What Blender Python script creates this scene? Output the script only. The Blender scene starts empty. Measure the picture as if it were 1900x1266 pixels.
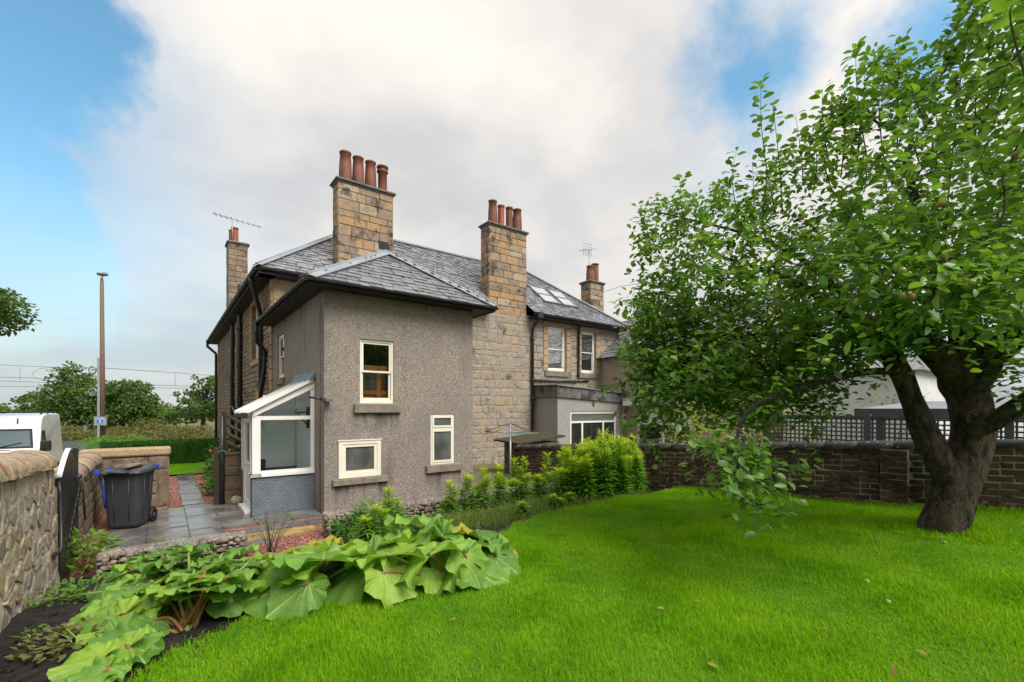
import bpy, bmesh, math, random
import numpy as np
from mathutils import Vector, Matrix

sc = bpy.context.scene
C = sc.collection
PI = math.pi
random.seed(7)
RNG = np.random.default_rng(11)

# ------------------------------------------------------------------ camera
cam_d = bpy.data.cameras.new('camera')
cam = bpy.data.objects.new('camera', cam_d)
C.objects.link(cam)
CAM = Vector((0.0, 0.0, 2.2))
cam.location = CAM
cam.rotation_euler = (PI/2, 0, 0)
cam_d.lens = 16.0
cam_d.sensor_width = 36.0
cam_d.shift_y = 0.0653
cam_d.clip_start = 0.05
cam_d.clip_end = 3000
sc.camera = cam
FPX = 844.4

# ------------------------------------------------------------------ light
SUN_EL = math.radians(52)
SUN_DIR = Vector((0.76, -0.65, 0)).normalized()      # towards the sun, in plan
EXPOSURE = 0.92
sun_d = bpy.data.lights.new('sun', 'SUN')
sun_d.energy = 2.6
sun_d.angle = math.radians(38)
sun_d.color = (1.0, 0.96, 0.89)
sun = bpy.data.objects.new('sun', sun_d)
C.objects.link(sun)
tosun = Vector((SUN_DIR.x*math.cos(SUN_EL), SUN_DIR.y*math.cos(SUN_EL), math.sin(SUN_EL)))
sun.rotation_euler = tosun.to_track_quat('Z', 'Y').to_euler()
sun.location = (0, 0, 40)

world = bpy.data.worlds.new('World')
sc.world = world
world.use_nodes = True
def build_world():
    nt = world.node_tree
    nt.nodes.clear()
    N, Lk = nt.nodes.new, nt.links.new
    out = N('ShaderNodeOutputWorld'); bg = N('ShaderNodeBackground')
    sky = N('ShaderNodeTexSky'); sky.sky_type = 'NISHITA'; sky.sun_disc = False
    sky.sun_elevation = SUN_EL
    sky.sun_rotation = math.atan2(SUN_DIR.x, SUN_DIR.y)
    sky.air_density = 1.0; sky.dust_density = 1.0; sky.ozone_density = 1.0
    skm = N('ShaderNodeVectorMath'); skm.operation = 'MULTIPLY'
    skm.inputs[1].default_value = (0.090, 0.134, 0.126)
    Lk(sky.outputs[0], skm.inputs[0])
    tc = N('ShaderNodeTexCoord')
    nrm = N('ShaderNodeVectorMath'); nrm.operation = 'NORMALIZE'
    Lk(tc.outputs['Generated'], nrm.inputs[0])
    sep = N('ShaderNodeSeparateXYZ'); Lk(nrm.outputs[0], sep.inputs[0])
    def math_(op, a, b=None, c=None, clamp=False):
        m = N('ShaderNodeMath'); m.operation = op; m.use_clamp = clamp
        for i, x in enumerate((a, b, c)):
            if x is None: continue
            if isinstance(x, (int, float)): m.inputs[i].default_value = x
            else: Lk(x, m.inputs[i])
        return m.outputs[0]
    # cloud sheet coordinates: the direction cast on a flat layer overhead
    den = math_('ADD', math_('MAXIMUM', sep.outputs[2], 0.0), 0.28)
    cx = math_('DIVIDE', sep.outputs[0], den); cy = math_('DIVIDE', sep.outputs[1], den)
    cv = N('ShaderNodeCombineXYZ'); Lk(cx, cv.inputs[0]); Lk(cy, cv.inputs[1])
    def noise(scale, detail, rough, off):
        n = N('ShaderNodeTexNoise'); n.inputs['Scale'].default_value = scale
        n.inputs['Detail'].default_value = detail; n.inputs['Roughness'].default_value = rough
        a = N('ShaderNodeVectorMath'); a.operation = 'ADD'; a.inputs[1].default_value = off
        Lk(cv.outputs[0], a.inputs[0]); Lk(a.outputs[0], n.inputs['Vector'])
        return n.outputs[0]
    n1 = noise(1.1, 6, 0.52, (3.1, 7.7, 0)); n2 = noise(2.6, 5, 0.5, (9.3, 1.2, 4)); n3 = noise(0.8, 3, 0.5, (5.5, 2.9, 8))
    # openings of blue sky: directions where the cloud sheet is torn
    wn = N('ShaderNodeTexNoise'); wn.inputs['Scale'].default_value = 3.2; wn.inputs['Detail'].default_value = 7; wn.inputs['Roughness'].default_value = .58
    Lk(nrm.outputs[0], wn.inputs['Vector'])
    w1 = N('ShaderNodeVectorMath'); w1.operation = 'SUBTRACT'; Lk(wn.outputs['Color'], w1.inputs[0]); w1.inputs[1].default_value = (.5,.5,.5)
    w2 = N('ShaderNodeVectorMath'); w2.operation = 'SCALE'; Lk(w1.outputs[0], w2.inputs[0]); w2.inputs['Scale'].default_value = .42
    w3 = N('ShaderNodeVectorMath'); w3.operation = 'ADD'; Lk(nrm.outputs[0], w3.inputs[0]); Lk(w2.outputs[0], w3.inputs[1])
    def hole(dx, dy, dz, r0, r1):
        v = Vector((dx, dy, dz)).normalized()
        d = N('ShaderNodeVectorMath'); d.operation = 'DISTANCE'
        Lk(w3.outputs[0], d.inputs[0]); d.inputs[1].default_value = v
        m = N('ShaderNodeMapRange'); m.interpolation_type = 'SMOOTHSTEP'
        m.inputs[1].default_value = r0; m.inputs[2].default_value = r1
        m.inputs[3].default_value = 1; m.inputs[4].default_value = 0
        Lk(d.outputs['Value'], m.inputs[0])
        return m.outputs[0]
    def dirpx(u, v): return ((u-950)/FPX, 1.0, (757-v)/FPX)
    h = hole(*dirpx(-150, 390), 0.19, 0.29)
    for (u, v, r0, r1, k) in ((-10, 0, 0.09, 0.18, 1.0), (1375, 125, 0.02, 0.15, 1.0), (1730, 50, 0.03, 0.14, 1.0), (-700, 300, 0.25, 0.7, .8), (40, 560, 0.05, 0.34, .75), (1330, 330, 0.0, 0.16, .3)):
        h = math_('MAXIMUM', h, math_('MULTIPLY', hole(*dirpx(u, v), r0, r1), k))
    # elsewhere the sheet is torn at random
    rnd = N('ShaderNodeMapRange'); rnd.inputs[1].default_value = 0.60; rnd.inputs[2].default_value = 0.74
    Lk(n3, rnd.inputs[0])
    behind = N('ShaderNodeMapRange'); behind.inputs[1].default_value = 0.15; behind.inputs[2].default_value = -0.2
    Lk(sep.outputs[1], behind.inputs[0])
    h = math_('MAXIMUM', h, math_('MULTIPLY', rnd.outputs[0], behind.outputs[0]))
    # haze thickens to the horizon
    hz = N('ShaderNodeMapRange'); hz.interpolation_type = 'SMOOTHSTEP'
    hz.inputs[1].default_value = 0.0; hz.inputs[2].default_value = 0.42; hz.inputs[3].default_value = 0.12; hz.inputs[4].default_value = 1
    Lk(sep.outputs[2], hz.inputs[0])
    blue = math_('MULTIPLY', h, hz.outputs[0], clamp=True)
    # cloud brightness
    br = N('ShaderNodeMapRange'); br.interpolation_type = 'SMOOTHSTEP'
    br.inputs[1].default_value = 0.36; br.inputs[2].default_value = 0.62
    Lk(math_('ADD', math_('MULTIPLY', n1, 0.75), math_('MULTIPLY', n2, 0.25)), br.inputs[0])
    up = N('ShaderNodeMapRange'); up.inputs[1].default_value = 0.05; up.inputs[2].default_value = 0.62
    Lk(sep.outputs[2], up.inputs[0])
    bb = math_('ADD', math_('MULTIPLY', br.outputs[0], math_('ADD', math_('MULTIPLY', up.outputs[0], 0.60), 0.30)), math_('MULTIPLY', up.outputs[0], .30), clamp=True)
    cc = N('ShaderNodeMix'); cc.data_type = 'RGBA'
    cc.inputs[6].default_value = (0.290, 0.303, 0.328, 1); cc.inputs[7].default_value = (0.555, 0.522, 0.482, 1)
    Lk(bb, cc.inputs[0])
    mx = N('ShaderNodeMix'); mx.data_type = 'RGBA'
    Lk(blue, mx.inputs[0]); Lk(cc.outputs[2], mx.inputs[6]); Lk(skm.outputs[0], mx.inputs[7])
    Lk(mx.outputs[2], bg.inputs[0]); bg.inputs[1].default_value = 1.0
    Lk(bg.outputs[0], out.inputs[0])
build_world()

vs = sc.view_settings
vs.view_transform = 'Standard'; vs.look = 'None'; vs.gamma = 1; vs.exposure = EXPOSURE
vs.use_curve_mapping = False
sc.cycles.max_bounces = 8
sc.cycles.transparent_max_bounces = 16

# ------------------------------------------------------------------ frames
# the house stands at an angle: s runs along its rear wall, q into the house
A = math.radians(37.4)
C0 = Vector((-3.87, 9.38, 0))
E1 = Vector((math.cos(A), math.sin(A), 0)); E2 = Vector((-math.sin(A), math.cos(A), 0))
def W(s, q, z=0.0): return C0 + E1*s + E2*q + Vector((0, 0, z))
def SQ(x, y):
    r = Vector((x, y, 0)) - C0
    return r.dot(E1), r.dot(E2)
def at(u, v, d): return Vector(((u-950)/FPX*d, d, 2.2-(v-757)/FPX*d))

def lerp_tab(tab, x):
    if x <= tab[0][0]: return tab[0][1]
    for (a, b), (c, e) in zip(tab, tab[1:]):
        if x <= c: return b + (e-b)*(x-a)/(c-a)
    return tab[-1][1]
def zl(s, q):                                       # the garden's ground level
    z = 0.80 - 0.06*(q+9.8)
    if q > -4.6:                                    # the bed falls to the patio level behind the lawn edge
        t = min(1, (q+4.6)/2.5); z = 0.488*(1-t*t*(3-2*t)) + 0.02*t
        if q > -2.0: z = 0.02 - 0.05*(q+2.0)
    z += 0.02*math.sin(1.3*s+0.7*q) + 0.012*math.sin(2.9*s-1.7*q)
    return z
EDGE = [(-3.7, -8.0), (-3.2, -7.0), (-2.77, -6.3), (-2.3, -5.75), (-1.7, -5.35), (-0.47, -5.5), (0.41, -5.35), (1.2, -4.65), (2.02, -4.25), (5.4, -3.95), (6.5, -3.8)]
def inlawn(s, q): return q < lerp_tab(EDGE, s) + 0.08*math.sin(9*s)

# ------------------------------------------------------------------ mesh helpers
OFF = {}
class MB:
    def __init__(self): self.v = []; self.f = []; self.sm = []
    def add(self, vs, fs, smooth=False):
        o = len(self.v); self.v += [tuple(p) for p in vs]
        for f in fs: self.f.append(tuple(i+o for i in f)); self.sm.append(smooth)
        return self
    def hexa(self, p):
        return self.add(p, [(0,3,2,1),(4,5,6,7),(0,1,5,4),(1,2,6,5),(2,3,7,6),(3,0,4,7)])
    def box(self, x0, x1, y0, y1, z0, z1):
        return self.hexa([(x0,y0,z0),(x1,y0,z0),(x1,y1,z0),(x0,y1,z0),(x0,y0,z1),(x1,y0,z1),(x1,y1,z1),(x0,y1,z1)])
    def bx(self, m, a0, a1, d0, d1, z0, z1):
        return self.hexa([m(a0,d0,z0),m(a1,d0,z0),m(a1,d1,z0),m(a0,d1,z0),m(a0,d0,z1),m(a1,d0,z1),m(a1,d1,z1),m(a0,d1,z1)])
    def cbox(self, x0, x1, y0, y1, z0, z1, c):        # bevelled box
        def ring(i, z): return [(x0+i,y0,z),(x1-i,y0,z),(x1,y0+i,z),(x1,y1-i,z),(x1-i,y1,z),(x0+i,y1,z),(x0,y1-i,z),(x0,y0+i,z)]
        def ring2(i, z): return [(x0+i,y0+c*.6,z),(x1-i,y0+c*.6,z),(x1-c*.6,y0+i,z),(x1-c*.6,y1-i,z),(x1-i,y1-c*.6,z),(x0+i,y1-c*.6,z),(x0+c*.6,y1-i,z),(x0+c*.6,y0+i,z)]
        v = ring2(c*1.3, z0)+ring(c, z0+c)+ring(c, z1-c)+ring2(c*1.3, z1)
        f = [tuple(range(7,-1,-1)), tuple(range(24,32))]
        for k in range(3):
            for i in range(8):
                j = (i+1) % 8; f.append((k*8+i, k*8+j, k*8+8+j, k*8+8+i))
        return self.add(v, f)
    def prism(self, poly, vec):
        n = len(poly); vec = Vector(vec)
        v = [Vector(p) for p in poly]+[Vector(p)+vec for p in poly]
        f = [tuple(range(n-1,-1,-1)), tuple(range(n,2*n))]
        for i in range(n):
            j = (i+1) % n; f.append((i, j, n+j, n+i))
        return self.add(v, f)
    def tube(self, pts, r, n=8, cap=True, smooth=True):
        pts = [Vector(p) for p in pts]
        if not isinstance(r, (list, tuple)): r = [r]*len(pts)
        v = []; f = []; ref = None
        for i, p in enumerate(pts):
            a = pts[max(i-1,0)]; b = pts[min(i+1,len(pts)-1)]
            t = (b-a); t = t.normalized() if t.length > 1e-9 else Vector((0,0,1))
            if ref is None:
                ref = Vector((0,0,1)) if abs(t.z) < .9 else Vector((1,0,0))
            x = (ref - t*ref.dot(t))
            if x.length < 1e-4: x = Vector((1,0,0)) - t*t.x
            x.normalize(); y = t.cross(x); ref = x
            for k in range(n):
                g = 2*PI*k/n; v.append(p + (x*math.cos(g)+y*math.sin(g))*r[i])
        for i in range(len(pts)-1):
            for k in range(n):
                j = (k+1) % n; f.append((i*n+k, i*n+j, (i+1)*n+j, (i+1)*n+k))
        self.add(v, f, smooth)
        if cap:
            o = len(self.v)-len(v)
            self.f.append(tuple(o+k for k in range(n-1,-1,-1))); self.sm.append(False)
            self.f.append(tuple(o+(len(pts)-1)*n+k for k in range(n))); self.sm.append(False)
        return self
    def lathe(self, prof, c=(0,0,0), n=16, smooth=True):
        v = []; f = []
        for r, z in prof:
            for k in range(n):
                g = 2*PI*k/n; v.append((c[0]+r*math.cos(g), c[1]+r*math.sin(g), c[2]+z))
        for i in range(len(prof)-1):
            for k in range(n):
                j = (k+1) % n; f.append((i*n+k, i*n+j, (i+1)*n+j, (i+1)*n+k))
        return self.add(v, f, smooth)
    def blob(self, c, r, seed=0, amp=.15, nu=8, nv=6, smooth=True):
        rg = random.Random(seed); v = [(c[0],c[1],c[2]-r[2])]
        for i in range(1, nv):
            ph = -PI/2+PI*i/nv
            for k in range(nu):
                th = 2*PI*k/nu; w = 1+amp*(rg.random()*2-1)
                v.append((c[0]+r[0]*w*math.cos(ph)*math.cos(th), c[1]+r[1]*w*math.cos(ph)*math.sin(th), c[2]+r[2]*w*math.sin(ph)))
        v.append((c[0],c[1],c[2]+r[2])); f = []
        for k in range(nu): f.append((0, 1+(k+1)%nu, 1+k))
        for i in range(nv-2):
            for k in range(nu):
                j = (k+1)%nu; f.append((1+i*nu+k, 1+i*nu+j, 1+(i+1)*nu+j, 1+(i+1)*nu+k))
        e = len(v)-1
        for k in range(nu): f.append((e, 1+(nv-2)*nu+k, 1+(nv-2)*nu+(k+1)%nu))
        return self.add(v, f, smooth)
    def mesh(self, name, off=(0,0,0), recalc=True):
        me = bpy.data.meshes.new(name)
        ox, oy, oz = off
        me.from_pydata([(x-ox, y-oy, z-oz) for x, y, z in self.v], [], self.f)
        me.polygons.foreach_set('use_smooth', self.sm)
        if recalc and len(self.f) < 60000:
            bm = bmesh.new(); bm.from_mesh(me)
            bmesh.ops.recalc_face_normals(bm, faces=bm.faces)
            bm.to_mesh(me); bm.free()
        me.update()
        return me

def props(o, label=None, cat=None, group=None, kind=None):
    if label: o['label'] = label
    if cat: o['category'] = cat
    if group: o['group'] = group
    if kind: o['kind'] = kind
    return o
def place(o, base, frame):
    if frame == 'H':
        o.location = W(*base); o.rotation_euler = (0, 0, A)
    else: o.location = base
    OFF[o.name] = Vector(base)
def thing(name, label, cat, base=(0,0,0), frame='H', group=None):
    o = bpy.data.objects.new(name, None); C.objects.link(o)
    o.empty_display_size = .2
    place(o, base, frame)
    return props(o, label, cat, group)
def mesh_of(mb, name, off): return mb.mesh(name, off) if isinstance(mb, MB) else mb
def part(name, mb, mat, parent, kind=None, label=None):
    off = OFF[parent.name]
    o = bpy.data.objects.new(name, mesh_of(mb, name, off)); C.objects.link(o)
    if mat and not o.data.materials: o.data.materials.append(mat)
    o.parent = parent; OFF[o.name] = off
    return props(o, label=label, kind=kind)
def single(name, mb, mat, label=None, cat=None, base=(0,0,0), frame='H', group=None, kind=None):
    o = bpy.data.objects.new(name, mesh_of(mb, name, base)); C.objects.link(o)
    if mat and not o.data.materials: o.data.materials.append(mat)
    place(o, base, frame)
    return props(o, label, cat, group, kind)
def inst(name, me, parent, M4):                      # a piece that shares its mesh; M4 in the parent's frame coordinates
    o = bpy.data.objects.new(name, me); C.objects.link(o)
    o.parent = parent
    o.matrix_local = Matrix.Translation(-OFF[parent.name]) @ M4
    OFF[o.name] = OFF[parent.name]
    return o
def axes(o, x, y, z):
    m = Matrix(((x[0],y[0],z[0],o[0]),(x[1],y[1],z[1],o[1]),(x[2],y[2],z[2],o[2]),(0,0,0,1)))
    return m
def mesh_np(name, V, F, smooth=False, mat=None):      # V (n,3), F (m,3 or 4)
    me = bpy.data.meshes.new(name); V = np.asarray(V, np.float32); F = np.asarray(F, np.int32)
    k = F.shape[1]
    me.vertices.add(len(V)); me.vertices.foreach_set('co', V.ravel())
    me.loops.add(F.size); me.loops.foreach_set('vertex_index', F.ravel())
    me.polygons.add(len(F)); me.polygons.foreach_set('loop_start', np.arange(0, F.size, k, dtype=np.int32))
    try: me.polygons.foreach_set('loop_total', np.full(len(F), k, np.int32))
    except Exception: pass
    me.polygons.foreach_set('use_smooth', np.full(len(F), smooth))
    me.update(calc_edges=True)
    if mat: me.materials.append(mat)
    return me

# ------------------------------------------------------------------ materials
def mat_new(name):
    m = bpy.data.materials.new(name); m.use_nodes = True
    nt = m.node_tree; nt.nodes.clear()
    return m, nt, nt.nodes.new, nt.links.new
def setv(inp, x, Lk):
    if hasattr(x, 'is_output'): Lk(x, inp)
    elif isinstance(x, tuple) and len(x) == 3 and inp.type == 'RGBA': inp.default_value = (*x, 1)
    else: inp.default_value = x
class NB:                                             # small node builder
    def __init__(self, name):
        self.m, self.nt, self.N, self.Lk = mat_new(name); self._pos = None
    def pos(self):
        if self._pos is None: self._pos = self.N('ShaderNodeNewGeometry')
        return self._pos.outputs['Position']
    def math(self, op, a, b=None, c=None, clamp=False):
        n = self.N('ShaderNodeMath'); n.operation = op; n.use_clamp = clamp
        for i, x in enumerate((a, b, c)):
            if x is not None: setv(n.inputs[i], x, self.Lk)
        return n.outputs[0]
    def rnd(self):
        g = self.N('ShaderNodeNewGeometry'); o = self.N('ShaderNodeObjectInfo')
        return self.math('FRACT', self.math('ADD', g.outputs['Random Per Island'], o.outputs['Random']))
    def noise(self, scale, detail=4, rough=.55, vec=None, stretch=None):
        n = self.N('ShaderNodeTexNoise'); n.inputs['Scale'].default_value = scale
        n.inputs['Detail'].default_value = detail; n.inputs['Roughness'].default_value = rough
        v = vec or self.pos()
        if stretch:
            k = self.N('ShaderNodeVectorMath'); k.operation = 'MULTIPLY'; k.inputs[1].default_value = stretch
            self.Lk(v, k.inputs[0]); v = k.outputs[0]
        self.Lk(v, n.inputs['Vector'])
        return n.outputs[0]
    def voro(self, scale, vec=None, feature='F1', out='Distance', rand=1.0):
        n = self.N('ShaderNodeTexVoronoi'); n.inputs['Scale'].default_value = scale; n.feature = feature
        n.inputs['Randomness'].default_value = rand
        self.Lk(vec or self.pos(), n.inputs['Vector'])
        return n.outputs[out]
    def map(self, x, a, b, c=0.0, d=1.0, smooth=True):
        n = self.N('ShaderNodeMapRange')
        if smooth: n.interpolation_type = 'SMOOTHSTEP'
        for i, y in enumerate((x, a, b, c, d)): setv(n.inputs[i], y, self.Lk)
        return n.outputs[0]
    def ramp(self, x, cols):
        n = self.N('ShaderNodeValToRGB'); e = n.color_ramp.elements
        while len(e) < len(cols): e.new(.5)
        for i, (p, c) in enumerate(cols): e[i].position = p; e[i].color = (*c, 1)
        self.Lk(x, n.inputs[0]); return n.outputs[0]
    def mix(self, f, a, b, mode='MIX'):
        n = self.N('ShaderNodeMix'); n.data_type = 'RGBA'; n.blend_type = mode
        setv(n.inputs[0], f, self.Lk); setv(n.inputs[6], a, self.Lk); setv(n.inputs[7], b, self.Lk)
        return n.outputs[2]
    def bump(self, h, strength=.5, dist=.01):
        n = self.N('ShaderNodeBump'); n.inputs['Strength'].default_value = strength; n.inputs['Distance'].default_value = dist
        self.Lk(h, n.inputs['Height']); return n.outputs[0]
    def pbr(self, col, rough=.8, normal=None, spec=.35, metal=0.0, coat=0.0, coat_rough=.1):
        b = self.N('ShaderNodeBsdfPrincipled')
        setv(b.inputs['Base Color'], col, self.Lk); setv(b.inputs['Roughness'], rough, self.Lk)
        setv(b.inputs['Metallic'], metal, self.Lk); setv(b.inputs['Specular IOR Level'], spec, self.Lk)
        setv(b.inputs['Coat Weight'], coat, self.Lk); b.inputs['Coat Roughness'].default_value = coat_rough
        if normal is not None: self.Lk(normal, b.inputs['Normal'])
        return b.outputs[0]
    def done(self, sh):
        o = self.N('ShaderNodeOutputMaterial'); self.Lk(sh, o.inputs[0]); return self.m
def spread(cols): return [(i/max(1, len(cols)-1), c) for i, c in enumerate(cols)]

def stdmat(name, cols, rough=.8, rnd=.5, scale=4, bump=.3, bscale=40, bdist=.006, spec=.3, dirt=None, dscale=1.5, dlo=.55, dhi=.75, rvar=.0, metal=0, stretch=None, fine=.3):
    b = NB(name)
    f = b.noise(scale, 5, .6, stretch=stretch)
    f = b.map(f, .3, .7)
    if rnd > 0: f = b.math('ADD', b.math('MULTIPLY', b.rnd(), rnd), b.math('MULTIPLY', f, 1-rnd))
    c = b.ramp(f, spread(cols)) if len(cols) > 1 else b.ramp(f, [(0, tuple(x*.85 for x in cols[0])), (1, tuple(min(1, x*1.12) for x in cols[0]))])
    h = b.noise(bscale, 6, .65)
    if fine: c = b.mix(fine, c, b.ramp(h, [(.3, (.35,.35,.35)), (.7, (1.45,1.45,1.45))]), 'MULTIPLY')
    if dirt: c = b.mix(b.map(b.noise(dscale, 6, .65), dlo, dhi), c, dirt)
    r = rough
    if rvar: r = b.map(b.noise(scale*1.7, 4, .6), .3, .7, max(.03, rough-rvar), rough+rvar)
    return b.done(b.pbr(c, r, b.bump(h, bump, bdist) if bump else None, spec, metal))

M = {}
def build_mats():
    # pebble-dash render: small multi-coloured chips
    b = NB('harling')
    cid = b.voro(120, out='Color'); dist = b.voro(120)
    sp = b.N('ShaderNodeSeparateColor'); b.Lk(cid, sp.inputs[0])
    col = b.ramp(sp.outputs[0], [(0, (.055,.048,.042)), (.18, (.145,.122,.103)), (.45, (.268,.227,.192)), (.72, (.385,.33,.28)), (1, (.63,.565,.50))])
    big = b.map(b.noise(.8, 5, .6), .35, .68)
    col = b.mix(b.math('MULTIPLY', big, .40), col, (.17,.150,.148))
    streak = b.map(b.noise(2.6, 6, .66, stretch=(1,1,.14)), .52, .72)
    col = b.mix(b.math('MULTIPLY', streak, .48), col, (.095,.080,.073))
    col = b.mix(b.math('MULTIPLY', b.map(b.noise(1.15, 6, .7), .56, .70), .35), col, (.36,.30,.255))
    tc = b.N('ShaderNodeTexCoord'); sx = b.N('ShaderNodeSeparateXYZ'); b.Lk(tc.outputs['Object'], sx.inputs[0])
    drip = b.map(b.noise(7, 5, .65, vec=tc.outputs['Object'], stretch=(1,1,.12)), .42, .62)
    for (s0_, s1_, zb_) in ((.58,1.68,2.10), (.14,1.38,.575), (2.28,3.29,.665)):          # rain runs from the sills
        mk = b.math('MULTIPLY', b.map(sx.outputs[0], s0_, s0_+.10), b.map(sx.outputs[0], s1_-.10, s1_, 1, 0))
        mk = b.math('MULTIPLY', mk, b.math('MULTIPLY', b.map(sx.outputs[2], zb_-.55, zb_-.02), b.map(sx.outputs[2], zb_-.01, zb_, 1, 0)))
        col = b.mix(b.math('MULTIPLY', b.math('MULTIPLY', mk, drip), .75), col, (.06,.052,.047))
    M['harl'] = b.done(b.pbr(col, .85, b.bump(b.math('SUBTRACT', 1, dist), .75, .012), .3))
    b = NB('harling_grey')
    cid = b.voro(85, out='Color'); dist = b.voro(85)
    sp = b.N('ShaderNodeSeparateColor'); b.Lk(cid, sp.inputs[0])
    col = b.ramp(sp.outputs[0], [(0, (.13,.13,.13)), (.4, (.27,.262,.25)), (.8, (.38,.37,.35)), (1, (.55,.54,.52))])
    M['harl_grey'] = b.done(b.pbr(col, .85, b.bump(b.math('SUBTRACT', 1, dist), .6, .01), .3))
    # sandstone pieces, each with its own tint
    def stone(name, cols, soot=(.035,.03,.028), slo=.58, shi=.72, rnd=.62):
        b = NB(name)
        f = b.math('ADD', b.math('MULTIPLY', b.rnd(), rnd), b.math('MULTIPLY', b.map(b.noise(5, 5, .6), .3, .7), 1-rnd))
        c = b.ramp(f, spread(cols))
        h = b.noise(26, 8, .7)
        c = b.mix(.75, c, b.ramp(h, [(.28, (.40,.38,.36)), (.5, (.95,.95,.95)), (.75, (1.35,1.33,1.3))]), 'MULTIPLY')
        pit = b.map(b.noise(70, 3, .5), .66, .74)
        c = b.mix(b.math('MULTIPLY', pit, .55), c, (.07,.055,.045))
        c = b.mix(b.math('MULTIPLY', b.map(b.noise(1.7, 6, .68), slo, shi), .8), c, soot)
        return b.done(b.pbr(c, .9, b.bump(h, .55, .02), .2))
    M['stone_chim'] = stone('sandstone_ochre', [(.14,.122,.10), (.27,.215,.16), (.42,.26,.135), (.36,.25,.15), (.23,.205,.172), (.44,.275,.14), (.18,.16,.14), (.31,.24,.165), (.42,.345,.26), (.38,.255,.145)], slo=.53, shi=.64, rnd=.84)
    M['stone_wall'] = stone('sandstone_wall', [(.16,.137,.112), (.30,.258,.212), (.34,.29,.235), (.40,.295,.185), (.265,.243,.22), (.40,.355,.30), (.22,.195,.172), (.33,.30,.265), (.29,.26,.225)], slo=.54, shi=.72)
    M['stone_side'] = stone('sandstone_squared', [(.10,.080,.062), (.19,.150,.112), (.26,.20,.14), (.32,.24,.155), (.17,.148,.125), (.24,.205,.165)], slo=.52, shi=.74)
    M['stone_dress'] = stone('dressed_sandstone', [(.34,.245,.145), (.43,.31,.18), (.38,.28,.17)], slo=.62, shi=.78)
    M['stone_rubble'] = stone('garden_rubble', [(.15,.138,.124), (.27,.245,.215), (.36,.32,.27), (.44,.345,.23), (.23,.218,.20), (.48,.375,.225), (.19,.175,.158), (.33,.25,.19)], slo=.62, shi=.74)
    M['stone_gate'] = stone('boundary_stone', [(.11,.080,.055), (.19,.135,.09), (.25,.185,.125), (.15,.115,.088), (.28,.22,.165)], slo=.50, shi=.68)
    M['mortar_wall'] = stdmat('lime_mortar', [(.22,.185,.15), (.34,.29,.235), (.28,.24,.20)], .95, 0, 3, .5, 35, .012)
    M['mortar_dark'] = stdmat('sooty_mortar', [(.13,.105,.08), (.24,.195,.145)], .95, 0, 3, .5, 35, .01)
    M['mortar_rubble'] = stdmat('pink_lime_mortar', [(.50,.41,.345), (.68,.575,.49), (.60,.52,.45)], .95, 0, 2.5, 1.0, 22, .05, dirt=(.15,.125,.10), dlo=.6, dhi=.8)
    M['mortar_brick'] = stdmat('brick_mortar', [(.26,.225,.18), (.42,.37,.30), (.50,.44,.36)], .95, 0, 2.2, .5, 40, .008, dirt=(.04,.032,.028), dscale=3.5, dlo=.44, dhi=.58)
    b = NB('coping_lichen')
    c = b.ramp(b.map(b.noise(3.2, 6, .65), .3, .7), spread([(.23,.17,.125), (.36,.285,.20), (.42,.33,.22), (.33,.26,.20)]))
    c = b.mix(b.map(b.noise(5.5, 6, .7), .54, .66), c, (.30,.135,.075))
    c = b.mix(b.map(b.noise(4.1, 6, .7, stretch=(1.3,.8,1)), .56, .66), c, (.40,.305,.10))
    c = b.mix(b.map(b.noise(9, 4, .7), .60, .68), c, (.09,.08,.065))
    h = b.noise(24, 7, .7)
    c = b.mix(.6, c, b.ramp(h, [(.3, (.45,.45,.45)), (.7, (1.3,1.3,1.3))]), 'MULTIPLY')
    M['coping'] = b.done(b.pbr(c, .75, b.bump(h, .7, .03), .35))
    # slates: wet, each with its own tilt of tone
    def slate(name, cols, rl, rh):
        b = NB(name)
        f = b.math('ADD', b.math('MULTIPLY', b.rnd(), .75), b.math('MULTIPLY', b.map(b.noise(6, 4, .6), .3, .7), .25))
        c = b.ramp(f, spread(cols)); h = b.noise(30, 6, .65)
        c = b.mix(.5, c, b.ramp(h, [(.3, (.55,.55,.55)), (.7, (1.35,1.35,1.35))]), 'MULTIPLY')
        c = b.mix(b.math('MULTIPLY', b.map(b.noise(2.3, 5, .6), .6, .74), .4), c, (.085,.09,.06))
        return b.done(b.pbr(c, b.map(b.rnd(), 0, 1, rl, rh), b.bump(h, .3, .008), .5))
    M['slate'] = slate('wet_slate', [(.085,.088,.10), (.15,.155,.17), (.20,.205,.225), (.125,.122,.14), (.245,.25,.27)], .26, .50)
    M['slate_far'] = slate('wet_slate_main', [(.06,.064,.074), (.15,.155,.17), (.25,.255,.27), (.10,.10,.115), (.34,.345,.36)], .12, .32)
    M['lead'] = stdmat('lead_sheet', [(.21,.245,.28), (.27,.305,.34)], .5, 0, 2, .15, 30, spec=.4)
    M['lead_dark'] = stdmat('old_lead', [(.12,.13,.14), (.20,.21,.225)], .5, 0, 3, .2, 30, spec=.5)
    M['black_iron'] = stdmat('black_cast_iron', [(.014,.014,.016), (.028,.028,.030)], .38, 0, 5, .15, 60, .002, spec=.5)
    M['gutter'] = stdmat('weathered_gutter', [(.022,.021,.019), (.050,.046,.036)], .5, 0, 4, .2, 40, .003, spec=.45, dirt=(.06,.065,.03), dlo=.6, dhi=.8)
    M['soffit'] = stdmat('dark_soffit_paint', [(.012,.012,.013), (.022,.021,.021)], .6, 0, 4, .1, 40)
    M['pot'] = stdmat('terracotta_pot', [(.075,.036,.026), (.14,.055,.034), (.22,.078,.042), (.11,.043,.030)], .6, .6, 2.5, .2, 40, .004, dirt=(.05,.03,.025), dlo=.52, dhi=.7, spec=.4)
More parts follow.
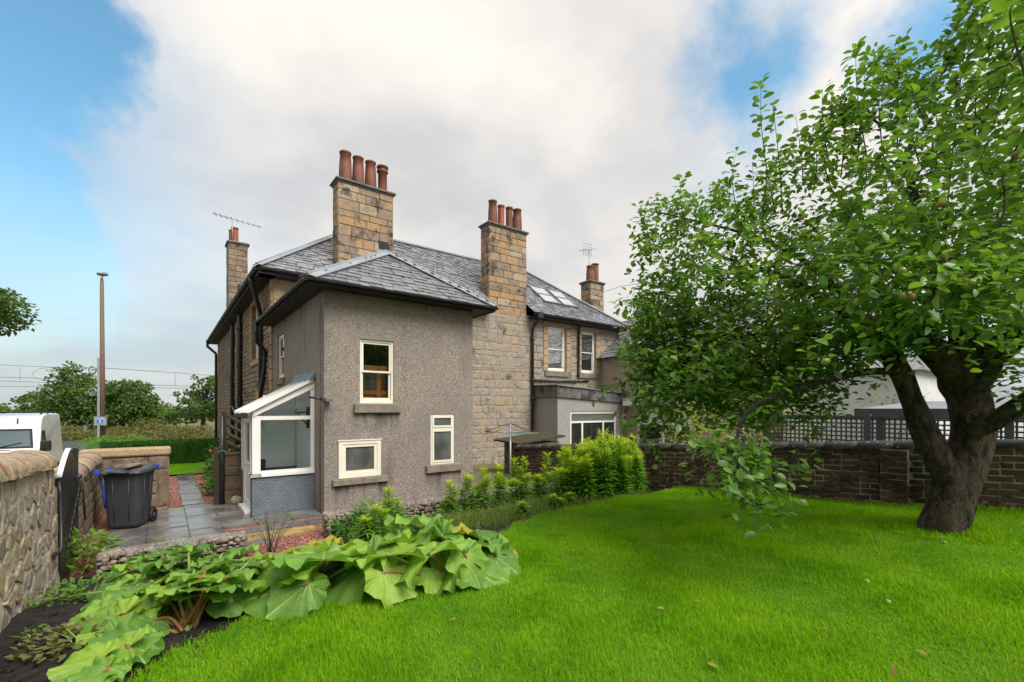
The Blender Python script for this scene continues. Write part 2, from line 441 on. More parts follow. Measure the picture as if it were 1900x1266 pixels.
    M['pot_red'] = stdmat('red_clay_pot', [(.30,.075,.040), (.36,.095,.05)], .55, 0, 3, .15, 40, .003)
    M['cap_stone'] = stdmat('chimney_cope', [(.10,.095,.085), (.17,.16,.145)], .85, .3, 5, .5, 40, .01, dirt=(.05,.05,.045))
    M['white'] = stdmat('white_upvc', [(.74,.735,.70), (.80,.795,.76)], .35, 0, 2, 0, 20, spec=.45, fine=.05)
    M['cream'] = stdmat('cream_paint', [(.71,.67,.56), (.78,.74,.63)], .42, 0, 2, .05, 40, spec=.4, fine=.06)
    M['sill'] = stdmat('stone_sill', [(.17,.145,.115), (.26,.22,.175)], .9, 0, 6, .4, 45, .008, dirt=(.11,.105,.05), dscale=2.4, dlo=.55, dhi=.75)
    M['porch_base'] = None
    b = NB('slate_blue_masonry_paint')
    h = b.noise(55, 3, .5); h2 = b.voro(45)
    c = b.ramp(b.map(b.noise(3, 4, .6), .3, .7), [(0, (.125,.145,.178)), (1, (.165,.185,.222))])
    c = b.mix(.35, c, b.ramp(h, [(.35, (.6,.6,.6)), (.65, (1.3,1.3,1.3))]), 'MULTIPLY')
    M['porch_base'] = b.done(b.pbr(c, .55, b.bump(b.math('ADD', h, h2), .8, .02), .4))
    # glass
    def glass(name, tint, gl=.02, amt=1.0, base=.04):
        b = NB(name)
        fr = b.N('ShaderNodeFresnel'); fr.inputs[0].default_value = 1.5
        g = b.N('ShaderNodeBsdfGlossy'); g.inputs[0].default_value = (1,1,1,1); g.inputs['Roughness'].default_value = gl
        t = b.N('ShaderNodeBsdfTransparent'); t.inputs[0].default_value = (*tint, 1)
        mx = b.N('ShaderNodeMixShader'); b.Lk(b.math('ADD', b.math('MULTIPLY', fr.outputs[0], amt), base, clamp=True), mx.inputs[0])
        b.Lk(t.outputs[0], mx.inputs[1]); b.Lk(g.outputs[0], mx.inputs[2])
        return b.done(mx.outputs[0])
    M['glass'] = glass('clear_glass', (.95,.965,.96), .01, .8, .035)
    M['glass_porch'] = glass('porch_glass', (.97,.985,.985), .01, .6, .01)
    M['glass_dark'] = stdmat('dark_window_glass', [(.016,.018,.018), (.035,.037,.035)], .04, 0, 1.5, 0, 20, spec=.8, fine=0)
    M['glass_sky'] = stdmat('rooflight_glass', [(.34,.36,.38), (.42,.44,.46)], .06, 0, 1.5, 0, 20, spec=1.0, fine=0)  # pale base colour stands in for reflected sky
    b = NB('frosted_glass')
    c = b.ramp(b.map(b.noise(2.4, 3, .5), .3, .7), [(0, (.055,.060,.058)), (1, (.14,.15,.142))])
    M['frosted'] = b.done(b.pbr(c, .22, b.bump(b.noise(160, 2, .5), .12, .002), .6))
    M['wood_in'] = stdmat('varnished_interior_wood', [(.42,.16,.045), (.52,.21,.065)], .4, .3, 4, 0, 30, stretch=(1,1,.1))
    M['wood_dark'] = stdmat('dark_interior_wall', [(.10,.075,.055), (.13,.10,.075)], .7, 0, 2, 0, 30)
    b = NB('opal_roof_sheet'); p_ = b.pbr((.76,.76,.74), .4, None, .4); t_ = b.N('ShaderNodeBsdfTranslucent'); t_.inputs[0].default_value = (.8,.82,.84,1); x_ = b.N('ShaderNodeMixShader'); x_.inputs[0].default_value = .45; b.Lk(p_, x_.inputs[1]); b.Lk(t_.outputs[0], x_.inputs[2]); M['opal'] = b.done(x_.outputs[0])
    M['blind'] = stdmat('pale_blind', [(.74,.77,.77), (.80,.83,.83)], .6, 0, 1, .3, 12, .01)
    M['inner_pale'] = stdmat('pale_blue_inner_wall', [(.74,.80,.81), (.80,.85,.86)], .7, 0, 1.5, .05, 40)
    # ground
    M['soil'] = stdmat('dark_soil', [(.012,.010,.009), (.026,.021,.018), (.042,.034,.028)], .95, 0, 9, 1.0, 30, .05, fine=.6)
    M['turf'] = stdmat('turf_base', [(.055,.150,.004), (.095,.225,.006)], .95, 0, 3, .8, 60, .03, fine=.5)
    M['far_ground'] = stdmat('rough_verge', [(.10,.10,.045), (.16,.13,.07), (.09,.12,.035)], .95, 0, .8, .5, 12, .05)
    M['road'] = stdmat('tarmac', [(.04,.04,.042), (.06,.06,.062)], .7, 0, 3, .4, 90, .004)
    M['gravel_bed'] = stdmat('red_gravel_bed', [(.16,.065,.045), (.26,.11,.08)], .8, 0, 40, .8, 60, .02)
    b = NB('red_gravel')
    c = b.ramp(b.rnd(), spread([(.12,.05,.04), (.24,.085,.06), (.33,.13,.095), (.20,.09,.075), (.42,.20,.15), (.28,.15,.12)]))
    M['gravel'] = b.done(b.pbr(c, .5, None, .45))
    def flag(name, cols, lo, hi):
        b = NB(name)
        f = b.math('ADD', b.math('MULTIPLY', b.rnd(), .5), b.math('MULTIPLY', b.map(b.noise(2.2, 6, .6), .3, .7), .5))
        c = b.ramp(f, spread(cols)); h = b.noise(45, 6, .65)
        c = b.mix(.4, c, b.ramp(h, [(.3, (.6,.6,.6)), (.7, (1.3,1.3,1.3))]), 'MULTIPLY')
        wet = b.map(b.noise(1.6, 5, .6), .36, .60)
        c = b.mix(b.math('MULTIPLY', wet, .45), c, (.03,.03,.032))
        return b.done(b.pbr(c, b.map(wet, 0, 1, hi, lo), b.bump(h, .22, .006), .5))
    M['flag'] = flag('wet_flagstone', [(.10,.097,.095), (.155,.148,.14), (.20,.185,.165), (.125,.12,.122)], .07, .42)
    M['flag_yellow'] = flag('buff_slab', [(.40,.24,.07), (.47,.30,.10)], .3, .55)
    M['pebble'] = stdmat('river_pebble', [(.10,.09,.08), (.20,.165,.13), (.29,.225,.165), (.22,.145,.11), (.34,.29,.235)], .6, .8, 12, .2, 60, .004)
    M['wire'] = stdmat('galvanised_wire', [(.34,.35,.36), (.45,.46,.47)], .45, 0, 5, 0, 20, metal=.6, spec=.5)
    M['galv'] = stdmat('galvanised_steel', [(.26,.275,.28), (.36,.375,.38)], .5, 0, 5, .1, 30, metal=.5, spec=.5)
    # vegetation
    def leaf(name, cols, trans=.35, rough=.42, spec=.4, attr=False, tcol=None, patch=.3, pscale=2.5):
        b = NB(name)
        f = b.math('ADD', b.math('MULTIPLY', b.rnd(), 1-patch), b.math('MULTIPLY', b.map(b.noise(pscale, 5, .6), .3, .7), patch))
        c = b.ramp(f, spread(cols))
        nrm = None
        if attr:
            a = b.N('ShaderNodeAttribute'); a.attribute_name = 'vein'
            c = b.mix(b.map(a.outputs['Fac'], .35, .95), c, (.38,.52,.16))
            hh = b.noise(34, 4, .6)
            c = b.mix(.5, c, b.ramp(b.noise(11, 5, .6), [(.3, (.78,.80,.76)), (.7, (1.18,1.15,1.1))]), 'MULTIPLY')
            blis = b.noise(70, 3, .5)
            nrm = b.bump(b.math('ADD', b.math('MULTIPLY', a.outputs['Fac'], -.8), b.math('ADD', b.math('MULTIPLY', hh, .7), b.math('MULTIPLY', blis, .2))), .45, .02)
        p = b.pbr(c, rough, nrm, spec)
        t = b.N('ShaderNodeBsdfTranslucent')
        tc = b.mix(1.0, c, tcol or (1.5,1.5,.6), 'MULTIPLY'); b.Lk(tc, t.inputs[0])
        mx = b.N('ShaderNodeMixShader'); mx.inputs[0].default_value = trans
        b.Lk(p, mx.inputs[1]); b.Lk(t.outputs[0], mx.inputs[2])
        return b.done(mx.outputs[0])
    M['grass'] = leaf('grass_blade', [(.085,.235,.004), (.125,.305,.005), (.170,.370,.006), (.215,.425,.008), (.270,.440,.020), (.140,.335,.005)], .40, .65, .08, tcol=(1.35,1.4,.35), patch=.55, pscale=1.6)
    M['long_grass'] = leaf('long_grass_blade', [(.06,.14,.018), (.10,.21,.02), (.26,.25,.09), (.08,.18,.02), (.12,.25,.02)], .3, .55, .25)
    M['apple_leaf'] = leaf('apple_leaf', [(.050,.130,.022), (.080,.185,.028), (.115,.235,.034), (.165,.290,.050), (.062,.155,.028), (.145,.245,.075)], .40, .34, .5)
    M['rhubarb'] = leaf('rhubarb_leaf', [(.110,.255,.045), (.160,.330,.050), (.215,.395,.055), (.285,.440,.050), (.140,.300,.055), (.190,.360,.065)], .34, .42, .35, attr=True)
    M['rhubarb_dark'] = leaf('older_rhubarb_leaf', [(.080,.195,.035), (.115,.250,.042), (.155,.305,.048), (.095,.220,.040)], .32, .42, .35, attr=True)
    M['rhubarb_yellow'] = leaf('yellowing_leaf', [(.30,.32,.04), (.40,.36,.05)], .35, .45, .4, attr=True)
    M['goldenrod'] = leaf('goldenrod_leaf', [(.075,.20,.018), (.12,.285,.020), (.16,.33,.022)], .35, .5, .3)
    M['goldenrod_top'] = leaf('goldenrod_tip', [(.34,.47,.025), (.44,.55,.03), (.39,.51,.03)], .4, .5, .3)
    M['shrub'] = leaf('shrub_leaf', [(.055,.14,.022), (.095,.20,.03), (.13,.245,.04)], .32, .45, .35)
    M['shrub_red'] = leaf('peony_leaf', [(.09,.22,.025), (.15,.30,.035), (.20,.30,.045)], .34, .42, .4)
    M['dark_plant'] = leaf('border_leaf', [(.040,.12,.015), (.060,.165,.02), (.09,.21,.025)], .3, .45, .35)
    M['varieg'] = leaf('variegated_leaf', [(.14,.22,.03), (.32,.34,.06), (.42,.42,.12), (.10,.17,.03)], .32, .5, .3)
    M['hedge'] = leaf('hedge_leaf', [(.018,.075,.008), (.028,.105,.010), (.045,.14,.013)], .25, .45, .35)
    M['far_leaf'] = leaf('far_tree_leaf', [(.055,.115,.030), (.080,.150,.038), (.115,.190,.048), (.066,.130,.036)], .35, .55, .25)
    M['bush'] = leaf('bramble_leaf', [(.085,.105,.030), (.13,.145,.04), (.17,.155,.06), (.10,.12,.03)], .3, .6, .2)
    M['bark'] = None
    b = NB('apple_bark')
    h = b.noise(9, 8, .7, stretch=(1,1,.45)); h2 = b.noise(16, 6, .72, stretch=(1,1,.35))
    c = b.ramp(h, [(.28, (.012,.010,.008)), (.48, (.065,.050,.038)), (.72, (.185,.145,.110))])
    c = b.mix(b.math('MULTIPLY', b.map(b.noise(7.5, 6, .7), .50, .60), .75), c, (.150,.105,.078))
    c = b.mix(b.math('MULTIPLY', b.map(b.noise(16, 6, .72, stretch=(1,1,.35)), .50, .40), .8), c, (.008,.006,.005))
    c = b.mix(b.math('MULTIPLY', b.map(b.noise(3.0, 6, .68), .54, .66), .8), c, (.050,.055,.018))
    c = b.mix(b.math('MULTIPLY', b.map(b.noise(14, 5, .7), .66, .72), .6), c, (.22,.20,.16))
    M['bark'] = b.done(b.pbr(c, .9, b.bump(b.math('ADD', h, b.math('MULTIPLY', h2, 1.0)), 1.0, .09), .25))
    M['moss'] = stdmat('bright_moss', [(.06,.085,.010), (.12,.14,.016)], .95, 0, 8, .9, 40, .02)
    M['twig'] = stdmat('twig_bark', [(.040,.032,.026), (.085,.07,.058)], .85, 0, 5, .3, 40)
    M['far_bark'] = stdmat('far_bark', [(.05,.042,.034), (.09,.078,.062)], .9, 0, 5, .3, 20)
    M['stalk_red'] = stdmat('red_stalk', [(.20,.045,.035), (.24,.13,.045), (.16,.03,.03)], .4, .7, 8, .1, 60, spec=.4)
    M['stalk_green'] = stdmat('green_stalk', [(.16,.24,.05), (.24,.29,.075)], .4, .6, 8, .1, 60, spec=.4)
    M['apple'] = stdmat('unripe_apple', [(.15,.24,.03), (.20,.28,.04), (.27,.25,.06)], .32, .7, 7, 0, 30, spec=.45, fine=.1)
    M['apple_red'] = stdmat('blushed_apple', [(.44,.14,.075), (.42,.30,.09)], .32, .2, 9, 0, 30, spec=.45, fine=.1)
    M['dry_leaf'] = stdmat('dead_leaf', [(.13,.075,.03), (.22,.13,.05), (.30,.19,.08)], .7, .7, 10, .2, 60)
    # things
    M['bin'] = stdmat('charcoal_plastic', [(.034,.038,.045), (.050,.055,.063)], .42, 0, 3, .12, 120, .002, spec=.4)
    M['bin_blue'] = stdmat('blue_plastic', [(.02,.06,.42), (.03,.08,.5)], .4, 0, 3, 0, 20)
    M['rubber'] = stdmat('black_rubber', [(.012,.012,.012), (.02,.02,.02)], .6, 0, 5, .2, 80)
    M['gate'] = stdmat('black_gate_paint', [(.010,.010,.011), (.020,.020,.022)], .35, 0, 6, .3, 50, .004, spec=.5, stretch=(1,1,.1))
    M['lit_edge'] = stdmat('lit_edge_white', [(.55,.56,.56), (.66,.67,.67)], .6, 0, 8, .2, 40)  # pale tone painted for light catching the top edge of the black gate
    M['van'] = stdmat('white_van_paint', [(.66,.67,.68), (.72,.73,.735)], .22, 0, 1.2, 0, 20, spec=.55, fine=.03)
    M['pole'] = stdmat('brown_painted_steel', [(.135,.085,.06), (.175,.115,.085)], .6, 0, 2, .1, 30)
    M['mast'] = stdmat('grey_mast_steel', [(.28,.31,.335), (.35,.38,.405)], .5, 0, 2, .1, 30)
    M['sign_grey'] = stdmat('grey_sign_plate', [(.30,.32,.32), (.37,.39,.39)], .5, 0, 4, 0, 30)
    M['sign_blue'] = stdmat('blue_sign_face', [(.015,.16,.56), (.02,.19,.62)], .4, 0, 3, 0, 30, fine=0)
    M['sign_white'] = stdmat('white_sign_print', [(.78,.80,.82), (.84,.86,.88)], .4, 0, 3, 0, 30, fine=0)
    M['slat_dark'] = stdmat('charcoal_timber', [(.070,.073,.083), (.11,.115,.128)], .7, .4, 5, .3, 40)
    M['felt'] = stdmat('grey_roofing_felt', [(.17,.19,.205), (.24,.26,.275)], .75, 0, 2, .2, 50)
    M['felt_dark'] = stdmat('fascia_grey', [(.10,.10,.098), (.165,.162,.155)], .8, 0, 3, .2, 50, dirt=(.045,.045,.043), dscale=2.2, dlo=.45, dhi=.62)
    M['render_white'] = stdmat('white_harling', [(.55,.56,.57), (.66,.67,.67)], .85, 0, 2, .3, 60, dirt=(.30,.30,.30), dscale=.7, dlo=.6, dhi=.8)
    M['render_pink'] = stdmat('pinkish_harling', [(.39,.30,.24), (.46,.36,.29)], .9, 0, 1.5, .4, 80, dirt=(.26,.21,.18), dscale=1.2, dlo=.55, dhi=.75)
    b = NB('sooty_brick')
    f = b.math('ADD', b.math('MULTIPLY', b.rnd(), .7), b.math('MULTIPLY', b.map(b.noise(4, 5, .6), .3, .7), .3))
    c = b.ramp(f, spread([(.040,.026,.020), (.080,.048,.034), (.125,.066,.044), (.095,.065,.050), (.165,.075,.050)]))
    h = b.noise(30, 7, .7)
    c = b.mix(.6, c, b.ramp(h, [(.3, (.5,.5,.5)), (.7, (1.35,1.35,1.35))]), 'MULTIPLY')
    c = b.mix(b.math('MULTIPLY', b.map(b.noise(.9, 5, .62), .50, .68), .8), c, (.018,.014,.013))
    c = b.mix(b.map(b.noise(22, 3, .5), .745, .77), c, (.42,.40,.35))
    M['brick'] = b.done(b.pbr(c, .85, b.bump(h, .5, .01), .25))
    b = NB('black_coping_lichen')
    h = b.noise(26, 6, .7)
    c = b.ramp(h, [(.3, (.012,.011,.011)), (.7, (.045,.043,.040))])
    c = b.mix(b.map(b.voro(4.2), .115, .095), c, (.40,.41,.36))
    c = b.mix(b.map(b.voro(9.5), .16, .13), c, (.36,.37,.33))
    c = b.mix(b.math('MULTIPLY', b.map(b.noise(3.4, 5, .65), .58, .68), .6), c, (.075,.085,.035))
    M['coping_black'] = b.done(b.pbr(c, .5, b.bump(h, .5, .02), .45))
    M['moss_slab'] = stdmat('mossy_slab', [(.030,.028,.016), (.060,.052,.030), (.045,.050,.018)], .9, 0, 5, .6, 40, .02)
    M['line_green'] = stdmat('green_line', [(.03,.20,.13), (.04,.26,.17)], .5, 0, 3, 0, 20)
    M['rust'] = stdmat('rusty_wire', [(.09,.04,.025), (.15,.07,.04)], .7, 0, 5, .2, 40)
    M['clay_red'] = stdmat('red_ridge', [(.26,.09,.06), (.34,.13,.08)], .7, 0, 4, .2, 40)
    M['timber_dark'] = stdmat('old_dark_timber', [(.030,.024,.019), (.075,.058,.044)], .8, .3, 5, .4, 30, .01, stretch=(1,1,.15))
    M['rose'] = stdmat('red_petal', [(.50,.035,.03), (.60,.07,.05)], .5, .4, 5, 0, 20, fine=0)
    M['cycl'] = M['sign_white']
build_mats()
# ================================================================== THE SETTING: ground
def ground_height(s, q):
    f = min(1, max(0, (s+5.6)/1.3)); f = f*f*(3-2*f)
    g = min(1, max(0, (14.5-q)/1.5))
    return -0.62 + 0.555*f*g
def grid_mesh(ss, qq, zf, keep=None):
    mb = MB(); idx = {}
    for i, s in enumerate(ss):
        for j, q in enumerate(qq):
            idx[i, j] = len(mb.v); mb.v.append((s, q, zf(s, q)))
    for i in range(len(ss)-1):
        for j in range(len(qq)-1):
            if keep and not keep((ss[i]+ss[i+1])/2, (qq[j]+qq[j+1])/2): continue
            mb.f.append((idx[i,j], idx[i+1,j], idx[i+1,j+1], idx[i,j+1])); mb.sm.append(True)
    return mb
def arange(a, b, d): return [a+(b-a)*i/round((b-a)/d) for i in range(round((b-a)/d)+1)]
far = [-900, -400, -200, -100, -60, -30, -20, -14, -9, -7, -6, -5.6, -5.3, -5.0, -4.7, -4.3, -3.9]
ssx = far + [0, 6, 12, 25, 60, 150, 400, 900]
qqx = [-900, -300, -100, -40, -20, -12, -6, 0, 6, 10, 13, 13.5, 14, 14.5, 16, 20, 30, 60, 120, 300, 900]
single('ground', grid_mesh(ssx, qqx, ground_height), M['far_ground'], kind='structure')
single('road', grid_mesh([-9.6, -8, -7, -6.2], arange(-40, 60, 4), lambda s, q: -0.60), M['road'], kind='structure')
single('garden_soil', grid_mesh(arange(-3.66, 6.5, .145), arange(-15, -1.75, .15), lambda s, q: zl(s, q)-(.012 if inlawn(s, q-.15) else 0)+random.uniform(-.018, .018)*(not inlawn(s, q)),
       lambda s, q: not (-1.66 < s < -.42 and q > -2.62)), M['soil'], kind='structure')
single('lawn', grid_mesh(arange(-3.66, 6.5, .12), arange(-15, -3.9, .12), lambda s, q: zl(s, q)+.006, inlawn), M['turf'], kind='structure')
single('yard_grass', grid_mesh(arange(3.66, 6.45, .2), arange(-1.9, 5.45, .2), lambda s, q: zl(s, q)), M['turf'], kind='structure')
single('front_lawn', grid_mesh(arange(-4.2, -.05, .3), arange(8.7, 13.0, .3), lambda s, q: .02), M['turf'], kind='structure')
gb = MB(); gb.box(-3.66, 3.6, -2.75, 8.7, -.14, -.028)
single('gravel_bed', gb, M['gravel_bed'], kind='structure')
def chip_mesh(n, regions):
    V = []; F = []; areas = [(r[1]-r[0])*(r[3]-r[2]) for r in regions]; tot = sum(areas)
    for r, a in zip(regions, areas):
        for _ in range(int(n*a/tot)):
            s = random.uniform(r[0], r[1]); q = random.uniform(r[2], r[3]); z = r[4](s, q)
            k = random.uniform(.009, .019); o = len(V)
            a1 = random.uniform(0, 6.3); t = random.uniform(-.5, .5)
            ca, sa = math.cos(a1), math.sin(a1)
            for (x, y, w) in ((1,.1,-.3),(-.4,.8,-.2),(-.8,-.5,-.35),(.1,-.2,.75),(.45,.5,.5),(-.2,-.9,.1)):
                x2 = x*1.3*k; y2 = y*k*.9
                V.append((s+x2*ca-y2*sa, q+x2*sa+y2*ca, z+w*k+t*x2))
            F += [(o,o+1,o+4),(o+1,o+2,o+3),(o+1,o+3,o+4),(o+2,o+5,o+3),(o+5,o,o+3),(o,o+4,o+3),(o,o+5,o+2),(o,o+2,o+1)]
    return V, F
zr = lambda s, q: -.012
z0 = lambda s, q: -.018
V, F = chip_mesh(11500, [(-1.66,-.42,-2.7,-1.22,zr), (-1.7,3.6,-.27,-.08,z0), (-1.7,3.6,-.27,-.16,z0), (-1.7,0,-.73,-.64,z0), (-2.3,-1.5,-1.0,-.72,z0),
     (-2.62,-2.3,2.9,6.5,z0), (-1.86,-1.4,2.6,8.2,z0), (3.0,3.6,-1.4,-.7,z0), (-.4,3.6,-1.5,-.72,z0)])
gm = mesh_np('red_gravel', V, F, mat=M['gravel'])
o = bpy.data.objects.new('red_gravel', gm); C.objects.link(o); o.location = W(0,0,0); o.rotation_euler = (0,0,A)
props(o, 'loose red gravel chips in strips between the paving slabs', 'gravel', kind='stuff')

# paving slabs: each its own piece of the patio and path
slab_meshes = []
for k in range(4):
    rg = random.Random(50+k); mb = MB()
    mb.cbox(-.5, .5, -.5, .5, -.5, .5, .012)
    me = mb.mesh('flagstone'); me.materials.append(M['flag']); slab_meshes.append(me)
me_y = slab_meshes[0].copy(); me_y.materials.clear(); me_y.materials.append(M['flag_yellow'])
def paving(name, rects, me=None):
    root = bpy.data.objects.new(name, None); C.objects.link(root); place(root, (rects[0][0], rects[0][2], 0), 'H'); root['kind'] = 'structure'
    for i, (a, b, c, d) in enumerate(rects):
        g = random.uniform(.006, .016)
        Mx = Matrix.Translation(((a+b)/2, (c+d)/2, -.018+random.uniform(-.006, .006))) @ Matrix.Rotation(random.uniform(-.007,.007), 4, 'X') @ Matrix.Rotation(random.uniform(-.009,.009), 4, 'Y') @ Matrix.Rotation(random.uniform(-.012,.012), 4, 'Z') @ Matrix.Diagonal((b-a-g, d-c-g, .05, 1))
        inst('flagstone', me or slab_meshes[i % 4], root, Mx)
rects = []
for a, b, q0, dq, q1 in ((-3.4, -2.86, 2.85, .46, -.5), (-2.86, -2.27, 2.62, .40, -1.0), (-2.27, -1.76, 2.78, .43, -.6), (-1.76, -1.22, 2.5, .62, -.2)):
    q = q0
    while q-dq > q1-.1:
        rects.append((a, b, q-dq, q)); q -= dq
rects += [(-2.27, -1.76, 2.4, 2.8)][:0]
rects += [(-1.20, -.62, -.06, .70), (-.60, -.02, -.06, .70)]
paving('patio', rects)
paving('house_path', [(x, x+.62, -.66, -.28) for x in arange(-1.7, 3.3, .625)])
paving('front_row_path', [(x, x+.58, -1.45, -1.02) for x in arange(-3.3, -1.8, .6)])
paving('buff_step', [(-1.58, -1.0, -1.22, -.74), (-1.0, -.42, -1.22, -.74)], me_y)
paving('side_path', [(-2.30+.01*math.sin(k), -1.86, 2.86+.34*k, 2.86+.34*(k+1)) for k in range(17)])

# ================================================================== masonry helpers
def unit_stones(n, seed, cham=.10, bulge=.10):
    out = []
    for k in range(n):
        rg = random.Random(seed+k); mb = MB(); j = lambda a: rg.uniform(-a, a)
        b = [(0,0,0),(1,0,0),(1,0,1),(0,0,1)]
        m = [(0+abs(j(.02)),-.72+j(.1),0+abs(j(.03))),(1-abs(j(.02)),-.72+j(.1),0+abs(j(.03))),(1-abs(j(.02)),-.72+j(.1),1-abs(j(.03))),(0+abs(j(.02)),-.72+j(.1),1-abs(j(.03)))]
        c = cham
        f = [(c*.6,-1+j(bulge),c),(1-c*.6,-1+j(bulge),c),(1-c*.6,-1+j(bulge),1-c),(c*.6,-1+j(bulge),1-c),(.5,-1-abs(j(bulge))-.03,.5)]
        mb.add(b+m+f, [(0,1,5,4),(1,2,6,5),(2,3,7,6),(3,0,4,7),(4,5,9,8),(5,6,10,9),(6,7,11,10),(7,4,8,11),(8,9,12),(9,10,12),(10,11,12),(11,8,12)])
        out.append(mb)
    return out
ASH = unit_stones(4, 100, .05, .08); RUB = unit_stones(5, 200, .13, .16)
def lay(a0, a1, z0, z1, hr, wr, holes=(), seed=1, gap=.012):
    rg = random.Random(seed); z = z0; out = []
    while z < z1-.03:
        h = min(rg.uniform(*hr), z1-z)
        if z1-(z+h) < hr[0]*.6: h = z1-z
        iv = [(a0, a1)]
        for (b0, b1, c0, c1) in holes:
            if min(z+h, c1)-max(z, c0) > .3*h:
                nv = []
                for (x, y) in iv:
                    if b1 <= x or b0 >= y: nv.append((x, y))
                    else:
                        if b0 > x: nv.append((x, b0))
                        if b1 < y: nv.append((b1, y))
                iv = nv
        for (x, y) in iv:
            while x < y-.02:
                w = rg.uniform(*wr)
                if y-(x+w) < wr[0]*.7: w = y-x
                w = min(w, y-x)
                out.append((x+gap/2, z+gap/2, w-gap, h-gap)); x += w
        z += h
    return out
def smat(axis, plane, a, z, w, h, dep):
    if axis == 's': return axes((a, plane, z), (w,0,0), (0,dep,0), (0,0,h))
    return axes((plane, a+w, z), (0,-w,0), (dep,0,0), (0,0,h))
MESHCACHE = {}
def shared(units, key, mat):
    if key not in MESHCACHE:
        L = []
        for u in units:
            me = u.mesh(key); me.materials.append(mat); L.append(me)
        MESHCACHE[key] = L
    return MESHCACHE[key]
def stones_as_parts(name, parent, units, key, mat, axis, plane, rects, dep=.05, seed=3):
    rg = random.Random(seed); L = shared(units, key, mat)
    for (a, z, w, h) in rects:
        inst(name, L[rg.randrange(len(L))], parent, smat(axis, plane, a, z, w, h, dep*rg.uniform(.7, 1.2)))
def stones_joined(mb, units, axis, plane, rects, dep=.05, seed=3):
    rg = random.Random(seed)
    for (a, z, w, h) in rects:
        Mx = smat(axis, plane, a, z, w, h, dep*rg.uniform(.7, 1.2)); u = units[rg.randrange(len(units))]
        mb.add([Mx @ Vector(p) for p in u.v], u.f)
    return mb
def mS(plane): return lambda a, d, z: (a, plane+d, z)          # a wall that faces the garden
def mQ(plane): return lambda a, d, z: (plane+d, a, z)          # a wall that faces the lane
def holed_wall(mb, m, a0, a1, z0, z1, holes, rev=.14):
    xs = sorted({a0, a1, *[h[0] for h in holes], *[h[1] for h in holes]}); zs = sorted({z0, z1, *[h[2] for h in holes], *[h[3] for h in holes]})
    for i in range(len(xs)-1):
        for k in range(len(zs)-1):
            x = (xs[i]+xs[i+1])/2; z = (zs[k]+zs[k+1])/2
            if any(h[0] < x < h[1] and h[2] < z < h[3] for h in holes): continue
            mb.add([m(xs[i],0,zs[k]), m(xs[i+1],0,zs[k]), m(xs[i+1],0,zs[k+1]), m(xs[i],0,zs[k+1])], [(0,1,2,3)])
    for (b0, b1, c0, c1) in holes:
        mb.add([m(b0,0,c0),m(b0,rev,c0),m(b0,rev,c1),m(b0,0,c1)], [(0,1,2,3)])
        mb.add([m(b1,0,c0),m(b1,rev,c0),m(b1,rev,c1),m(b1,0,c1)], [(3,2,1,0)])
        mb.add([m(b0,0,c1),m(b1,0,c1),m(b1,rev,c1),m(b0,rev,c1)], [(3,2,1,0)])
        mb.add([m(b0,0,c0),m(b1,0,c0),m(b1,rev,c0),m(b0,rev,c0)], [(0,1,2,3)])
def ringbox(mb, m, a0, a1, z0, z1, d0, d1, t, tb=None):
    tb = tb or t
    mb.bx(m, a0, a0+t, d0, d1, z0, z1); mb.bx(m, a1-t, a1, d0, d1, z0, z1)
    mb.bx(m, a0+t, a1-t, d0, d1, z1-t, z1); mb.bx(m, a0+t, a1-t, d0, d1, z0, z0+tb)
def pane(m, a0, a1, z0, z1, d, mat, parent, name='pane'):
    mb = MB(); mb.bx(m, a0, a1, d, d+.006, z0, z1); return part(name, mb, mat, parent)
def sill(m, a0, a1, z0, z1, proud, mat, parent, back=.1):
    mb = MB()
    mb.hexa([m(a0,-proud,z0),m(a1,-proud,z0),m(a1,back,z0),m(a0,back,z0),m(a0,-proud,z1-.015),m(a1,-proud,z1-.015),m(a1,back,z1+.02),m(a0,back,z1+.02)])
    return part('sill', mb, mat, parent)
def sash_window(parent, m, a0, a1, z0, z1, dep, fm, gm, label=None, split=.5, t=.055):
    mb = MB(); ringbox(mb, m, a0, a1, z0, z1, dep, dep+.10, t, t*1.2)
    zm = z0+(z1-z0)*split
    win = part('window', mb, fm, parent, label=label)
    for (c0, c1, d, nm) in ((zm-.02, z1-t-.002, dep+.018, 'upper_sash'), (z0+t*1.2+.002, zm+.02, dep+.052, 'lower_sash')):
        s = MB(); ringbox(s, m, a0+t+.002, a1-t-.002, c0, c1, d, d+.03, .042, .06 if nm == 'lower_sash' else .04)
        part(nm, s, fm, win)
        pane(m, a0+t+.04, a1-t-.04, c0+.035, c1-.035, d+.014, gm, win)
    return win

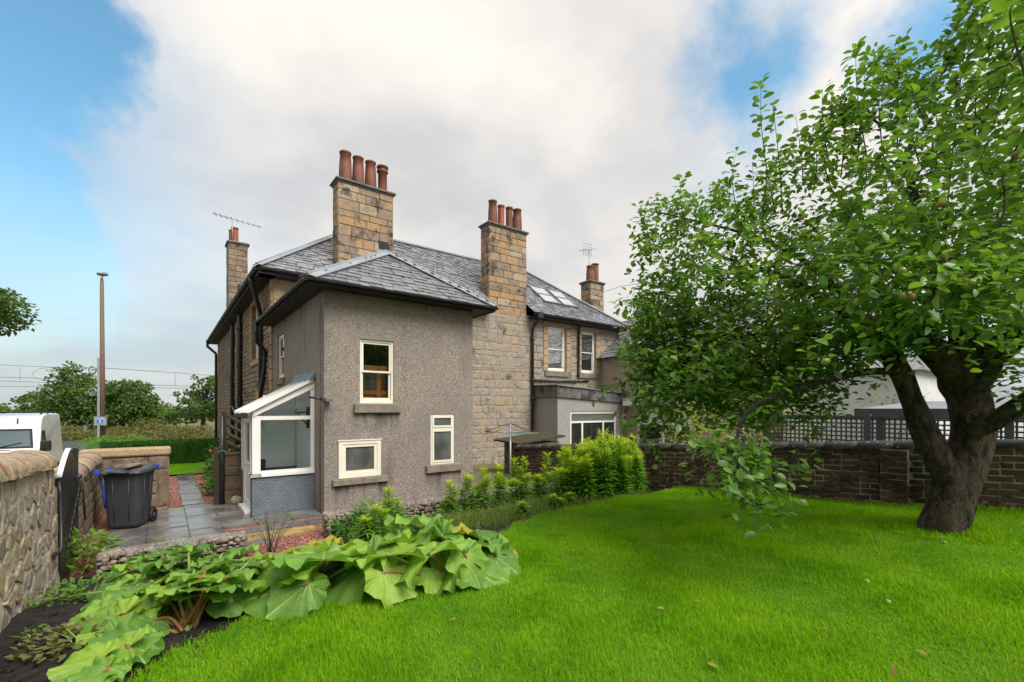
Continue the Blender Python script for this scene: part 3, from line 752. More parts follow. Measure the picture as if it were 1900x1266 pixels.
# ================================================================== slate roofs
SL = MB(); SL.add([(-.5,0,0),(.5,0,0),(.5,1,0),(-.5,1,0),(-.5,0,1),(.5,0,1),(.5,1,.15),(-.5,1,.15)], [(0,3,2,1),(4,5,6,7),(0,1,5,4),(1,2,6,5),(2,3,7,6),(3,0,4,7)])
def slate_list(O, U, V, Nn, Lslope, xr, gauge, w, seed, skip=None):
    rg = random.Random(seed); out = []; row = 0; t = 0.0
    O, U, V, Nn = Vector(O), Vector(U).normalized(), Vector(V).normalized(), Vector(Nn).normalized()
    while t < Lslope-.02:
        x0, x1 = xr(t+gauge*.4); x = x0 + (w*.5 if row % 2 else 0) + rg.uniform(-.04, .04)*0
        while x < x1:
            ww = w*rg.uniform(.82, 1.15)
            la = max(x-ww/2, x0-.02); lb = min(x+ww/2, x1+.02)
            if lb-la > .05 and not (skip and skip(x, t)):
                c = O+U*((la+lb)/2)+V*(t-.02+rg.uniform(-.007, .007))+Nn*.012
                a = rg.uniform(-.014, .014)
                U2 = (U+V*a).normalized(); V2 = (V-U*a).normalized()
                h = min(gauge*1.6, Lslope-t+.02)
                out.append((c, U2*(lb-la-.007), V2*h, Nn*rg.uniform(.022, .046)))
            x += ww
        t += gauge; row += 1
    return out
def slates_joined(L):
    mb = MB()
    for (c, u, v, n) in L:
        Mx = axes(c, u, v, n); mb.add([Mx @ Vector(p) for p in SL.v], SL.f)
    return mb
def strip(mb, p0, p1, nrm, w, t=.02, roll=.03):       # lead hip: two wings over a roll
    p0, p1 = Vector(p0), Vector(p1); d = (p1-p0).normalized(); nrm = Vector(nrm).normalized(); sd = d.cross(nrm).normalized()
    for k in (-1, 1):
        a = sd*k*w; dn = nrm*(-w*.32)
        h_ = .062; mb.hexa([p0+nrm*h_, p1+nrm*h_, p1+a+dn+nrm*h_, p0+a+dn+nrm*h_, p0+nrm*(h_+t), p1+nrm*(h_+t), p1+a+dn+nrm*(h_+t), p0+a+dn+nrm*(h_+t)])
    mb.tube([p0+nrm*(.075), p1+nrm*(.075)], roll, 8)
    L = (p1-p0).length; n = int(L/1.7)
    for i in range(1, n+1):
        c = p0+d*(L*i/(n+1))
        mb.tube([c-d*.02+nrm*.075, c+d*.02+nrm*.075], roll+.006, 8)
def pipe(name, pts, r, parent, mat=None, collars=(), brackets=True):
    mb = MB(); mb.tube(pts, r, 10); p = part(name, mb, mat or M['black_iron'], parent)
    if collars:
        c = MB()
        for k in collars:
            k = Vector(k); c.tube([k-Vector((0,0,.05)), k+Vector((0,0,.05))], r*1.32, 10); c.tube([k+Vector((0,0,.05)), k+Vector((0,0,.075))], r*1.55, 10)
        part('pipe_collar', c, mat or M['black_iron'], p)
    return p
def half_gutter(mb, p0, p1, r=.06):
    p0, p1 = Vector(p0), Vector(p1); d = (p1-p0).normalized(); sd = d.cross(Vector((0,0,1))).normalized(); up = Vector((0,0,1))
    n = 8; v = []
    for p in (p0, p1):
        for rr in (r, r-.008):
            for k in range(n+1):
                g = PI+PI*k/n; v.append(p+sd*math.cos(g)*rr+up*math.sin(g)*rr)
    m = n+1; f = []
    for k in range(n):
        f.append((k, k+1, 2*m+k+1, 2*m+k)); f.append((m+k+1, m+k, 3*m+k, 3*m+k+1)); f.append((k, m+k, m+k+1, k+1)); f.append((2*m+k+1, 3*m+k+1, 3*m+k, 2*m+k))
    for k in (0, n): f.append((k, 2*m+k, 3*m+k, m+k))
    mb.add(v, f)
    L = (p1-p0).length; k = .9
    while k < L:
        c = p0+d*k; vv = []
        for q_ in (c-d*.025, c+d*.025):
            for j in range(n+1):
                g = PI+PI*j/n; vv.append(q_+sd*math.cos(g)*(r+.012)+up*math.sin(g)*(r+.012))
        mb.add(vv, [(j, j+1, m+j+1, m+j) for j in range(n)]); k += 1.2

# ================================================================== THE STONE HOUSE
EV = 6.27; WALLZ = 6.12; PT = .81; RR = 3.8
hs = thing('stone_house', 'two storey sandstone villa with hipped slate roof and tall stone chimneys behind the harled wing', 'house', (0,5.5,0))
# rear wall and lane wall cores (mortar), then stones on them
nw1 = (11.10, 12.24, 3.88, 5.89); nw2 = (13.24, 14.26, 3.88, 5.89); sw = (7.95, 9.6, 3.95, 5.95)
rw = MB(); holed_wall(rw, mS(5.5), 0, 16.0, -1.2, WALLZ+.1, [nw1, nw2], .2)
rear = part('rear_wall', rw, M['mortar_wall'], hs)
lw = MB(); holed_wall(lw, mQ(0), 5.5, 23.1, -1.2, WALLZ+.1, [sw], .2)
lw.add([(0,23.1,-1.2),(16,23.1,-1.2),(16,23.1,WALLZ+.1),(0,23.1,WALLZ+.1)], [(0,1,2,3)]); lw.add([(16,5.5,-1.2),(16,23.1,-1.2),(16,23.1,WALLZ+.1),(16,5.5,WALLZ+.1)], [(0,1,2,3)])
side = part('lane_wall', lw, M['mortar_dark'], hs)
# dressed surrounds and the coursed wall around the neighbour's windows
dress = [(nw1[0]-.28, nw1[1]+.28, nw1[2]-.26, nw1[3]+.32), (nw2[0]-.28, nw2[1]+.28, nw2[2]-.26, nw2[3]+.32)]
rest = lay(10.05, 16.0, -1.0, WALLZ, (.24, .36), (.3, .7), dress, 8)
rest += lay(0.0, 7.0, 3.4, WALLZ, (.24, .34), (.3, .7), (), 9)
part('stone_courses', stones_joined(MB(), ASH, 's', 5.5, rest, .03), M['stone_wall'], rear, kind='stuff')
for (b0, b1, c0, c1) in (nw1, nw2):
    for (x, z, w, h) in [(b0-.27, c1+.005, b1-b0+.54, .30)] + [(x, c0+k*.335-.02, .26, .325) for x in (b0-.27, b1+.01) for k in range(6)]:
        inst('dressed_stone', shared(ASH[:2], 'dressed', M['stone_dress'])[0], rear, smat('s', 5.5, x, z, w, h, .045))
sq = lay(5.5, 23.1, -1.0, WALLZ, (.13, .19), (.20, .46), [(sw[0]-.3, sw[1]+.3, sw[2]-.3, sw[3]+.3), (5.4, 5.8, -1, 7)], 12, .016)
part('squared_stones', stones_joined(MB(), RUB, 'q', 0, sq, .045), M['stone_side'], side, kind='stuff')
dr = [(5.5, 4.72-.02+k*.36, .42 if k % 2 else .3, .345) for k in range(4)] + [(5.5, -.2+k*.36, .42 if k % 2 else .3, .345) for k in range(14)]
dr += [(sw[0]-.28, sw[3]+.01, sw[1]-sw[0]+.56, .28), (sw[0]-.2, sw[2]-.22, sw[1]-sw[0]+.4, .2)] + [(x, sw[2]+k*.335, .26, .325) for x in (sw[0]-.27, sw[1]+.01) for k in range(6)]
dr += [(6.9, 2.35, 1.6, .45)]
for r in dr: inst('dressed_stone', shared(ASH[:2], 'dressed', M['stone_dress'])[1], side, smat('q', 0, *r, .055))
q2 = [(0.0, 4.4+k*.36, .32 if k % 2 else .5, .345) for k in range(5)]
for r in q2: inst('dressed_stone', shared(ASH[:2], 'dressed', M['stone_dress'])[0], rear, smat('s', 5.5, *r, .05))
# windows
for (b0, b1, c0, c1), blind in ((nw1, True), (nw2, False)):
    w = sash_window(hs, mS(5.5), b0, b1, c0, c1, .10, M['white'], M['glass'] if blind else M['glass_dark'], t=.075)
    if blind:
        mb = MB()
        for k in range(34): mb.bx(mS(5.5), b0+.1, b1-.1, .188, .196, c0+.06+k*.055, c0+.06+k*.055+.05)
        part('blind', mb, M['blind'], w)
        part('room_back', MB().bx(mS(5.5), b0, b1, .5, .55, c0, c1), M['wood_dark'], w)
    sill(mS(5.5), b0-.2, b1+.2, c0-.24, c0-.005, .07, M['sill'], w)
w = sash_window(hs, mQ(0), *sw, .12, M['white'], M['glass_dark'], t=.075)
# roof
def on_rear(s, r): return (s, 5.0+r, EV+PT*r)
k = math.hypot(1, PT)
VR = Vector((0,1,PT)).normalized(); NR = Vector((0,-PT,1)).normalized()
rb = MB(); e = [(-.5,5.0,EV),(16.2,5.0,EV),(16.2,23.6,EV),(-.5,23.6,EV)]; tp = [(3.3,8.8,EV+PT*RR),(12.4,8.8,EV+PT*RR),(12.4,19.8,EV+PT*RR),(3.3,19.8,EV+PT*RR)]
rb.add(e+tp, [(1,2,6,5),(2,3,7,6),(3,0,4,7),(4,5,6,7)])
def rp(s, r): return (s, 5.0+r, EV+PT*r)
rb.add([rp(.61,1.11), rp(15.09,1.11), rp(12.4,RR), rp(3.3,RR)], [(0,1,2,3)])       # above the chimneys, then between them down to the eaves
rb.add([rp(-.5,0), rp(1.9,0), rp(1.9,1.11), rp(.61,1.11)], [(0,1,2,3)]); rb.add([rp(3.8,0), rp(7.88,0), rp(7.88,1.11), rp(3.8,1.11)], [(0,1,2,3)]); rb.add([rp(9.88,0), rp(16.2,0), rp(15.09,1.11), rp(9.88,1.11)], [(0,1,2,3)])
roof = part('roof', rb, M['slate_far'], hs)
CH1 = (1.916, 3.79, 5.5, 6.1); CH2 = (7.9, 9.86, 5.5, 6.1)
def skip_rear(x, t):
    r = t/k
    for c in (CH1, CH2):
        if c[0]-.62 < x-.5 < c[1]+.05 and r < c[3]-5.0+.02 and c[0]-.1 < x-.5+.13: return True
    for (a, b, c_, d_) in ((11.3,13.5,.95,2.25),(6.7,7.2,1.85,2.2)):
        if a < x-.5 < b and c_-.1 < r < d_: return True
    return False
SLR = slate_list((-.5,5.0,EV), (1,0,0), VR, NR, RR*k, lambda t: (t/k+.08, 16.7-t/k-.08), .19, .27, 31, skip_rear)
part('slate_courses', slates_joined(SLR), M['slate_far'], roof, kind='stuff')
VL = Vector((1,0,PT)).normalized(); NL = Vector((-PT,0,1)).normalized()
SLL = slate_list((-.5,23.6,EV), (0,-1,0), VL, NL, RR*k, lambda t: (t/k+.08, 18.6-t/k-.08), .21, .30, 32)
part('slate_courses', slates_joined(SLL), M['slate_far'], roof, kind='stuff')
hp = MB()
strip(hp, e[0], tp[0], (-.5,-.5,1), .14); strip(hp, e[1], tp[1], (.5,-.5,1), .14)
strip(hp, tp[0], tp[1], (0,-.3,1), .13); strip(hp, tp[0], tp[3], (-.3,0,1), .13); strip(hp, e[3], tp[3], (-.5,.5,1), .14)
part('lead_flashing', hp, M['lead'], roof)
# eaves: soffit boards, fascia and gutters
for (a, b) in ((-.42, 1.86), (3.85, 7.85), (9.92, 16.1)):
    mb = MB(); mb.box(a, b, 5.08, 5.498, WALLZ-.03, WALLZ); mb.box(a, b, 5.04, 5.075, WALLZ-.03, EV-.02)
    part('eaves', mb, M['soffit'], hs)
    g = MB(); half_gutter(g, (a-.02, 4.97, EV-.02), (b, 4.97, EV-.02), .065); part('gutter', g, M['gutter'], hs)
mb = MB(); mb.box(-.42, -.002, 5.0, 23.5, WALLZ-.03, WALLZ); mb.box(-.46, -.425, 5.0, 23.5, WALLZ-.03, EV-.02)
part('eaves', mb, M['soffit'], hs)
g = MB(); half_gutter(g, (-.53, 4.95, EV-.03), (-.53, 23.6, EV-.03), .075); part('gutter', g, M['gutter'], hs)
# chimneys with their stones, copes and pots
def pot(c, h, r, kind, parent, mat):
    mb = MB()
    if kind == 'tall': pr = [(r*1.0,0),(r*1.06,h*.12),(r*.98,h*.6),(r*.84,h*.93),(r*.98,h*.95),(r*.98,h),(r*.78,h),(r*.72,h*.7),(0,h*.68)]
    elif kind == 'cowl': pr = [(r*.78,0),(r*.76,h*.72),(r*.98,h*.75),(r*1.0,h*.80),(r*.8,h*.82),(r*.72,h*.9),(r*1.02,h*.92),(r*1.0,h*.97),(r*.55,h*1.02),(0,h*1.03)]
    else: pr = [(r*.85,0),(r*.84,h*.8),(r*.80,h*.92),(r*.95,h*.94),(r*.95,h),(r*.75,h),(r*.7,h*.7),(0,h*.68)]
    mb.lathe(pr, c, 18); return part('chimney_pot', mb, mat, parent)
def chimney(c, z0, z1, mat, seed, pots, faces=('s','q'), course=(.21,.36), parent=hs, joined=False, label=None):
    s0, s1, q0, q1 = c
    core = MB(); core.box(s0+.012, s1-.012, q0+.012, q1-.012, z0, z1)
    ch = part('chimney', core, M['mortar_dark'], parent, label=label)
    fr = lay(s0, s1, z0, z1, course, (.24, .74), (), seed, .014); sd = lay(q0, q1, z0, z1, course, (.24, .4), (), seed, .012)
    if joined:
        mb = stones_joined(MB(), ASH, 's', q0+.012, fr, .03); stones_joined(mb, ASH, 'q', s0+.012, sd, .03)
        part('chimney_stones', mb, mat, ch, kind='stuff')
    else:
        stones_as_parts('chimney_stone', ch, ASH, 'chim_stone', mat, 's', q0+.012, fr, .024, seed)
        stones_as_parts('chimney_stone', ch, ASH, 'chim_stone', mat, 'q', s0+.012, sd, .024, seed)
        # the faces that look away from the garden
        bk = MB(); rg = random.Random(seed)
        for (a, z, w, h) in fr: bk.box(a, a+w, q1-.02, q1+.012, z, z+h)
        for (a, z, w, h) in sd: bk.box(s1-.02, s1+.012, a+.012, a+w-.012, z, z+h)
        part('chimney_stones', bk, mat, ch, kind='stuff')
    cp = MB(); o = .09
    cp.box(s0-.03, s1+.03, q0-.03, q1+.03, z1, z1+.07)
    cp.add([(s0-o,q0-o,z1+.07),(s1+o,q0-o,z1+.07),(s1+o,q1+o,z1+.07),(s0-o,q1+o,z1+.07),(s0-o,q0-o,z1+.12),(s1+o,q0-o,z1+.12),(s1+o,q1+o,z1+.12),(s0-o,q1+o,z1+.12),
            (s0+.05,q0+.05,z1+.20),(s1-.05,q0+.05,z1+.20),(s1-.05,q1-.05,z1+.20),(s0+.05,q1-.05,z1+.20)],
           [(0,3,2,1),(0,1,5,4),(1,2,6,5),(2,3,7,6),(3,0,4,7),(4,5,9,8),(5,6,10,9),(6,7,11,10),(7,4,8,11),(8,9,10,11)])
    part('chimney_cope', cp, M['cap_stone'], ch)
    for (f, h, r, kd, pm) in pots:
        pot((s0+(s1-s0)*f, (q0+q1)/2, z1+.19), h, r, kd, ch, pm)
    return ch
c1 = chimney(CH1, 6.55, 9.63, M['stone_chim'], 21, [(.17,.98,.20,'tall',M['pot']),(.40,.95,.19,'tall',M['pot']),(.63,.94,.19,'tall',M['pot']),(.86,.94,.20,'cowl',M['pot'])])
hole = MB(); hole.box(3.27, 3.62, 5.47, 5.52, 7.72, 7.98); part('blocked_opening', hole, M['soffit'], c1)
chimney(CH2, 6.1, 9.67, M['stone_chim'], 22, [(.2,.98,.19,'tall',M['pot']),(.42,.90,.165,'round',M['pot_red']),(.64,.93,.175,'round',M['pot']),(.86,.95,.20,'tall',M['pot'])])
chimney((.15,1.05,19.0,20.0), 6.4, 11.1, M['stone_side'], 23, [(.38,.85,.2,'round',M['pot_red']),(.15,.7,.1,'round',M['pot'])], joined=True)
chimney((15.1,16.1,6.6,7.3), 6.4, 8.75, M['stone_chim'], 24, [(.35,.82,.22,'tall',M['pot']),(.72,1.0,.22,'round',M['pot'])], joined=True)
# roof lights
for (a, b) in ((11.3, 12.35), (12.5, 13.5)):
    fr = MB(); gl = MB()
    def pr(s, r, h): return Vector(on_rear(s, r))+NR*h
    def slab(mb, s0, s1, r0, r1, h0, h1): mb.hexa([pr(s0,r0,h0),pr(s1,r0,h0),pr(s1,r1,h0),pr(s0,r1,h0),pr(s0,r0,h1),pr(s1,r0,h1),pr(s1,r1,h1),pr(s0,r1,h1)])
    r0, r1 = .95, 2.25
    for (x0, x1, y0, y1) in ((a,a+.07,r0,r1),(b-.07,b,r0,r1),(a+.07,b-.07,r0,r0+.07),(a+.07,b-.07,r1-.07,r1),(a+.07,b-.07,1.58,1.64)): slab(fr, x0, x1, y0, y1, .01, .10)
    rl = part('rooflight', fr, M['lead_dark'], roof)
    for (y0, y1) in ((r0+.07,1.58),(1.64,r1-.07)):
        gl = MB(); slab(gl, a+.07, b-.07, y0, y1, .06, .075); p = part('pane', gl, M['glass_sky'], rl.parent); p.name = 'rooflight_pane'
fr = MB(); slab(fr, 6.7, 7.25, 1.85, 2.2, .01, .05); part('rooflight', fr, M['lead_dark'], roof)
pipe('vent_pipe', [(5.75,6.1,EV+PT*1.1-.1),(5.75,6.1,EV+PT*1.1+.5)], .06, hs, M['lead_dark'])
# rainwater pipes
G = M['black_iron']
pipe('downpipe', [(10.15,4.97,EV-.05),(10.15,4.97,EV-.25),(10.13,5.35,EV-.55),(10.13,5.40,EV-.8),(10.13,5.40,-1.0)], .065, hs, G, [(10.13,5.40,z) for z in (5.2,3.4,2.6,.9)])
hop = MB(); hop.box(10.02,10.3,4.86,5.06,EV-.22,EV+.02); part('hopper', hop, G, hs)
pipe('downpipe', [(12.98,5.05,EV-.05),(12.98,5.38,EV-.3),(12.98,5.42,3.6),(12.9,5.42,3.46),(12.6,5.42,3.44),(10.2,5.42,3.40)], .055, hs, G, [(12.98,5.42,3.75)])
pipe('waste_pipe', [(12.9,5.44,3.46),(13.7,5.44,3.50)], .05, hs, G)
pipe('downpipe', [(-.53,6.05,EV-.06),(-.5,6.05,EV-.25),(-.12,7.0,EV-1.0),(-.10,7.07,EV-1.15),(-.10,7.07,-.6)], .07, hs, G, [(-.10,7.07,z) for z in (5.0,2.9,1.4)])
pipe('soil_pipe', [(-.13,12.0,-.6),(-.13,12.0,5.9),(-.13,12.0,7.3)], .095, hs, G, [(-.13,12.0,z) for z in (.9,2.5,3.9,5.4)])
pipe('soil_pipe', [(-.12,14.7,-.6),(-.12,14.7,5.9),(-.12,14.7,7.2)], .085, hs, G, [(-.12,14.7,z) for z in (1.2,2.4,3.6)])
pipe('waste_pipe', [(-.12,14.7,2.3),(-.14,12.1,1.6)], .06, hs, G)
pipe('downpipe', [(-.53,23.3,EV-.06),(-.53,23.3,EV-.35),(-.12,23.2,EV-.75),(-.10,23.2,EV-.9),(-.10,23.2,-.6)], .08, hs, G)
part('pipe_bracket', MB().box(-.35,-.1,11.9,12.1,6.55,6.62), G, hs)

# aerials stand on the chimneys: things of their own
def yagi(base, h, direc, L, n, label, tilt=0.0, r=.014):
    t = thing('television_aerial', label, 'aerial', base, 'W', 'television aerials on the chimneys')
    b = Vector(base); d = Vector(direc).normalized(); sd = d.cross(Vector((0,0,1))).normalized(); top = b+Vector((0,0,h))
    part('mast', MB().tube([b, top], r*1.3, 6), M['galv'], t)
    p0 = top-d*L*.4+Vector((0,0,-tilt*L*.4)); p1 = top+d*L*.6+Vector((0,0,tilt*L*.6))
    part('boom', MB().tube([p0, p1], r, 6), M['galv'], t)
    for k in range(n):
        c = p0.lerp(p1, (k+.5)/n); w = .34-.18*k/n
        part('element', MB().tube([c-sd*w*.5-Vector((0,0,w*.2)), c+sd*w*.5+Vector((0,0,w*.2))], r*.7, 5), M['galv'], t)
    return t
yagi(W(.35,19.3,11.2), 1.35, (.95,.25,0), 2.4, 9, 'long thin television aerial on the left hand chimney beyond the red pot', -.22, .022)
t = yagi(W(15.3,6.9,8.9), 1.7, (-.6,.5,.1), 1.0, 5, 'bushy television aerial with grid reflector on the right hand distant chimney', 0, .016)
g = MB(); b0 = W(15.3,6.9,10.6)
for kx in range(5): g.tube([b0+Vector((-.34,-.15,-.30+.15*kx)), b0+Vector((.14,.12,-.30+.15*kx))], .009, 5)
for kx in range(4): g.tube([b0+Vector((-.34+.16*kx,-.15+.09*kx,-.33)), b0+Vector((-.34+.16*kx,-.15+.09*kx,.33))], .009, 5)
part('reflector_grid', g, M['galv'], t)

# ================================================================== THE HARLED WING
hw = thing('harled_wing', 'two storey pebble dashed rear wing with a small hipped slate roof', 'house wing', (0,0,0))
EW = 4.72; XW = 3.61
w1 = (.738, 1.509, 2.30, 3.70); w2 = (.284, 1.195, .71, 1.51); w3 = (2.43, 3.08, .84, 2.05); wl = (3.97, 4.87, 3.05, 4.27)
mb = MB(); holed_wall(mb, mS(0), 0, XW, -.25, 4.66, [w1, w2, w3], .12)
holed_wall(mb, mQ(0), 0, 5.5, -.25, 4.66, [wl], .12)
mb.add([(XW,0,-.25),(XW,5.5,-.25),(XW,5.5,4.66),(XW,0,4.66)], [(0,1,2,3)])
part('wall', mb, M['harl'], hw)
# thin patch of newer render at the corner, above the porch
mb = MB(); mb.prism([(-.008,.28,-.2),(-.008,.28,3.2),(-.008,2.3,2.9),(-.008,2.3,2.6),(-.008,.9,2.3),(-.008,.74,-.2)], (.012,0,0))
part('render_patch', mb, M['harl'], hw)
ap = Vector((2.05,1.8,6.29)); eL = [Vector((-.42,-.42,EW)), Vector((4.03,-.42,EW)), Vector((4.03,5.5,EW)), Vector((-.42,5.5,EW))]; rg_ = Vector((2.05,5.5,6.29))
rb = MB(); rb.add(eL+[ap, rg_], [(0,1,4),(1,2,5,4),(3,0,4,5),(0,3,2,1)])
wroof = part('roof', rb, M['soffit'], hw)
Vf = (Vector((2.05,1.8,6.29))-Vector((2.05,-.42,EW))); Lf = Vf.length; Vf.normalize(); Nf = Vector((1,0,0)).cross(Vf)
S1 = slate_list(eL[0], (1,0,0), Vf, Nf, Lf, lambda t: (2.47*t/Lf+.03, 4.45-1.98*t/Lf-.03), .205, .265, 41)
me_sl = SL.mesh('slate'); me_sl.materials.append(M['slate'])
for (c, u, v, n) in S1[:300]: inst('slate', me_sl, wroof, axes(c, u, v, n))
Vl = Vector((2.47,0,1.57)); Ll = Vl.length; Vl.normalize(); Nl = Vector((0,-1,0)).cross(Vl)
S2 = slate_list(eL[3], (0,-1,0), Vl, Nl, Ll, lambda t: (0, 5.92-2.22*t/Ll), .205, .265, 42)
Vr = Vector((-1.98,0,1.57)); Lr = Vr.length; Vr.normalize(); Nr_ = Vector((0,1,0)).cross(Vr)
S3 = slate_list(eL[1], (0,1,0), Vr, Nr_, Lr, lambda t: (2.22*t/Lr, 5.92), .205, .265, 43)
part('slate_courses', slates_joined(S1[300:]+S2+S3), M['slate'], wroof, kind='stuff')
hp = MB(); strip(hp, eL[0], ap, (-.4,-.5,1), .18, .02, .03); strip(hp, eL[1], ap, (.4,-.5,1), .18, .02, .03); strip(hp, ap, rg_, (0,0,1), .16, .02, .03)
part('lead_flashing', hp, M['lead'], wroof)
mb = MB(); mb.box(-.38,4.0,-.38,-.002,4.64,4.67); mb.box(-.38,-.002,0,5.45,4.64,4.67); mb.box(XW+.002,4.0,0,5.45,4.64,4.67)
mb.box(-.40,4.02,-.42,-.385,4.62,4.715); mb.box(-.42,-.385,-.40,5.45,4.62,4.715); mb.box(4.0,4.03,-.38,5.45,4.62,4.715)
part('eaves', mb, M['soffit'], hw)
g = MB(); half_gutter(g, (-.5,-.48,4.71), (4.06,-.48,4.71), .042); part('gutter', g, M['gutter'], hw)
g = MB(); half_gutter(g, (-.48,-.5,4.70), (-.48,5.5,4.71), .05); part('gutter', g, M['gutter'], hw)
pipe('downpipe', [(-.48,5.3,4.66),(-.48,5.3,4.40),(-.44,5.45,4.15),(-.12,6.2,4.0),(-.08,6.35,3.8),(-.08,6.4,3.55),(-.12,6.95,2.75),(-.12,7.0,2.6)], .06, hw, G, [(-.08,6.37,3.75)])
# windows of the wing
win = sash_window(hw, mS(0), *w1, .035, M['cream'], M['glass'], t=.05)
sill(mS(0), .60, 1.66, 2.10, 2.288, .09, M['sill'], win)
room = MB(); m = mS(0)
for (a0,a1,d0,d1,c0,c1) in ((w1[0]-.5,w1[1]+.5,1.3,1.36,1.9,4.1),(w1[0]-.56,w1[0]-.5,.13,1.3,1.9,4.1),(w1[1]+.5,w1[1]+.56,.13,1.3,1.9,4.1),(w1[0]-.5,w1[1]+.5,.13,1.3,4.1,4.15),(w1[0]-.5,w1[1]+.5,.13,1.3,1.85,1.9)): room.bx(m, a0,a1,d0,d1,c0,c1)
part('room', room, M['wood_dark'], win)
dr_ = MB()
for (a0,a1,c0,c1) in ((.75,.86,1.9,3.15),(1.18,1.28,1.9,3.15),(1.62,1.72,1.9,3.15),(.86,1.62,3.03,3.15),(.86,1.62,1.9,2.15),(.86,1.18,2.5,2.58),(1.28,1.62,2.5,2.58)): dr_.bx(m, a0, a1, .20, .24, c0, c1)
part('inner_door', dr_, M['wood_in'], win); part('door_panel', MB().bx(m, .62, 1.75, .245, .26, 1.9, 3.14), M['wood_in'], win); part('door_glass', MB().bx(m, .88, 1.16, .236, .243, 2.6, 3.0), M['frosted'], win); part('door_glass', MB().bx(m, 1.30, 1.60, .236, .243, 2.6, 3.0), M['frosted'], win)
mb = MB(); ringbox(mb, m, *w2, -.03, .06, .085); mb.bx(m, w2[0]-.02, w2[1]+.02, -.045, -.031, w2[3]-.012, w2[3]+.012)
win = part('window', mb, M['cream'], hw); c = MB(); ringbox(c, m, w2[0]+.088, w2[1]-.088, w2[2]+.088, w2[3]-.088, -.018, .05, .06); part('casement', c, M['cream'], win)
pane(m, w2[0]+.145, w2[1]-.145, w2[2]+.145, w2[3]-.145, .012, M['frosted'], win); sill(m, .16, 1.36, .575, .70, .085, M['sill'], win)
mb = MB(); ringbox(mb, m, *w3, .02, .10, .045); zt = 1.70; mb.bx(m, w3[0]+.045, w3[1]-.045, .02, .10, zt-.025, zt+.025)
win = part('window', mb, M['cream'], hw)
for (c0, c1) in ((w3[2]+.048, zt-.028), (zt+.028, w3[3]-.048)):
    c = MB(); ringbox(c, m, w3[0]+.048, w3[1]-.048, c0, c1, .005, .06, .045); part('casement', c, M['cream'], win)
    pane(m, w3[0]+.09, w3[1]-.09, c0+.042, c1-.042, .03, M['frosted'], win)
sill(m, 2.30, 3.27, .665, .832, .085, M['sill'], win)
mq = mQ(0); win = sash_window(hw, mq, *wl, .04, M['cream'], M['glass_dark'], t=.05); sill(mq, wl[0]-.12, wl[1]+.12, 2.86, 3.04, .07, M['sill'], win)
part('cable', MB().tube([(-.02,.24,4.4),(-.02,.24,-.1)], .007, 5), M['felt_dark'], hw)
# lamp on the corner
t = thing('flood_light', 'small black flood light on an arm at the corner of the harled wall', 'wall light', (0,.02,2.38))
part('bracket', MB().box(-.05,.03,-.05,.06,2.33,2.43), M['black_iron'], t)
part('arm', MB().tube([(-.02,-.02,2.38),(-.28,.08,2.42)], .022, 8), M['black_iron'], t)
hb = MB(); hb.hexa([(-.02,-.26,2.33),(.14,-.20,2.33),(.12,-.03,2.35),(-.05,-.05,2.35),(-.02,-.26,2.38),(.14,-.20,2.38),(.12,-.03,2.43),(-.05,-.05,2.43)]); part('lamp_head', hb, M['lead_dark'], t)

# ================================================================== PORCH
pc = thing('glazed_porch', 'white framed lean to porch with slate blue painted base', 'porch', (-.6,1.5,0))
PQ, PS = .75, -1.20
def zroof(s): return 2.14+.56*(s-PS)
mb = MB(); mb.box(PS, -.003, PQ, PQ+.14, -.25, .78); mb.box(PS, PS+.14, PQ+.14, 1.02, -.25, .78); mb.box(PS, PS+.14, 2.12, 2.42, -.25, .78); mb.box(PS+.14, -.003, 2.30, 2.42, -.25, .78)
part('base_wall', mb, M['porch_base'], pc)
mf = mS(PQ); fr = MB()
fr.bx(mf, PS-.04, -.003, -.04, .16, .782, .84)                               # cill
fr.bx(mf, PS, PS+.10, 0, .10, .842, 2.06); fr.bx(mf, -.08, -.005, 0, .08, .842, zroof(-.05)-.05)
fr.bx(mf, PS+.10, -.08, 0, .07, .842, .90); fr.bx(mf, PS+.10, -.08, 0, .07, 1.95, 2.03)
fr.bx(mf, PS+.10, PS+.15, 0.0, .07, .90, 1.95)
fr.hexa([mf(PS+.02,-.02,zroof(PS)-.12), mf(-.005,-.02,zroof(0)-.17), mf(-.005,.07,zroof(0)-.17), mf(PS+.02,.07,zroof(PS)-.12), mf(PS+.02,-.02,zroof(PS)+.02), mf(-.005,-.02,zroof(0)+.02), mf(-.005,.07,zroof(0)+.02), mf(PS+.02,.07,zroof(PS)+.02)])
ff = part('front_frame', fr, M['white'], pc)
pane(mf, PS+.15, -.08, .90, 1.95, .03, M['glass_porch'], ff)
pn = MB(); pn.prism([mf(PS+.10,.03,2.03), mf(-.08,.03,2.03), mf(-.08,.03,zroof(-.08)-.15), mf(PS+.10,.03,2.06)], (0,.006,0)); part('pane', pn, M['glass_porch'], ff)
md = mQ(PS); fr = MB()
fr.bx(md, PQ-.04, 1.06, -.04, .16, .782, .84)
for a0, a1, c0, c1 in ((.755,.83,.842,2.06),(1.03,1.09,.0,2.06),(2.0,2.07,0,2.06),(.83,1.03,.842,.88),(.83,1.03,1.66,1.72),(.755,2.42,2.0,2.06),(2.36,2.42,.84,2.06),(2.07,2.42,.782,.84)): fr.bx(md, a0, a1, 0, .08, c0, c1)
fr.bx(md, 1.02, 2.10, -.10, .10, -.06, .05)
sf = part('side_frame', fr, M['white'], pc)
pane(md, .83, 1.03, .88, 1.66, .03, M['glass_porch'], sf); pane(md, .83, 1.03, 1.72, 2.0, .03, M['glass_porch'], sf); pane(md, 2.07, 2.36, .84, 2.0, .03, M['glass_porch'], sf)
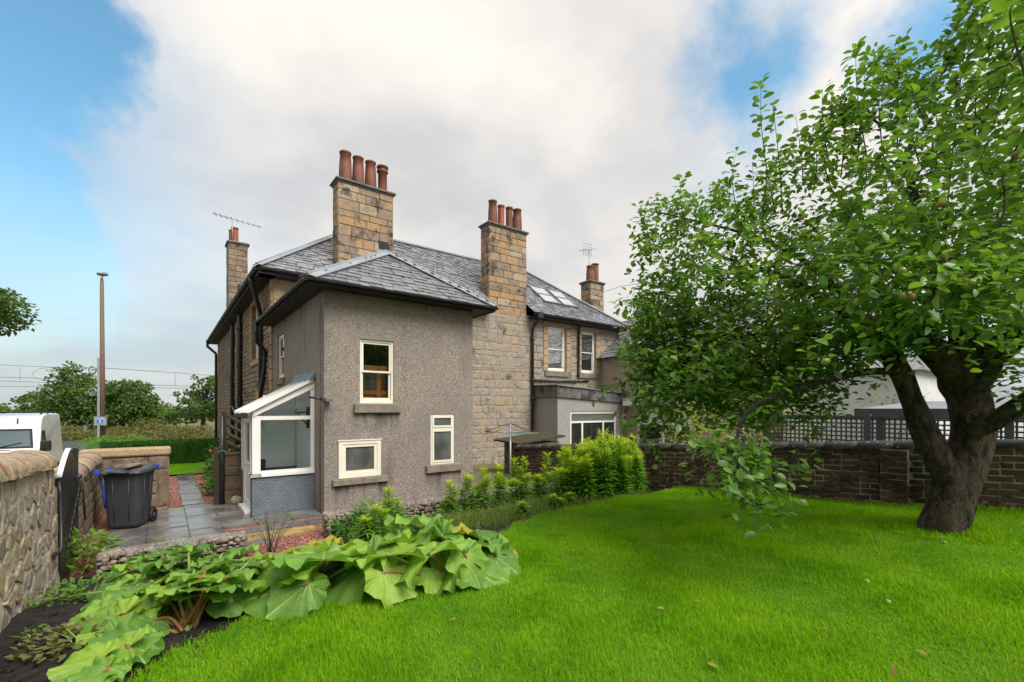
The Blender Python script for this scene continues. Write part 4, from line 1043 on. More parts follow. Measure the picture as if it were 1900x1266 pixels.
d = MB(); ringbox(d, md, 1.10, 1.99, .06, 1.99, .01, .07, .10, .14); d.bx(md, 1.20, 1.89, .01, .07, .92, 1.02)
door = part('door', d, M['white'], pc)
pane(md, 1.20, 1.89, 1.02, 1.89, .03, M['glass_porch'], door); part('door_panel', MB().bx(md, 1.20, 1.89, .025, .05, .20, .92), M['white'], door)
part('handle', MB().tube([md(1.16,-.01,1.0), md(1.16,-.05,1.0), md(1.30,-.05,1.0)], .012, 6), M['galv'], door)
# far end of the porch and the wall inside
mbk = mS(2.36); fr = MB(); ringbox(fr, mbk, PS+.15, -.02, .785, 2.2, 0, .06, .06); fr.bx(mbk, -.62, -.55, 0, .06, .84, 2.14); fr.bx(mbk, PS+.21, -.62, 0, .06, 1.62, 1.68)
bf = part('back_frame', fr, M['white'], pc); pane(mbk, PS+.21, -.80, .845, 2.14, .03, M['glass_porch'], bf); part('back_panel', MB().bx(mbk, -.76, -.08, -.03, -.005, .2, 2.5), M['inner_pale'], bf)
part('side_panel', MB().bx(mbk, -.84, -.765, -.06, -.001, .845, 2.1), M['inner_pale'], bf)
part('inner_wall', MB().box(-.03, -.012, PQ+.15, 2.34, .0, 2.62), M['inner_pale'], pc)
part('floor', MB().box(PS+.15, -.035, PQ+.15, 2.29, -.02, .04), M['felt_dark'], pc)
sh = MB(); sh.box(-.34, -.035, 1.0, 1.06, 2.08, 2.12); sh.box(-.10, -.035, 1.0, 1.06, 1.75, 2.22); sh.tube([(-.09,1.03,1.82),(-.28,1.03,2.08)], .018, 6); part('shelf_bracket', sh, M['timber_dark'], pc)
bk = MB(); bk.box(-1.0, -.75, 2.05, 2.28, .04, 1.0); part('storage_tub', bk, M['bin'], pc)
# roof: white panels between glazing bars
for i in range(4):
    a = .70+i*.44; mb = MB()
    mb.hexa([(PS-.12,a,zroof(PS-.12)),(-.01,a,zroof(-.01)),(-.01,a+.40,zroof(-.01)),(PS-.12,a+.40,zroof(PS-.12)),(PS-.12,a,zroof(PS-.12)+.03),(-.01,a,zroof(-.01)+.03),(-.01,a+.40,zroof(-.01)+.03),(PS-.12,a+.40,zroof(PS-.12)+.03)])
    part('roof_panel', mb, M['opal'], pc)
for i in range(5):
    a = .66+i*.44; mb = MB()
    mb.hexa([(PS-.13,a,zroof(PS-.13)+.0),(-.05,a,zroof(-.05)),(-.05,a+.05,zroof(-.05)),(PS-.13,a+.05,zroof(PS-.13)),(PS-.13,a,zroof(PS-.13)+.07),(-.05,a,zroof(-.05)+.07),(-.05,a+.05,zroof(-.05)+.07),(PS-.13,a+.05,zroof(PS-.13)+.07)])
    part('glazing_bar', mb, M['white'], pc)
fl = MB(); fl.hexa([(-.14,.62,zroof(-.14)+.06),(-.005,.62,zroof(0)+.05),(-.005,2.5,zroof(0)+.05),(-.14,2.5,zroof(-.14)+.06),(-.10,.62,zroof(-.1)+.12),(-.006,.62,zroof(0)+.20),(-.006,2.5,zroof(0)+.20),(-.10,2.5,zroof(-.1)+.12)])
part('flashing', fl, M['lead_dark'], pc)
g = MB(); half_gutter(g, (PS-.16, .60, 2.06), (PS-.16, 2.48, 2.03), .055); g.box(PS-.22, PS-.10, .585, .60, 1.99, 2.10); part('gutter', g, M['black_iron'], pc)

# ================================================================== NEIGHBOUR: flat roofed extension, side wing
fx = thing('flat_roof_extension', 'single storey grey harled extension with a stained flat roof fascia below the two upstairs windows', 'house extension', (10.3,4,0))
fw = (11.04, 14.0, .55, 2.04)
mb = MB(); holed_wall(mb, mS(4.0), 10.3, 14.6, -1.2, 2.72, [fw], .12); holed_wall(mb, mQ(10.3), 4.0, 5.46, -1.2, 2.75, [], .1)
part('wall', mb, M['harl_grey'], fx)
fa = MB(); fa.hexa([(10.22,3.92,2.66),(14.62,3.92,2.42),(14.62,5.45,2.42),(10.22,5.45,2.66),(10.22,3.92,3.13),(14.62,3.92,2.86),(14.62,5.45,2.90),(10.22,5.45,3.16)]); part('fascia', fa, M['felt_dark'], fx)
ro = MB(); ro.hexa([(10.16,3.86,3.132),(14.63,3.86,2.862),(14.63,5.45,2.905),(10.16,5.45,3.165),(10.16,3.86,3.17),(14.63,3.86,2.90),(14.63,5.45,2.94),(10.16,5.45,3.20)]); part('roof', ro, M['felt'], fx)
m4 = mS(4.0); mb = MB(); ringbox(mb, m4, *fw, .03, .11, .09)
for x in (11.75, 13.1): mb.bx(m4, x, x+.09, .03, .11, fw[2]+.09, 1.55)
mb.bx(m4, fw[0]+.09, fw[1]-.09, .03, .11, 1.55, 1.63)
w = part('window', mb, M['white'], fx)
for (a0, a1) in ((fw[0]+.09,11.75),(11.84,13.1),(13.19,fw[1]-.09)): pane(m4, a0, a1, fw[2]+.09, 1.55, .06, M['glass_dark'], w)
pane(m4, fw[0]+.09, fw[1]-.09, 1.63, fw[3]-.09, .06, M['glass'], w); part('blind', MB().bx(m4, fw[0]+.1, fw[1]-.1, .09, .10, 1.64, 1.95), M['blind'], w)
pipe('downpipe', [(14.45,3.88,2.4),(14.42,3.93,2.0),(14.40,3.93,-.4)], .045, fx, M['galv'])

nwg = thing('neighbour_wing', 'pinkish harled wing with slate roof standing out from the right end of the villa', 'house wing', (14.65,2,0))
mb = MB(); holed_wall(mb, mQ(14.65), -1.5, 5.45, -1.2, 4.6, [(.6,3.3,-.1,2.15)], .12)
mb.add([(14.65,-1.5,-1.2),(20.5,-1.5,-1.2),(20.5,-1.5,4.6),(17.55,-1.5,6.9),(14.65,-1.5,4.6)], [(0,1,2,3,4)])
part('wall', mb, M['render_pink'], nwg)
L3 = Vector((3.2,0,2.35)); ll = L3.length; L3.normalize()
rb = MB(); rb.add([(14.3,5.5,4.62),(14.3,-1.7,4.62),(17.5,-1.7,6.97),(17.5,5.5,6.97),(20.7,5.5,4.62),(20.7,-1.7,4.62)], [(0,1,2,3),(3,2,5,4)]); rr = part('roof', rb, M['slate_far'], nwg)
part('slate_courses', slates_joined(slate_list((14.3,7.5,4.62), (0,-1,0), L3, Vector((0,-1,0)).cross(L3), ll, lambda t: (2.0-1.2*t/ll, 9.2), .2, .3, 77)), M['slate_far'], rr, kind='stuff')
g = MB(); half_gutter(g, (14.22,5.0,4.60), (14.22,-1.7,4.60), .06); part('gutter', g, M['gutter'], nwg)
m5 = mQ(14.65); mb = MB(); ringbox(mb, m5, .6, 3.3, -.1, 2.15, .02, .10, .10); mb.bx(m5, 1.9, 2.02, .02, .10, 0, 2.05); mb.bx(m5, .7, 3.2, .02, .10, 1.45, 1.6)
w = part('window', mb, M['white'], nwg)
for (a0, a1) in ((.7,1.9),(2.02,3.2)): pane(m5, a0, a1, .0, 1.45, .05, M['glass_dark'], w); pane(m5, a0, a1, 1.6, 2.05, .05, M['blind'], w)
part('canopy', MB().box(14.1, 14.64, .2, 3.7, 2.30, 2.62), M['white'], nwg)
part('canopy_roof', MB().box(14.05, 14.64, .15, 3.75, 2.622, 2.68), M['felt'], nwg)

ct = thing('white_cottage', 'white rendered cottage with slate roof beyond the lattice fence', 'cottage', (15.4,-5,0))
mb = MB(); mb.box(15.4, 20, -6.3, -2.6, -1, 3.35); part('wall', mb, M['render_white'], ct)
rb = MB(); rb.hexa([(15.2,-6.5,3.35),(20.2,-6.5,3.35),(20.2,-2.4,3.35),(15.2,-2.4,3.35),(17.6,-6.5,4.9),(17.8,-6.5,4.9),(17.8,-2.4,4.9),(17.6,-2.4,4.9)]); part('roof', rb, M['slate_far'], ct)
chb = MB(); chb.box(17.3,18.1,-3.4,-2.7,4.4,5.7); part('chimney', chb, M['render_white'], ct)
fh = thing('distant_cottage', 'low white cottage with red clay chimney seen between the apple trunks', 'cottage', tuple(at(1740,757,26)), 'W')
b = Vector(at(1740,757,26)); mb = MB(); mb.box(b.x-3, b.x+9, b.y, b.y+6, -1, 2.6); part('wall', mb, M['render_white'], fh)
rb = MB(); rb.hexa([(b.x-3.3,b.y-.3,2.6),(b.x+9.3,b.y-.3,2.6),(b.x+9.3,b.y+6.3,2.6),(b.x-3.3,b.y+6.3,2.6),(b.x-3.3,b.y+2.9,3.6),(b.x+9.3,b.y+2.9,3.6),(b.x+9.3,b.y+3.1,3.6),(b.x-3.3,b.y+3.1,3.6)]); part('roof', rb, M['felt'], fh)
c = at(1715,757,26); chm = MB(); chm.box(c.x-.4,c.x+.4,c.y+1,c.y+1.7,2.6,3.75); cc = part('chimney', chm, M['render_white'], fh)
part('chimney_cope', MB().box(c.x-.32,c.x+.32,c.y+1.05,c.y+1.65,3.752,4.02), M['clay_red'], cc)
# ================================================================== GARDEN WALLS
def vor_cells(pts, x0, x1, y0, y1):
    P = np.array(pts); out = []
    for i, p in enumerate(P):
        poly = [(x0,y0),(x1,y0),(x1,y1),(x0,y1)]
        d = np.hypot(*(P-p).T); order = np.argsort(d)[1:16]
        for j in order:
            m = (P[j]+p)/2; n = P[j]-p; new = []
            for a, b in zip(poly, poly[1:]+poly[:1]):
                fa = (a[0]-m[0])*n[0]+(a[1]-m[1])*n[1]; fb = (b[0]-m[0])*n[0]+(b[1]-m[1])*n[1]
                if fa <= 0: new.append(a)
                if fa*fb < 0:
                    t = fa/(fa-fb); new.append((a[0]+(b[0]-a[0])*t, a[1]+(b[1]-a[1])*t))
            poly = new
            if len(poly) < 3: break
        out.append(poly)
    return out
def rubble_piece(poly, gap, dep, to3, rg, crisp=False):               # a rounded lump filling a cell of the wall
    n = len(poly); cx = sum(p[0] for p in poly)/n; cy = sum(p[1] for p in poly)/n
    pts = []
    for (a, b) in zip(poly, poly[1:]+poly[:1]):           # cut corners so that stones are not crystals
        pts.append((a[0]*.86+b[0]*.14, a[1]*.86+b[1]*.14)); pts.append((a[0]*.14+b[0]*.86, a[1]*.14+b[1]*.86))
    rad = max(.02, sum(math.hypot(p[0]-cx, p[1]-cy) for p in pts)/len(pts)); k = max(.3, 1-gap/rad)
    mb = MB(); v = []; m = len(pts)
    for (sc_, d) in ((k*1.0, 0), (k*.97, .65), (k*.86, .95), (k*.45, 1.0)):
        for p in pts:
            j = 1+rg.uniform(-.05, .05)
            v.append(to3(cx+(p[0]-cx)*sc_*j, cy+(p[1]-cy)*sc_*j, dep*d*rg.uniform(.85, 1.1)))
    v.append(to3(cx, cy, dep*1.02)); f = []
    for r in range(3):
        for i in range(m):
            j = (i+1) % m; f.append((r*m+i, r*m+j, (r+1)*m+j, (r+1)*m+i))
    for i in range(m): f.append((3*m+i, 3*m+(i+1) % m, 4*m))
    return mb.add(v, f, crisp is False)

# rubble wall by the bed: stones bedded in pinkish lime, rounded cope
wa = thing('rubble_garden_wall', 'lime mortared rubble wall with rounded lichen covered cope along the soil bed', 'stone wall', (-3.66,-5,0))
def atop(q): return 1.50-.055*(q+2.2)
core = MB(); n = 60; qs = arange(-12, -2.25, .16); zs = 12; vv = []
for i, q in enumerate(qs):
    for k_ in range(zs+1):
        z = -.3+(atop(q)+.3)*k_/zs; lean = .05*(1-k_/zs)
        vv.append((-3.655+lean+random.uniform(-.012,.012), q, z))
ff_ = [(i*(zs+1)+k_, (i+1)*(zs+1)+k_, (i+1)*(zs+1)+k_+1, i*(zs+1)+k_+1) for i in range(len(qs)-1) for k_ in range(zs)]
core.add(vv, ff_, True)
core.box(-4.10, -3.68, -12, -2.26, -.8, 1.5); core.add([(-4.1,-2.25,-.8),(-3.6,-2.25,-.8),(-3.66,-2.25,atop(-2.25)),(-4.1,-2.25,atop(-2.25))], [(0,1,2,3)])
face = part('mortar_face', core, M['mortar_rubble'], wa)
rg = random.Random(77); pts = []; H = 1.36
for i in range(int((9.0-2.25)/.27)):
    for k_ in range(8):
        pts.append(((-9.0+i*.27+(k_ % 2)*.13+rg.uniform(-.12,.12))*.80, .25+k_*.178+rg.uniform(-.075,.075)))
cells = vor_cells(pts, -9.0*.80, -2.27*.80, .2, 1.75)
nst = 0
for p_, poly in zip(pts, cells):
    if len(poly) < 3: continue
    poly = [(x/.80, z) for x, z in poly]; cq = p_[0]/.80
    if p_[1] > atop(cq)-.07: continue
    mb = rubble_piece(poly, rg.uniform(.008,.030), rg.uniform(.016,.034), lambda a, z, d: (-3.668+.05*max(0,1-(z+.3)/1.85)+d, a, min(z, atop(a)-.03)), rg, True)
    if rg.random() < .08: continue
    part('rubble_stone', mb, M['stone_rubble'], face); nst += 1
q = -12.0
while q < -2.3:
    L = min(rg.uniform(.26, .60), -2.2-q)
    if -2.2-(q+L) < .25: L = -2.2-q
    mb = MB(); v = []; na = 18; nl = 10; tilt = rg.uniform(-.015,.015); w0 = .245*rg.uniform(.95,1.06); h0 = .20*rg.uniform(.93,1.08)
    for i in range(nl+1):
        qq = q+.006+(L-.012)*i/nl; e_ = 1-.05*(abs(i/nl-.5)*2)**6
        for a in range(na+1):
            g = PI*a/na; x = -3.88+math.cos(g)*w0*e_*1.10*(1+rg.uniform(-.035,.035)); z = atop(qq)+math.sin(g)**.8*h0*e_*(1+rg.uniform(-.045,.045)+.05*math.sin(qq*9+a*.7))+tilt
            v.append((x, qq, z))
    f = [(i*(na+1)+a, (i+1)*(na+1)+a, (i+1)*(na+1)+a+1, i*(na+1)+a+1) for i in range(nl) for a in range(na)]
    mb.add(v, f, True); o0 = 0
    mb.f.append(tuple(range(na, -1, -1))); mb.sm.append(False); mb.f.append(tuple(nl*(na+1)+a for a in range(na+1))); mb.sm.append(False)
    mb.add([(-4.16,q+.006,atop(q)-.0),(-3.6,q+.006,atop(q)),(-3.6,q+L-.006,atop(q+L)),(-4.16,q+L-.006,atop(q+L))], [(0,1,2,3)])
    part('cope_stone', mb, M['coping'], wa); q += L

# random rubble of the villa's rear wall, below the squared courses
rg = random.Random(31)
for (a, z, w, h) in lay(7.0, 10.05, -1.0, WALLZ, (.17,.40), (.22,.72), (), 33, .0):
    jx = lambda: rg.uniform(-.022,.022)
    poly = [(a+jx(), z+jx()), (a+w*.5+jx(), z+jx()), (a+w+jx(), z+jx()), (a+w+jx(), z+h+jx()), (a+w*.5+jx(), z+h+jx()), (a+jx(), z+h+jx())]
    mb = rubble_piece(poly, rg.uniform(.004,.016), rg.uniform(.005,.016), lambda a, z, d: (a, 5.5-d, z), rg); part('rubble_stone', mb, M['stone_wall'], rear)

# wall beyond the gate, then its return beside the path
wb = thing('gate_side_wall', 'low brown stone wall with sloped cope behind the wheelie bin', 'stone wall', (-3.64,1,0))
core = MB(); core.box(-3.98, -3.665, -.70, 2.9, -.6, 1.12); cw = part('mortar_face', core, M['mortar_dark'], wb)
stones_as_parts('wall_stone', cw, RUB, 'gate_stone', M['stone_gate'], 'q', -3.99, lay(-.7, 2.9, -.5, 1.1, (.18,.3), (.25,.5), (), 51, .02), .03)
for (a, z, w, h) in lay(-.7, 2.9, -.4, 1.1, (.16,.28), (.22,.5), (), 52, .025):
    inst('wall_stone', shared(RUB, 'gate_stone', M['stone_gate'])[rg.randrange(5)], cw, axes((-3.665, a, z), (0,w,0), (-.03,0,0), (0,0,h)))
for (a, z, w, h) in lay(-3.98, -3.665, -.4, 1.1, (.25,.4), (.3,.4), (), 53, .02):
    inst('wall_stone', shared(RUB, 'gate_stone', M['stone_gate'])[rg.randrange(5)], cw, smat('s', -.70, a, z, w, h, .02))
def cope_run(parent, axis, fixed, a0, a1, z, w, h, lens, seed, mat):
    rg = random.Random(seed); a = a0
    while a < a1-.05:
        L = min(rg.uniform(*lens), a1-a); L = a1-a if a1-(a+L) < .25 else L
        mb = MB(); na = 10; v = []
        for i in range(4):
            x = a+.005+(L-.01)*i/3
            for k_ in range(na+1):
                g = PI*k_/na; b = fixed+math.cos(g)*w*(1+rg.uniform(-.02,.02)); zz = z+math.sin(g)**.75*h*(1+rg.uniform(-.02,.02))
                v.append((x, b, zz) if axis == 's' else (b, x, zz))
        f = [(i*(na+1)+k_, (i+1)*(na+1)+k_, (i+1)*(na+1)+k_+1, i*(na+1)+k_+1) for i in range(3) for k_ in range(na)]
        mb.add(v, f, True); mb.f += [tuple(range(na,-1,-1)), tuple(3*(na+1)+k_ for k_ in range(na+1))]; mb.sm += [False, False]
        mb.f.append((0, na, 3*(na+1)+na, 3*(na+1))); mb.sm.append(False)
        part('cope_stone', mb, mat, parent); a += L
cope_run(wb, 'q', -3.83, -.74, 2.62, 1.12, .22, .19, (1.0,1.5), 61, M['coping'])
wc = thing('path_end_wall', 'short brown stone wall with flat cope standing between the bin and the path', 'stone wall', (-3.2,2.9,0))
core = MB(); core.box(-3.98, -2.55, 2.92, 3.2, -.5, 1.16); cw = part('mortar_face', core, M['mortar_dark'], wc)
for r in [(-3.9,.86,1.0,.28),(-2.9,.86,.345,.28),(-3.9,.32,.6,.53),(-3.29,.60,.55,.25),(-3.29,.32,.55,.27),(-2.73,.02,.175,.83),(-3.9,-.1,.9,.41),(-3.0,.02,.26,.29),(-2.99,-.14,.43,.15)]:
    inst('wall_stone', shared(RUB, 'gate_stone', M['stone_gate'])[rg.randrange(5)], cw, smat('s', 2.92, r[0]+.01, r[1]+.01, r[2]-.02, r[3]-.02, .035))
for (a, z, w, h) in lay(2.92, 3.2, -.1, 1.15, (.25,.4), (.27,.3), (), 54, .015):
    inst('wall_stone', shared(RUB, 'gate_stone', M['stone_gate'])[rg.randrange(5)], cw, axes((-2.55, a, z), (0,w,0), (-.02,0,0), (0,0,h)))
mb = MB(); mb.cbox(-4.0, -2.50, 2.86, 3.26, 1.162, 1.33, .03); part('cope_stone', mb, M['stone_dress'], wc)

# garden gate: boards with a pointed top
gt = thing('garden_gate', 'black boarded garden gate with pointed top and iron latch between the stone walls', 'gate', (-3.630,-1.5,0))
nb = 9; g0, g1 = -2.16, -.80
for i in range(nb):
    a = g0+(g1-g0)*i/nb; b = a+(g1-g0)/nb-.008
    zt = lambda x: 1.36+.29*(1-abs((x-(g0+g1)/2)/((g1-g0)/2))**1.35)
    mb = MB(); mb.prism([(-3.610,a,.02),(-3.610,b,.02),(-3.610,b,zt(b)),(-3.610,(a+b)/2,zt((a+b)/2)),(-3.610,a,zt(a))], (-.03,0,0)); part('board', mb, M['gate'], gt)
mb = MB(); prev = None
for i in range(12):
    x = g0+(g1-g0)*i/12; y = g0+(g1-g0)*(i+1)/12
    if i > 6: continue
    mb.hexa([(-3.600,x,zt(x)+.004),(-3.600,y,zt(y)+.004),(-3.650,y,zt(y)+.004),(-3.650,x,zt(x)+.004),(-3.600,x,zt(x)+.02),(-3.600,y,zt(y)+.02),(-3.650,y,zt(y)+.02),(-3.650,x,zt(x)+.02)])
part('lit_top_edge', mb, M['lit_edge'], gt)  # light on the left slope, put in as a pale strip
for z in (.25, .85, 1.25): part('rail', MB().box(-3.700,-3.642,g0+.02,g1-.02,z,z+.1), M['gate'], gt)
part('latch', MB().box(-3.605,-3.575,g1-.25,g1+.12,1.18,1.23), M['black_iron'], gt)
part('latch_bar', MB().tube([(-3.570,g1+.1,1.2),(-3.560,g1+.13,.9),(-3.550,g1+.18,.55)], .012, 6), M['black_iron'], gt)
part('gate_post', MB().box(-3.680,-3.610,g1+.01,g1+.075,-.1,1.62), M['gate'], gt)
pt = MB()
for k_ in range(9): pt.tube([(-3.570,-1.9+k_*.10,.52+k_*.055),(-3.565,-1.87+k_*.10,.62+k_*.06+.02*(k_ % 3)),(-3.560,-1.80+k_*.10,.57+k_*.055)], .012, 5)
pt.tube([(-3.570,-2.0,.46),(-3.570,-1.0,1.02)], .012, 5); part('iron_scroll', pt, M['black_iron'], gt)
hk = thing('iron_hook_bar', 'long bent black iron bar hooked on the rubble wall beside the gate', 'iron bar', (-3.60,-2.4,1.0))
part('bar', MB().tube([(-3.60,-2.36,1.34),(-3.585,-2.38,1.2),(-3.57,-2.45,.9),(-3.55,-2.58,.62),(-3.56,-2.66,.56)], .016, 7), M['black_iron'], hk)
part('plate', MB().box(-3.63,-3.58,-2.74,-2.60,.52,.58), M['black_iron'], hk)

# brick wall
bw = thing('brick_garden_wall', 'soot dark brick wall with black rounded lichen spotted cope at the end of the lawn', 'brick wall', (6.5,-3,0))
def btop(q): return 1.00-.0715*q
core = MB(); qs = arange(-13, 2.0, .5)
for a, b in zip(qs, qs[1:]): core.hexa([(6.512,a,-.3),(6.512,b,-.3),(6.76,b,-.3),(6.76,a,-.3),(6.512,a,btop(a)),(6.512,b,btop(b)),(6.76,b,btop(b)),(6.76,a,btop(a))])
face = part('mortar_face', core, M['mortar_brick'], bw)
BR = MB(); BR.add([(0,0,0),(1,0,0),(1,0,1),(0,0,1),(.02,-1,.07),(.98,-1,.07),(.98,-1,.93),(.02,-1,.93)], [(0,1,5,4),(1,2,6,5),(2,3,7,6),(3,0,4,7),(4,5,6,7)])
bricks = []; ch_ = .093
rg = random.Random(5)
for c_ in range(13):
    hdr = c_ % 4 == 2; L = .132 if hdr else .264; a = -13+(.132 if c_ % 2 else 0)
    while a < 1.95:
        mid = a+L/2; zb = btop(mid)-.004-(c_+1)*ch_
        if zb+ch_ > (zl(6.4, mid) if mid < -1.9 else .0)-.1 and not (-7.95 < mid < -7.62): bricks.append((a, zb, L, mid))
        a += L
def bmat(b, rg): a, zb, L, mid = b; return axes((6.512, a+L-.010, zb+.010), (0,-(L-.020),.0715*(L-.020)), (.016*rg.uniform(.6,1.2),0,0), (0,0,ch_-.019))
def bview(b):
    p = W(6.5, b[3], b[1]); u = 950+FPX*p.x/p.y if p.y > .3 else 9999
    return (0 if 1190 < u < 1905 else 50)+p.y
bricks.sort(key=bview)
bme = BR.mesh('brick'); bme.materials.append(M['brick'])
for b in bricks[:300]: inst('brick', bme, face, bmat(b, rg))
jb = MB()
for b in bricks[300:]:
    Mx = bmat(b, rg); jb.add([Mx @ Vector(p) for p in BR.v], BR.f)
part('brick_courses', jb, M['brick'], face, kind='stuff')
pr_ = MB(); pr_.box(6.40, 6.51, -7.95, -7.62, .3, btop(-7.8)-.01); pier = part('pier', pr_, M['mortar_brick'], bw)
for c_ in range(11):
    zb = btop(-7.8)-.012-(c_+1)*ch_
    for (b0_, b1_) in (((-7.945,-7.70),(-7.69,-7.625)) if c_ % 2 else ((-7.945,-7.83),(-7.82,-7.625))): inst('brick', bme, pier, axes((6.40,b1_,zb+.01), (0,-(b1_-b0_),0), (.014,0,0), (0,0,ch_-.014)))
a = -13.0
while a < 2.0:
    L = min(rg.uniform(.42, .6), 2.02-a); mb = MB(); na = 8; v = []
    if L < .1: break
    for i in range(3):
        x = a+.003+(L-.006)*i/2
        for k_ in range(na+1):
            g = PI*k_/na; v.append((6.636+math.cos(g)*.175, x, btop(x)+.002+math.sin(g)**.6*.125))
    mb.add(v, [(i*(na+1)+k_, (i+1)*(na+1)+k_, (i+1)*(na+1)+k_+1, i*(na+1)+k_+1) for i in range(2) for k_ in range(na)], True)
    mb.f += [tuple(range(na,-1,-1)), tuple(2*(na+1)+k_ for k_ in range(na+1)), (0,na,2*(na+1)+na,2*(na+1))]; mb.sm += [False]*3
    part('cope_stone', mb, M['coping_black'], bw); a += L
bk = thing('mossy_bunker', 'low bunker with a sloping mossy slab lid behind the end of the brick wall', 'bunker', (7.7,2.6,0))
part('wall', MB().box(6.9, 8.6, 2.1, 3.1, -1, 1.0), M['mortar_dark'], bk)
lid = MB(); lid.hexa([(6.6,1.95,.98),(8.75,1.95,1.16),(8.75,3.3,1.24),(6.6,3.3,1.04),(6.6,1.95,1.04),(8.75,1.95,1.22),(8.75,3.3,1.30),(6.6,3.3,1.10)]); part('lid', lid, M['moss_slab'], bk)

# ================================================================== GABIONS
def pebbles(n0):
    L = []
    for k_ in range(5):
        mb = MB(); mb.blob((0,0,0), (1,.8,.62), 300+k_, .14, 8, 6); me = mb.mesh('pebble'); me.materials.append(M['pebble']); L.append(me)
    return L
PB = pebbles(5)
def gabion(name, label, s0, s1, q0, q1, z0, z1, limit, seed):
    t = thing(name, label, 'gabion', ((s0+s1)/2, q0, z0), group='stone filled gabions edging the raised bed'); rg = random.Random(seed)
    w = MB(); r = .0026
    for a in arange(s0, s1, .075):
        w.tube([(a,q0,z0),(a,q0,z1)], r, 4, False); w.tube([(a,q0,z1),(a,q1,z1)], r, 4, False)
    for z in arange(z0, z1, .075):
        w.tube([(s0,q0,z),(s1,q0,z)], r, 4, False)
        for x in (s0, s1): w.tube([(x,q0,z),(x,q1,z)], r, 4, False)
    for b in arange(q0, q1, .075):
        w.tube([(s0,b,z1),(s1,b,z1)], r, 4, False)
        for x in (s0, s1): w.tube([(x,b,z0),(x,b,z1)], r, 4, False)
    part('wire_cage', w, M['wire'], t)
    core = MB(); core.box(s0+.05, s1-.05, q0+.05, q1-.05, z0, z1-.04); part('packed_stones', core, M['gravel_bed'] if 0 else M['soil'], t)
    spots = []
    st = .074
    for a in arange(s0+.04, s1-.04, st):
        for z in arange(z0+.03, z1-.03, st*.85): spots.append((a, q0+.042, z))
        for b in arange(q0+.05, q1-.04, st): spots.append((a, b, z1-.035))
    for b in arange(q0+.05, q1-.04, st):
        for z in arange(z0+.03, z1-.03, st*.85): spots.append((s0+.04, b, z)); spots.append((s1-.04, b, z))
    def key(p): w_ = W(*p); return (w_-CAM).length
    spots.sort(key=key); jn = MB()
    for i, p in enumerate(spots):
        p = Vector(p)+Vector((rg.uniform(-.034,.034), rg.uniform(-.014,.014), rg.uniform(-.030,.030))); sz = rg.uniform(.030,.060)
        Mx = Matrix.Translation(p) @ Matrix.Rotation(rg.uniform(0,6.3), 4, 'Z') @ Matrix.Rotation(rg.uniform(-1,1), 4, 'X') @ Matrix.Scale(sz, 4)
        if i < limit: inst('pebble', PB[rg.randrange(5)], t, Mx)
        else:
            u = MB(); u.blob((0,0,0), (1,.8,.62), 300+rg.randrange(5), .14, 6, 4); jn.add([Mx @ Vector(v) for v in u.v], u.f, True)
    if jn.v: part('pebbles', jn, M['pebble'], t, kind='stuff')
gabion('gabion', 'short wire gabion of rounded stones to the left of the gravel opening', -3.3, -1.66, -2.08, -1.72, -.02, .31, 280, 3)
gabion('gabion', 'long wire gabion of rounded stones on the house side of the goldenrod', -.42, 5.2, -1.84, -1.46, -.02, .365, 290, 4)

# ================================================================== WHEELIE BIN
bn = thing('wheelie_bin', 'charcoal wheelie bin with blue trim standing on wet slabs against the stone wall', 'bin', (-3.02,.15,0))
# its own frame: x across, y along the side that faces the garden
BO = Vector((-3.13, 1.25, 0)); ba = math.radians(-20)
bxv = Vector((math.cos(ba), math.sin(ba), 0)); byv = Vector((-math.sin(ba), math.cos(ba), 0))
def bl(x, y, z): return BO+bxv*x+byv*y+Vector((0,0,z))
body = MB(); rings = []
for (z, wx, wy, sh_) in ((.03,.235,.275,0),(.10,.25,.29,0),(.55,.268,.315,0),(.93,.285,.34,0),(.955,.30,.355,0),(1.0,.30,.355,0)):
    rr_ = []
    for k_ in range(24):
        g = 2*PI*k_/24; c_, s_ = math.cos(g), math.sin(g)
        x = wx*math.copysign(abs(c_)**.35, c_); y = wy*math.copysign(abs(s_)**.35, s_)
        rr_.append(bl(x, y, z))
    rings.append(rr_)
v = [p for r in rings for p in r]; f = [tuple(range(23,-1,-1))]
for i in range(len(rings)-1):
    for k_ in range(24): j = (k_+1) % 24; f.append((i*24+k_, i*24+j, (i+1)*24+j, (i+1)*24+k_))
body.add(v, f, True); part('body', body, M['bin'], bn)
rib = MB()
for y in (-.12, .12): rib.tube([bl(.252,y,.14), bl(.286,y*1.1,.92)], .006, 6); rib.tube([bl(y*.9,-.292,.14), bl(y,-.342,.92)], .006, 6)
part('body_rib', rib, M['bin'], bn)
ld = MB(); v = []
for (z, wx, wy, oy) in ((1.0,.335,.40,0),(1.03,.345,.41,0),(1.06,.325,.385,0),(1.085,.25,.30,0),(1.09,.1,.12,0)):
    for k_ in range(24):
        g = 2*PI*k_/24; c_, s_ = math.cos(g), math.sin(g)
        v.append(bl(wx*math.copysign(abs(c_)**.3, c_), wy*math.copysign(abs(s_)**.3, s_)+oy, z+.05*(s_ > 0)*abs(s_)))
f = [tuple(range(23,-1,-1)), tuple(range(96,120))]
for i in range(4):
    for k_ in range(24): j = (k_+1) % 24; f.append((i*24+k_, i*24+j, (i+1)*24+j, (i+1)*24+k_))
ld.add(v, f, True); lid = part('lid', ld, M['bin'], bn)
lg = MB(); lg.tube([bl(-.14,-.43,1.05), bl(.14,-.43,1.05)], .02, 8); lg.tube([bl(-.14,-.43,1.05), bl(-.14,-.36,1.06)], .02, 8); lg.tube([bl(.14,-.43,1.05), bl(.14,-.36,1.06)], .02, 8); part('lid_handle', lg, M['bin'], lid)
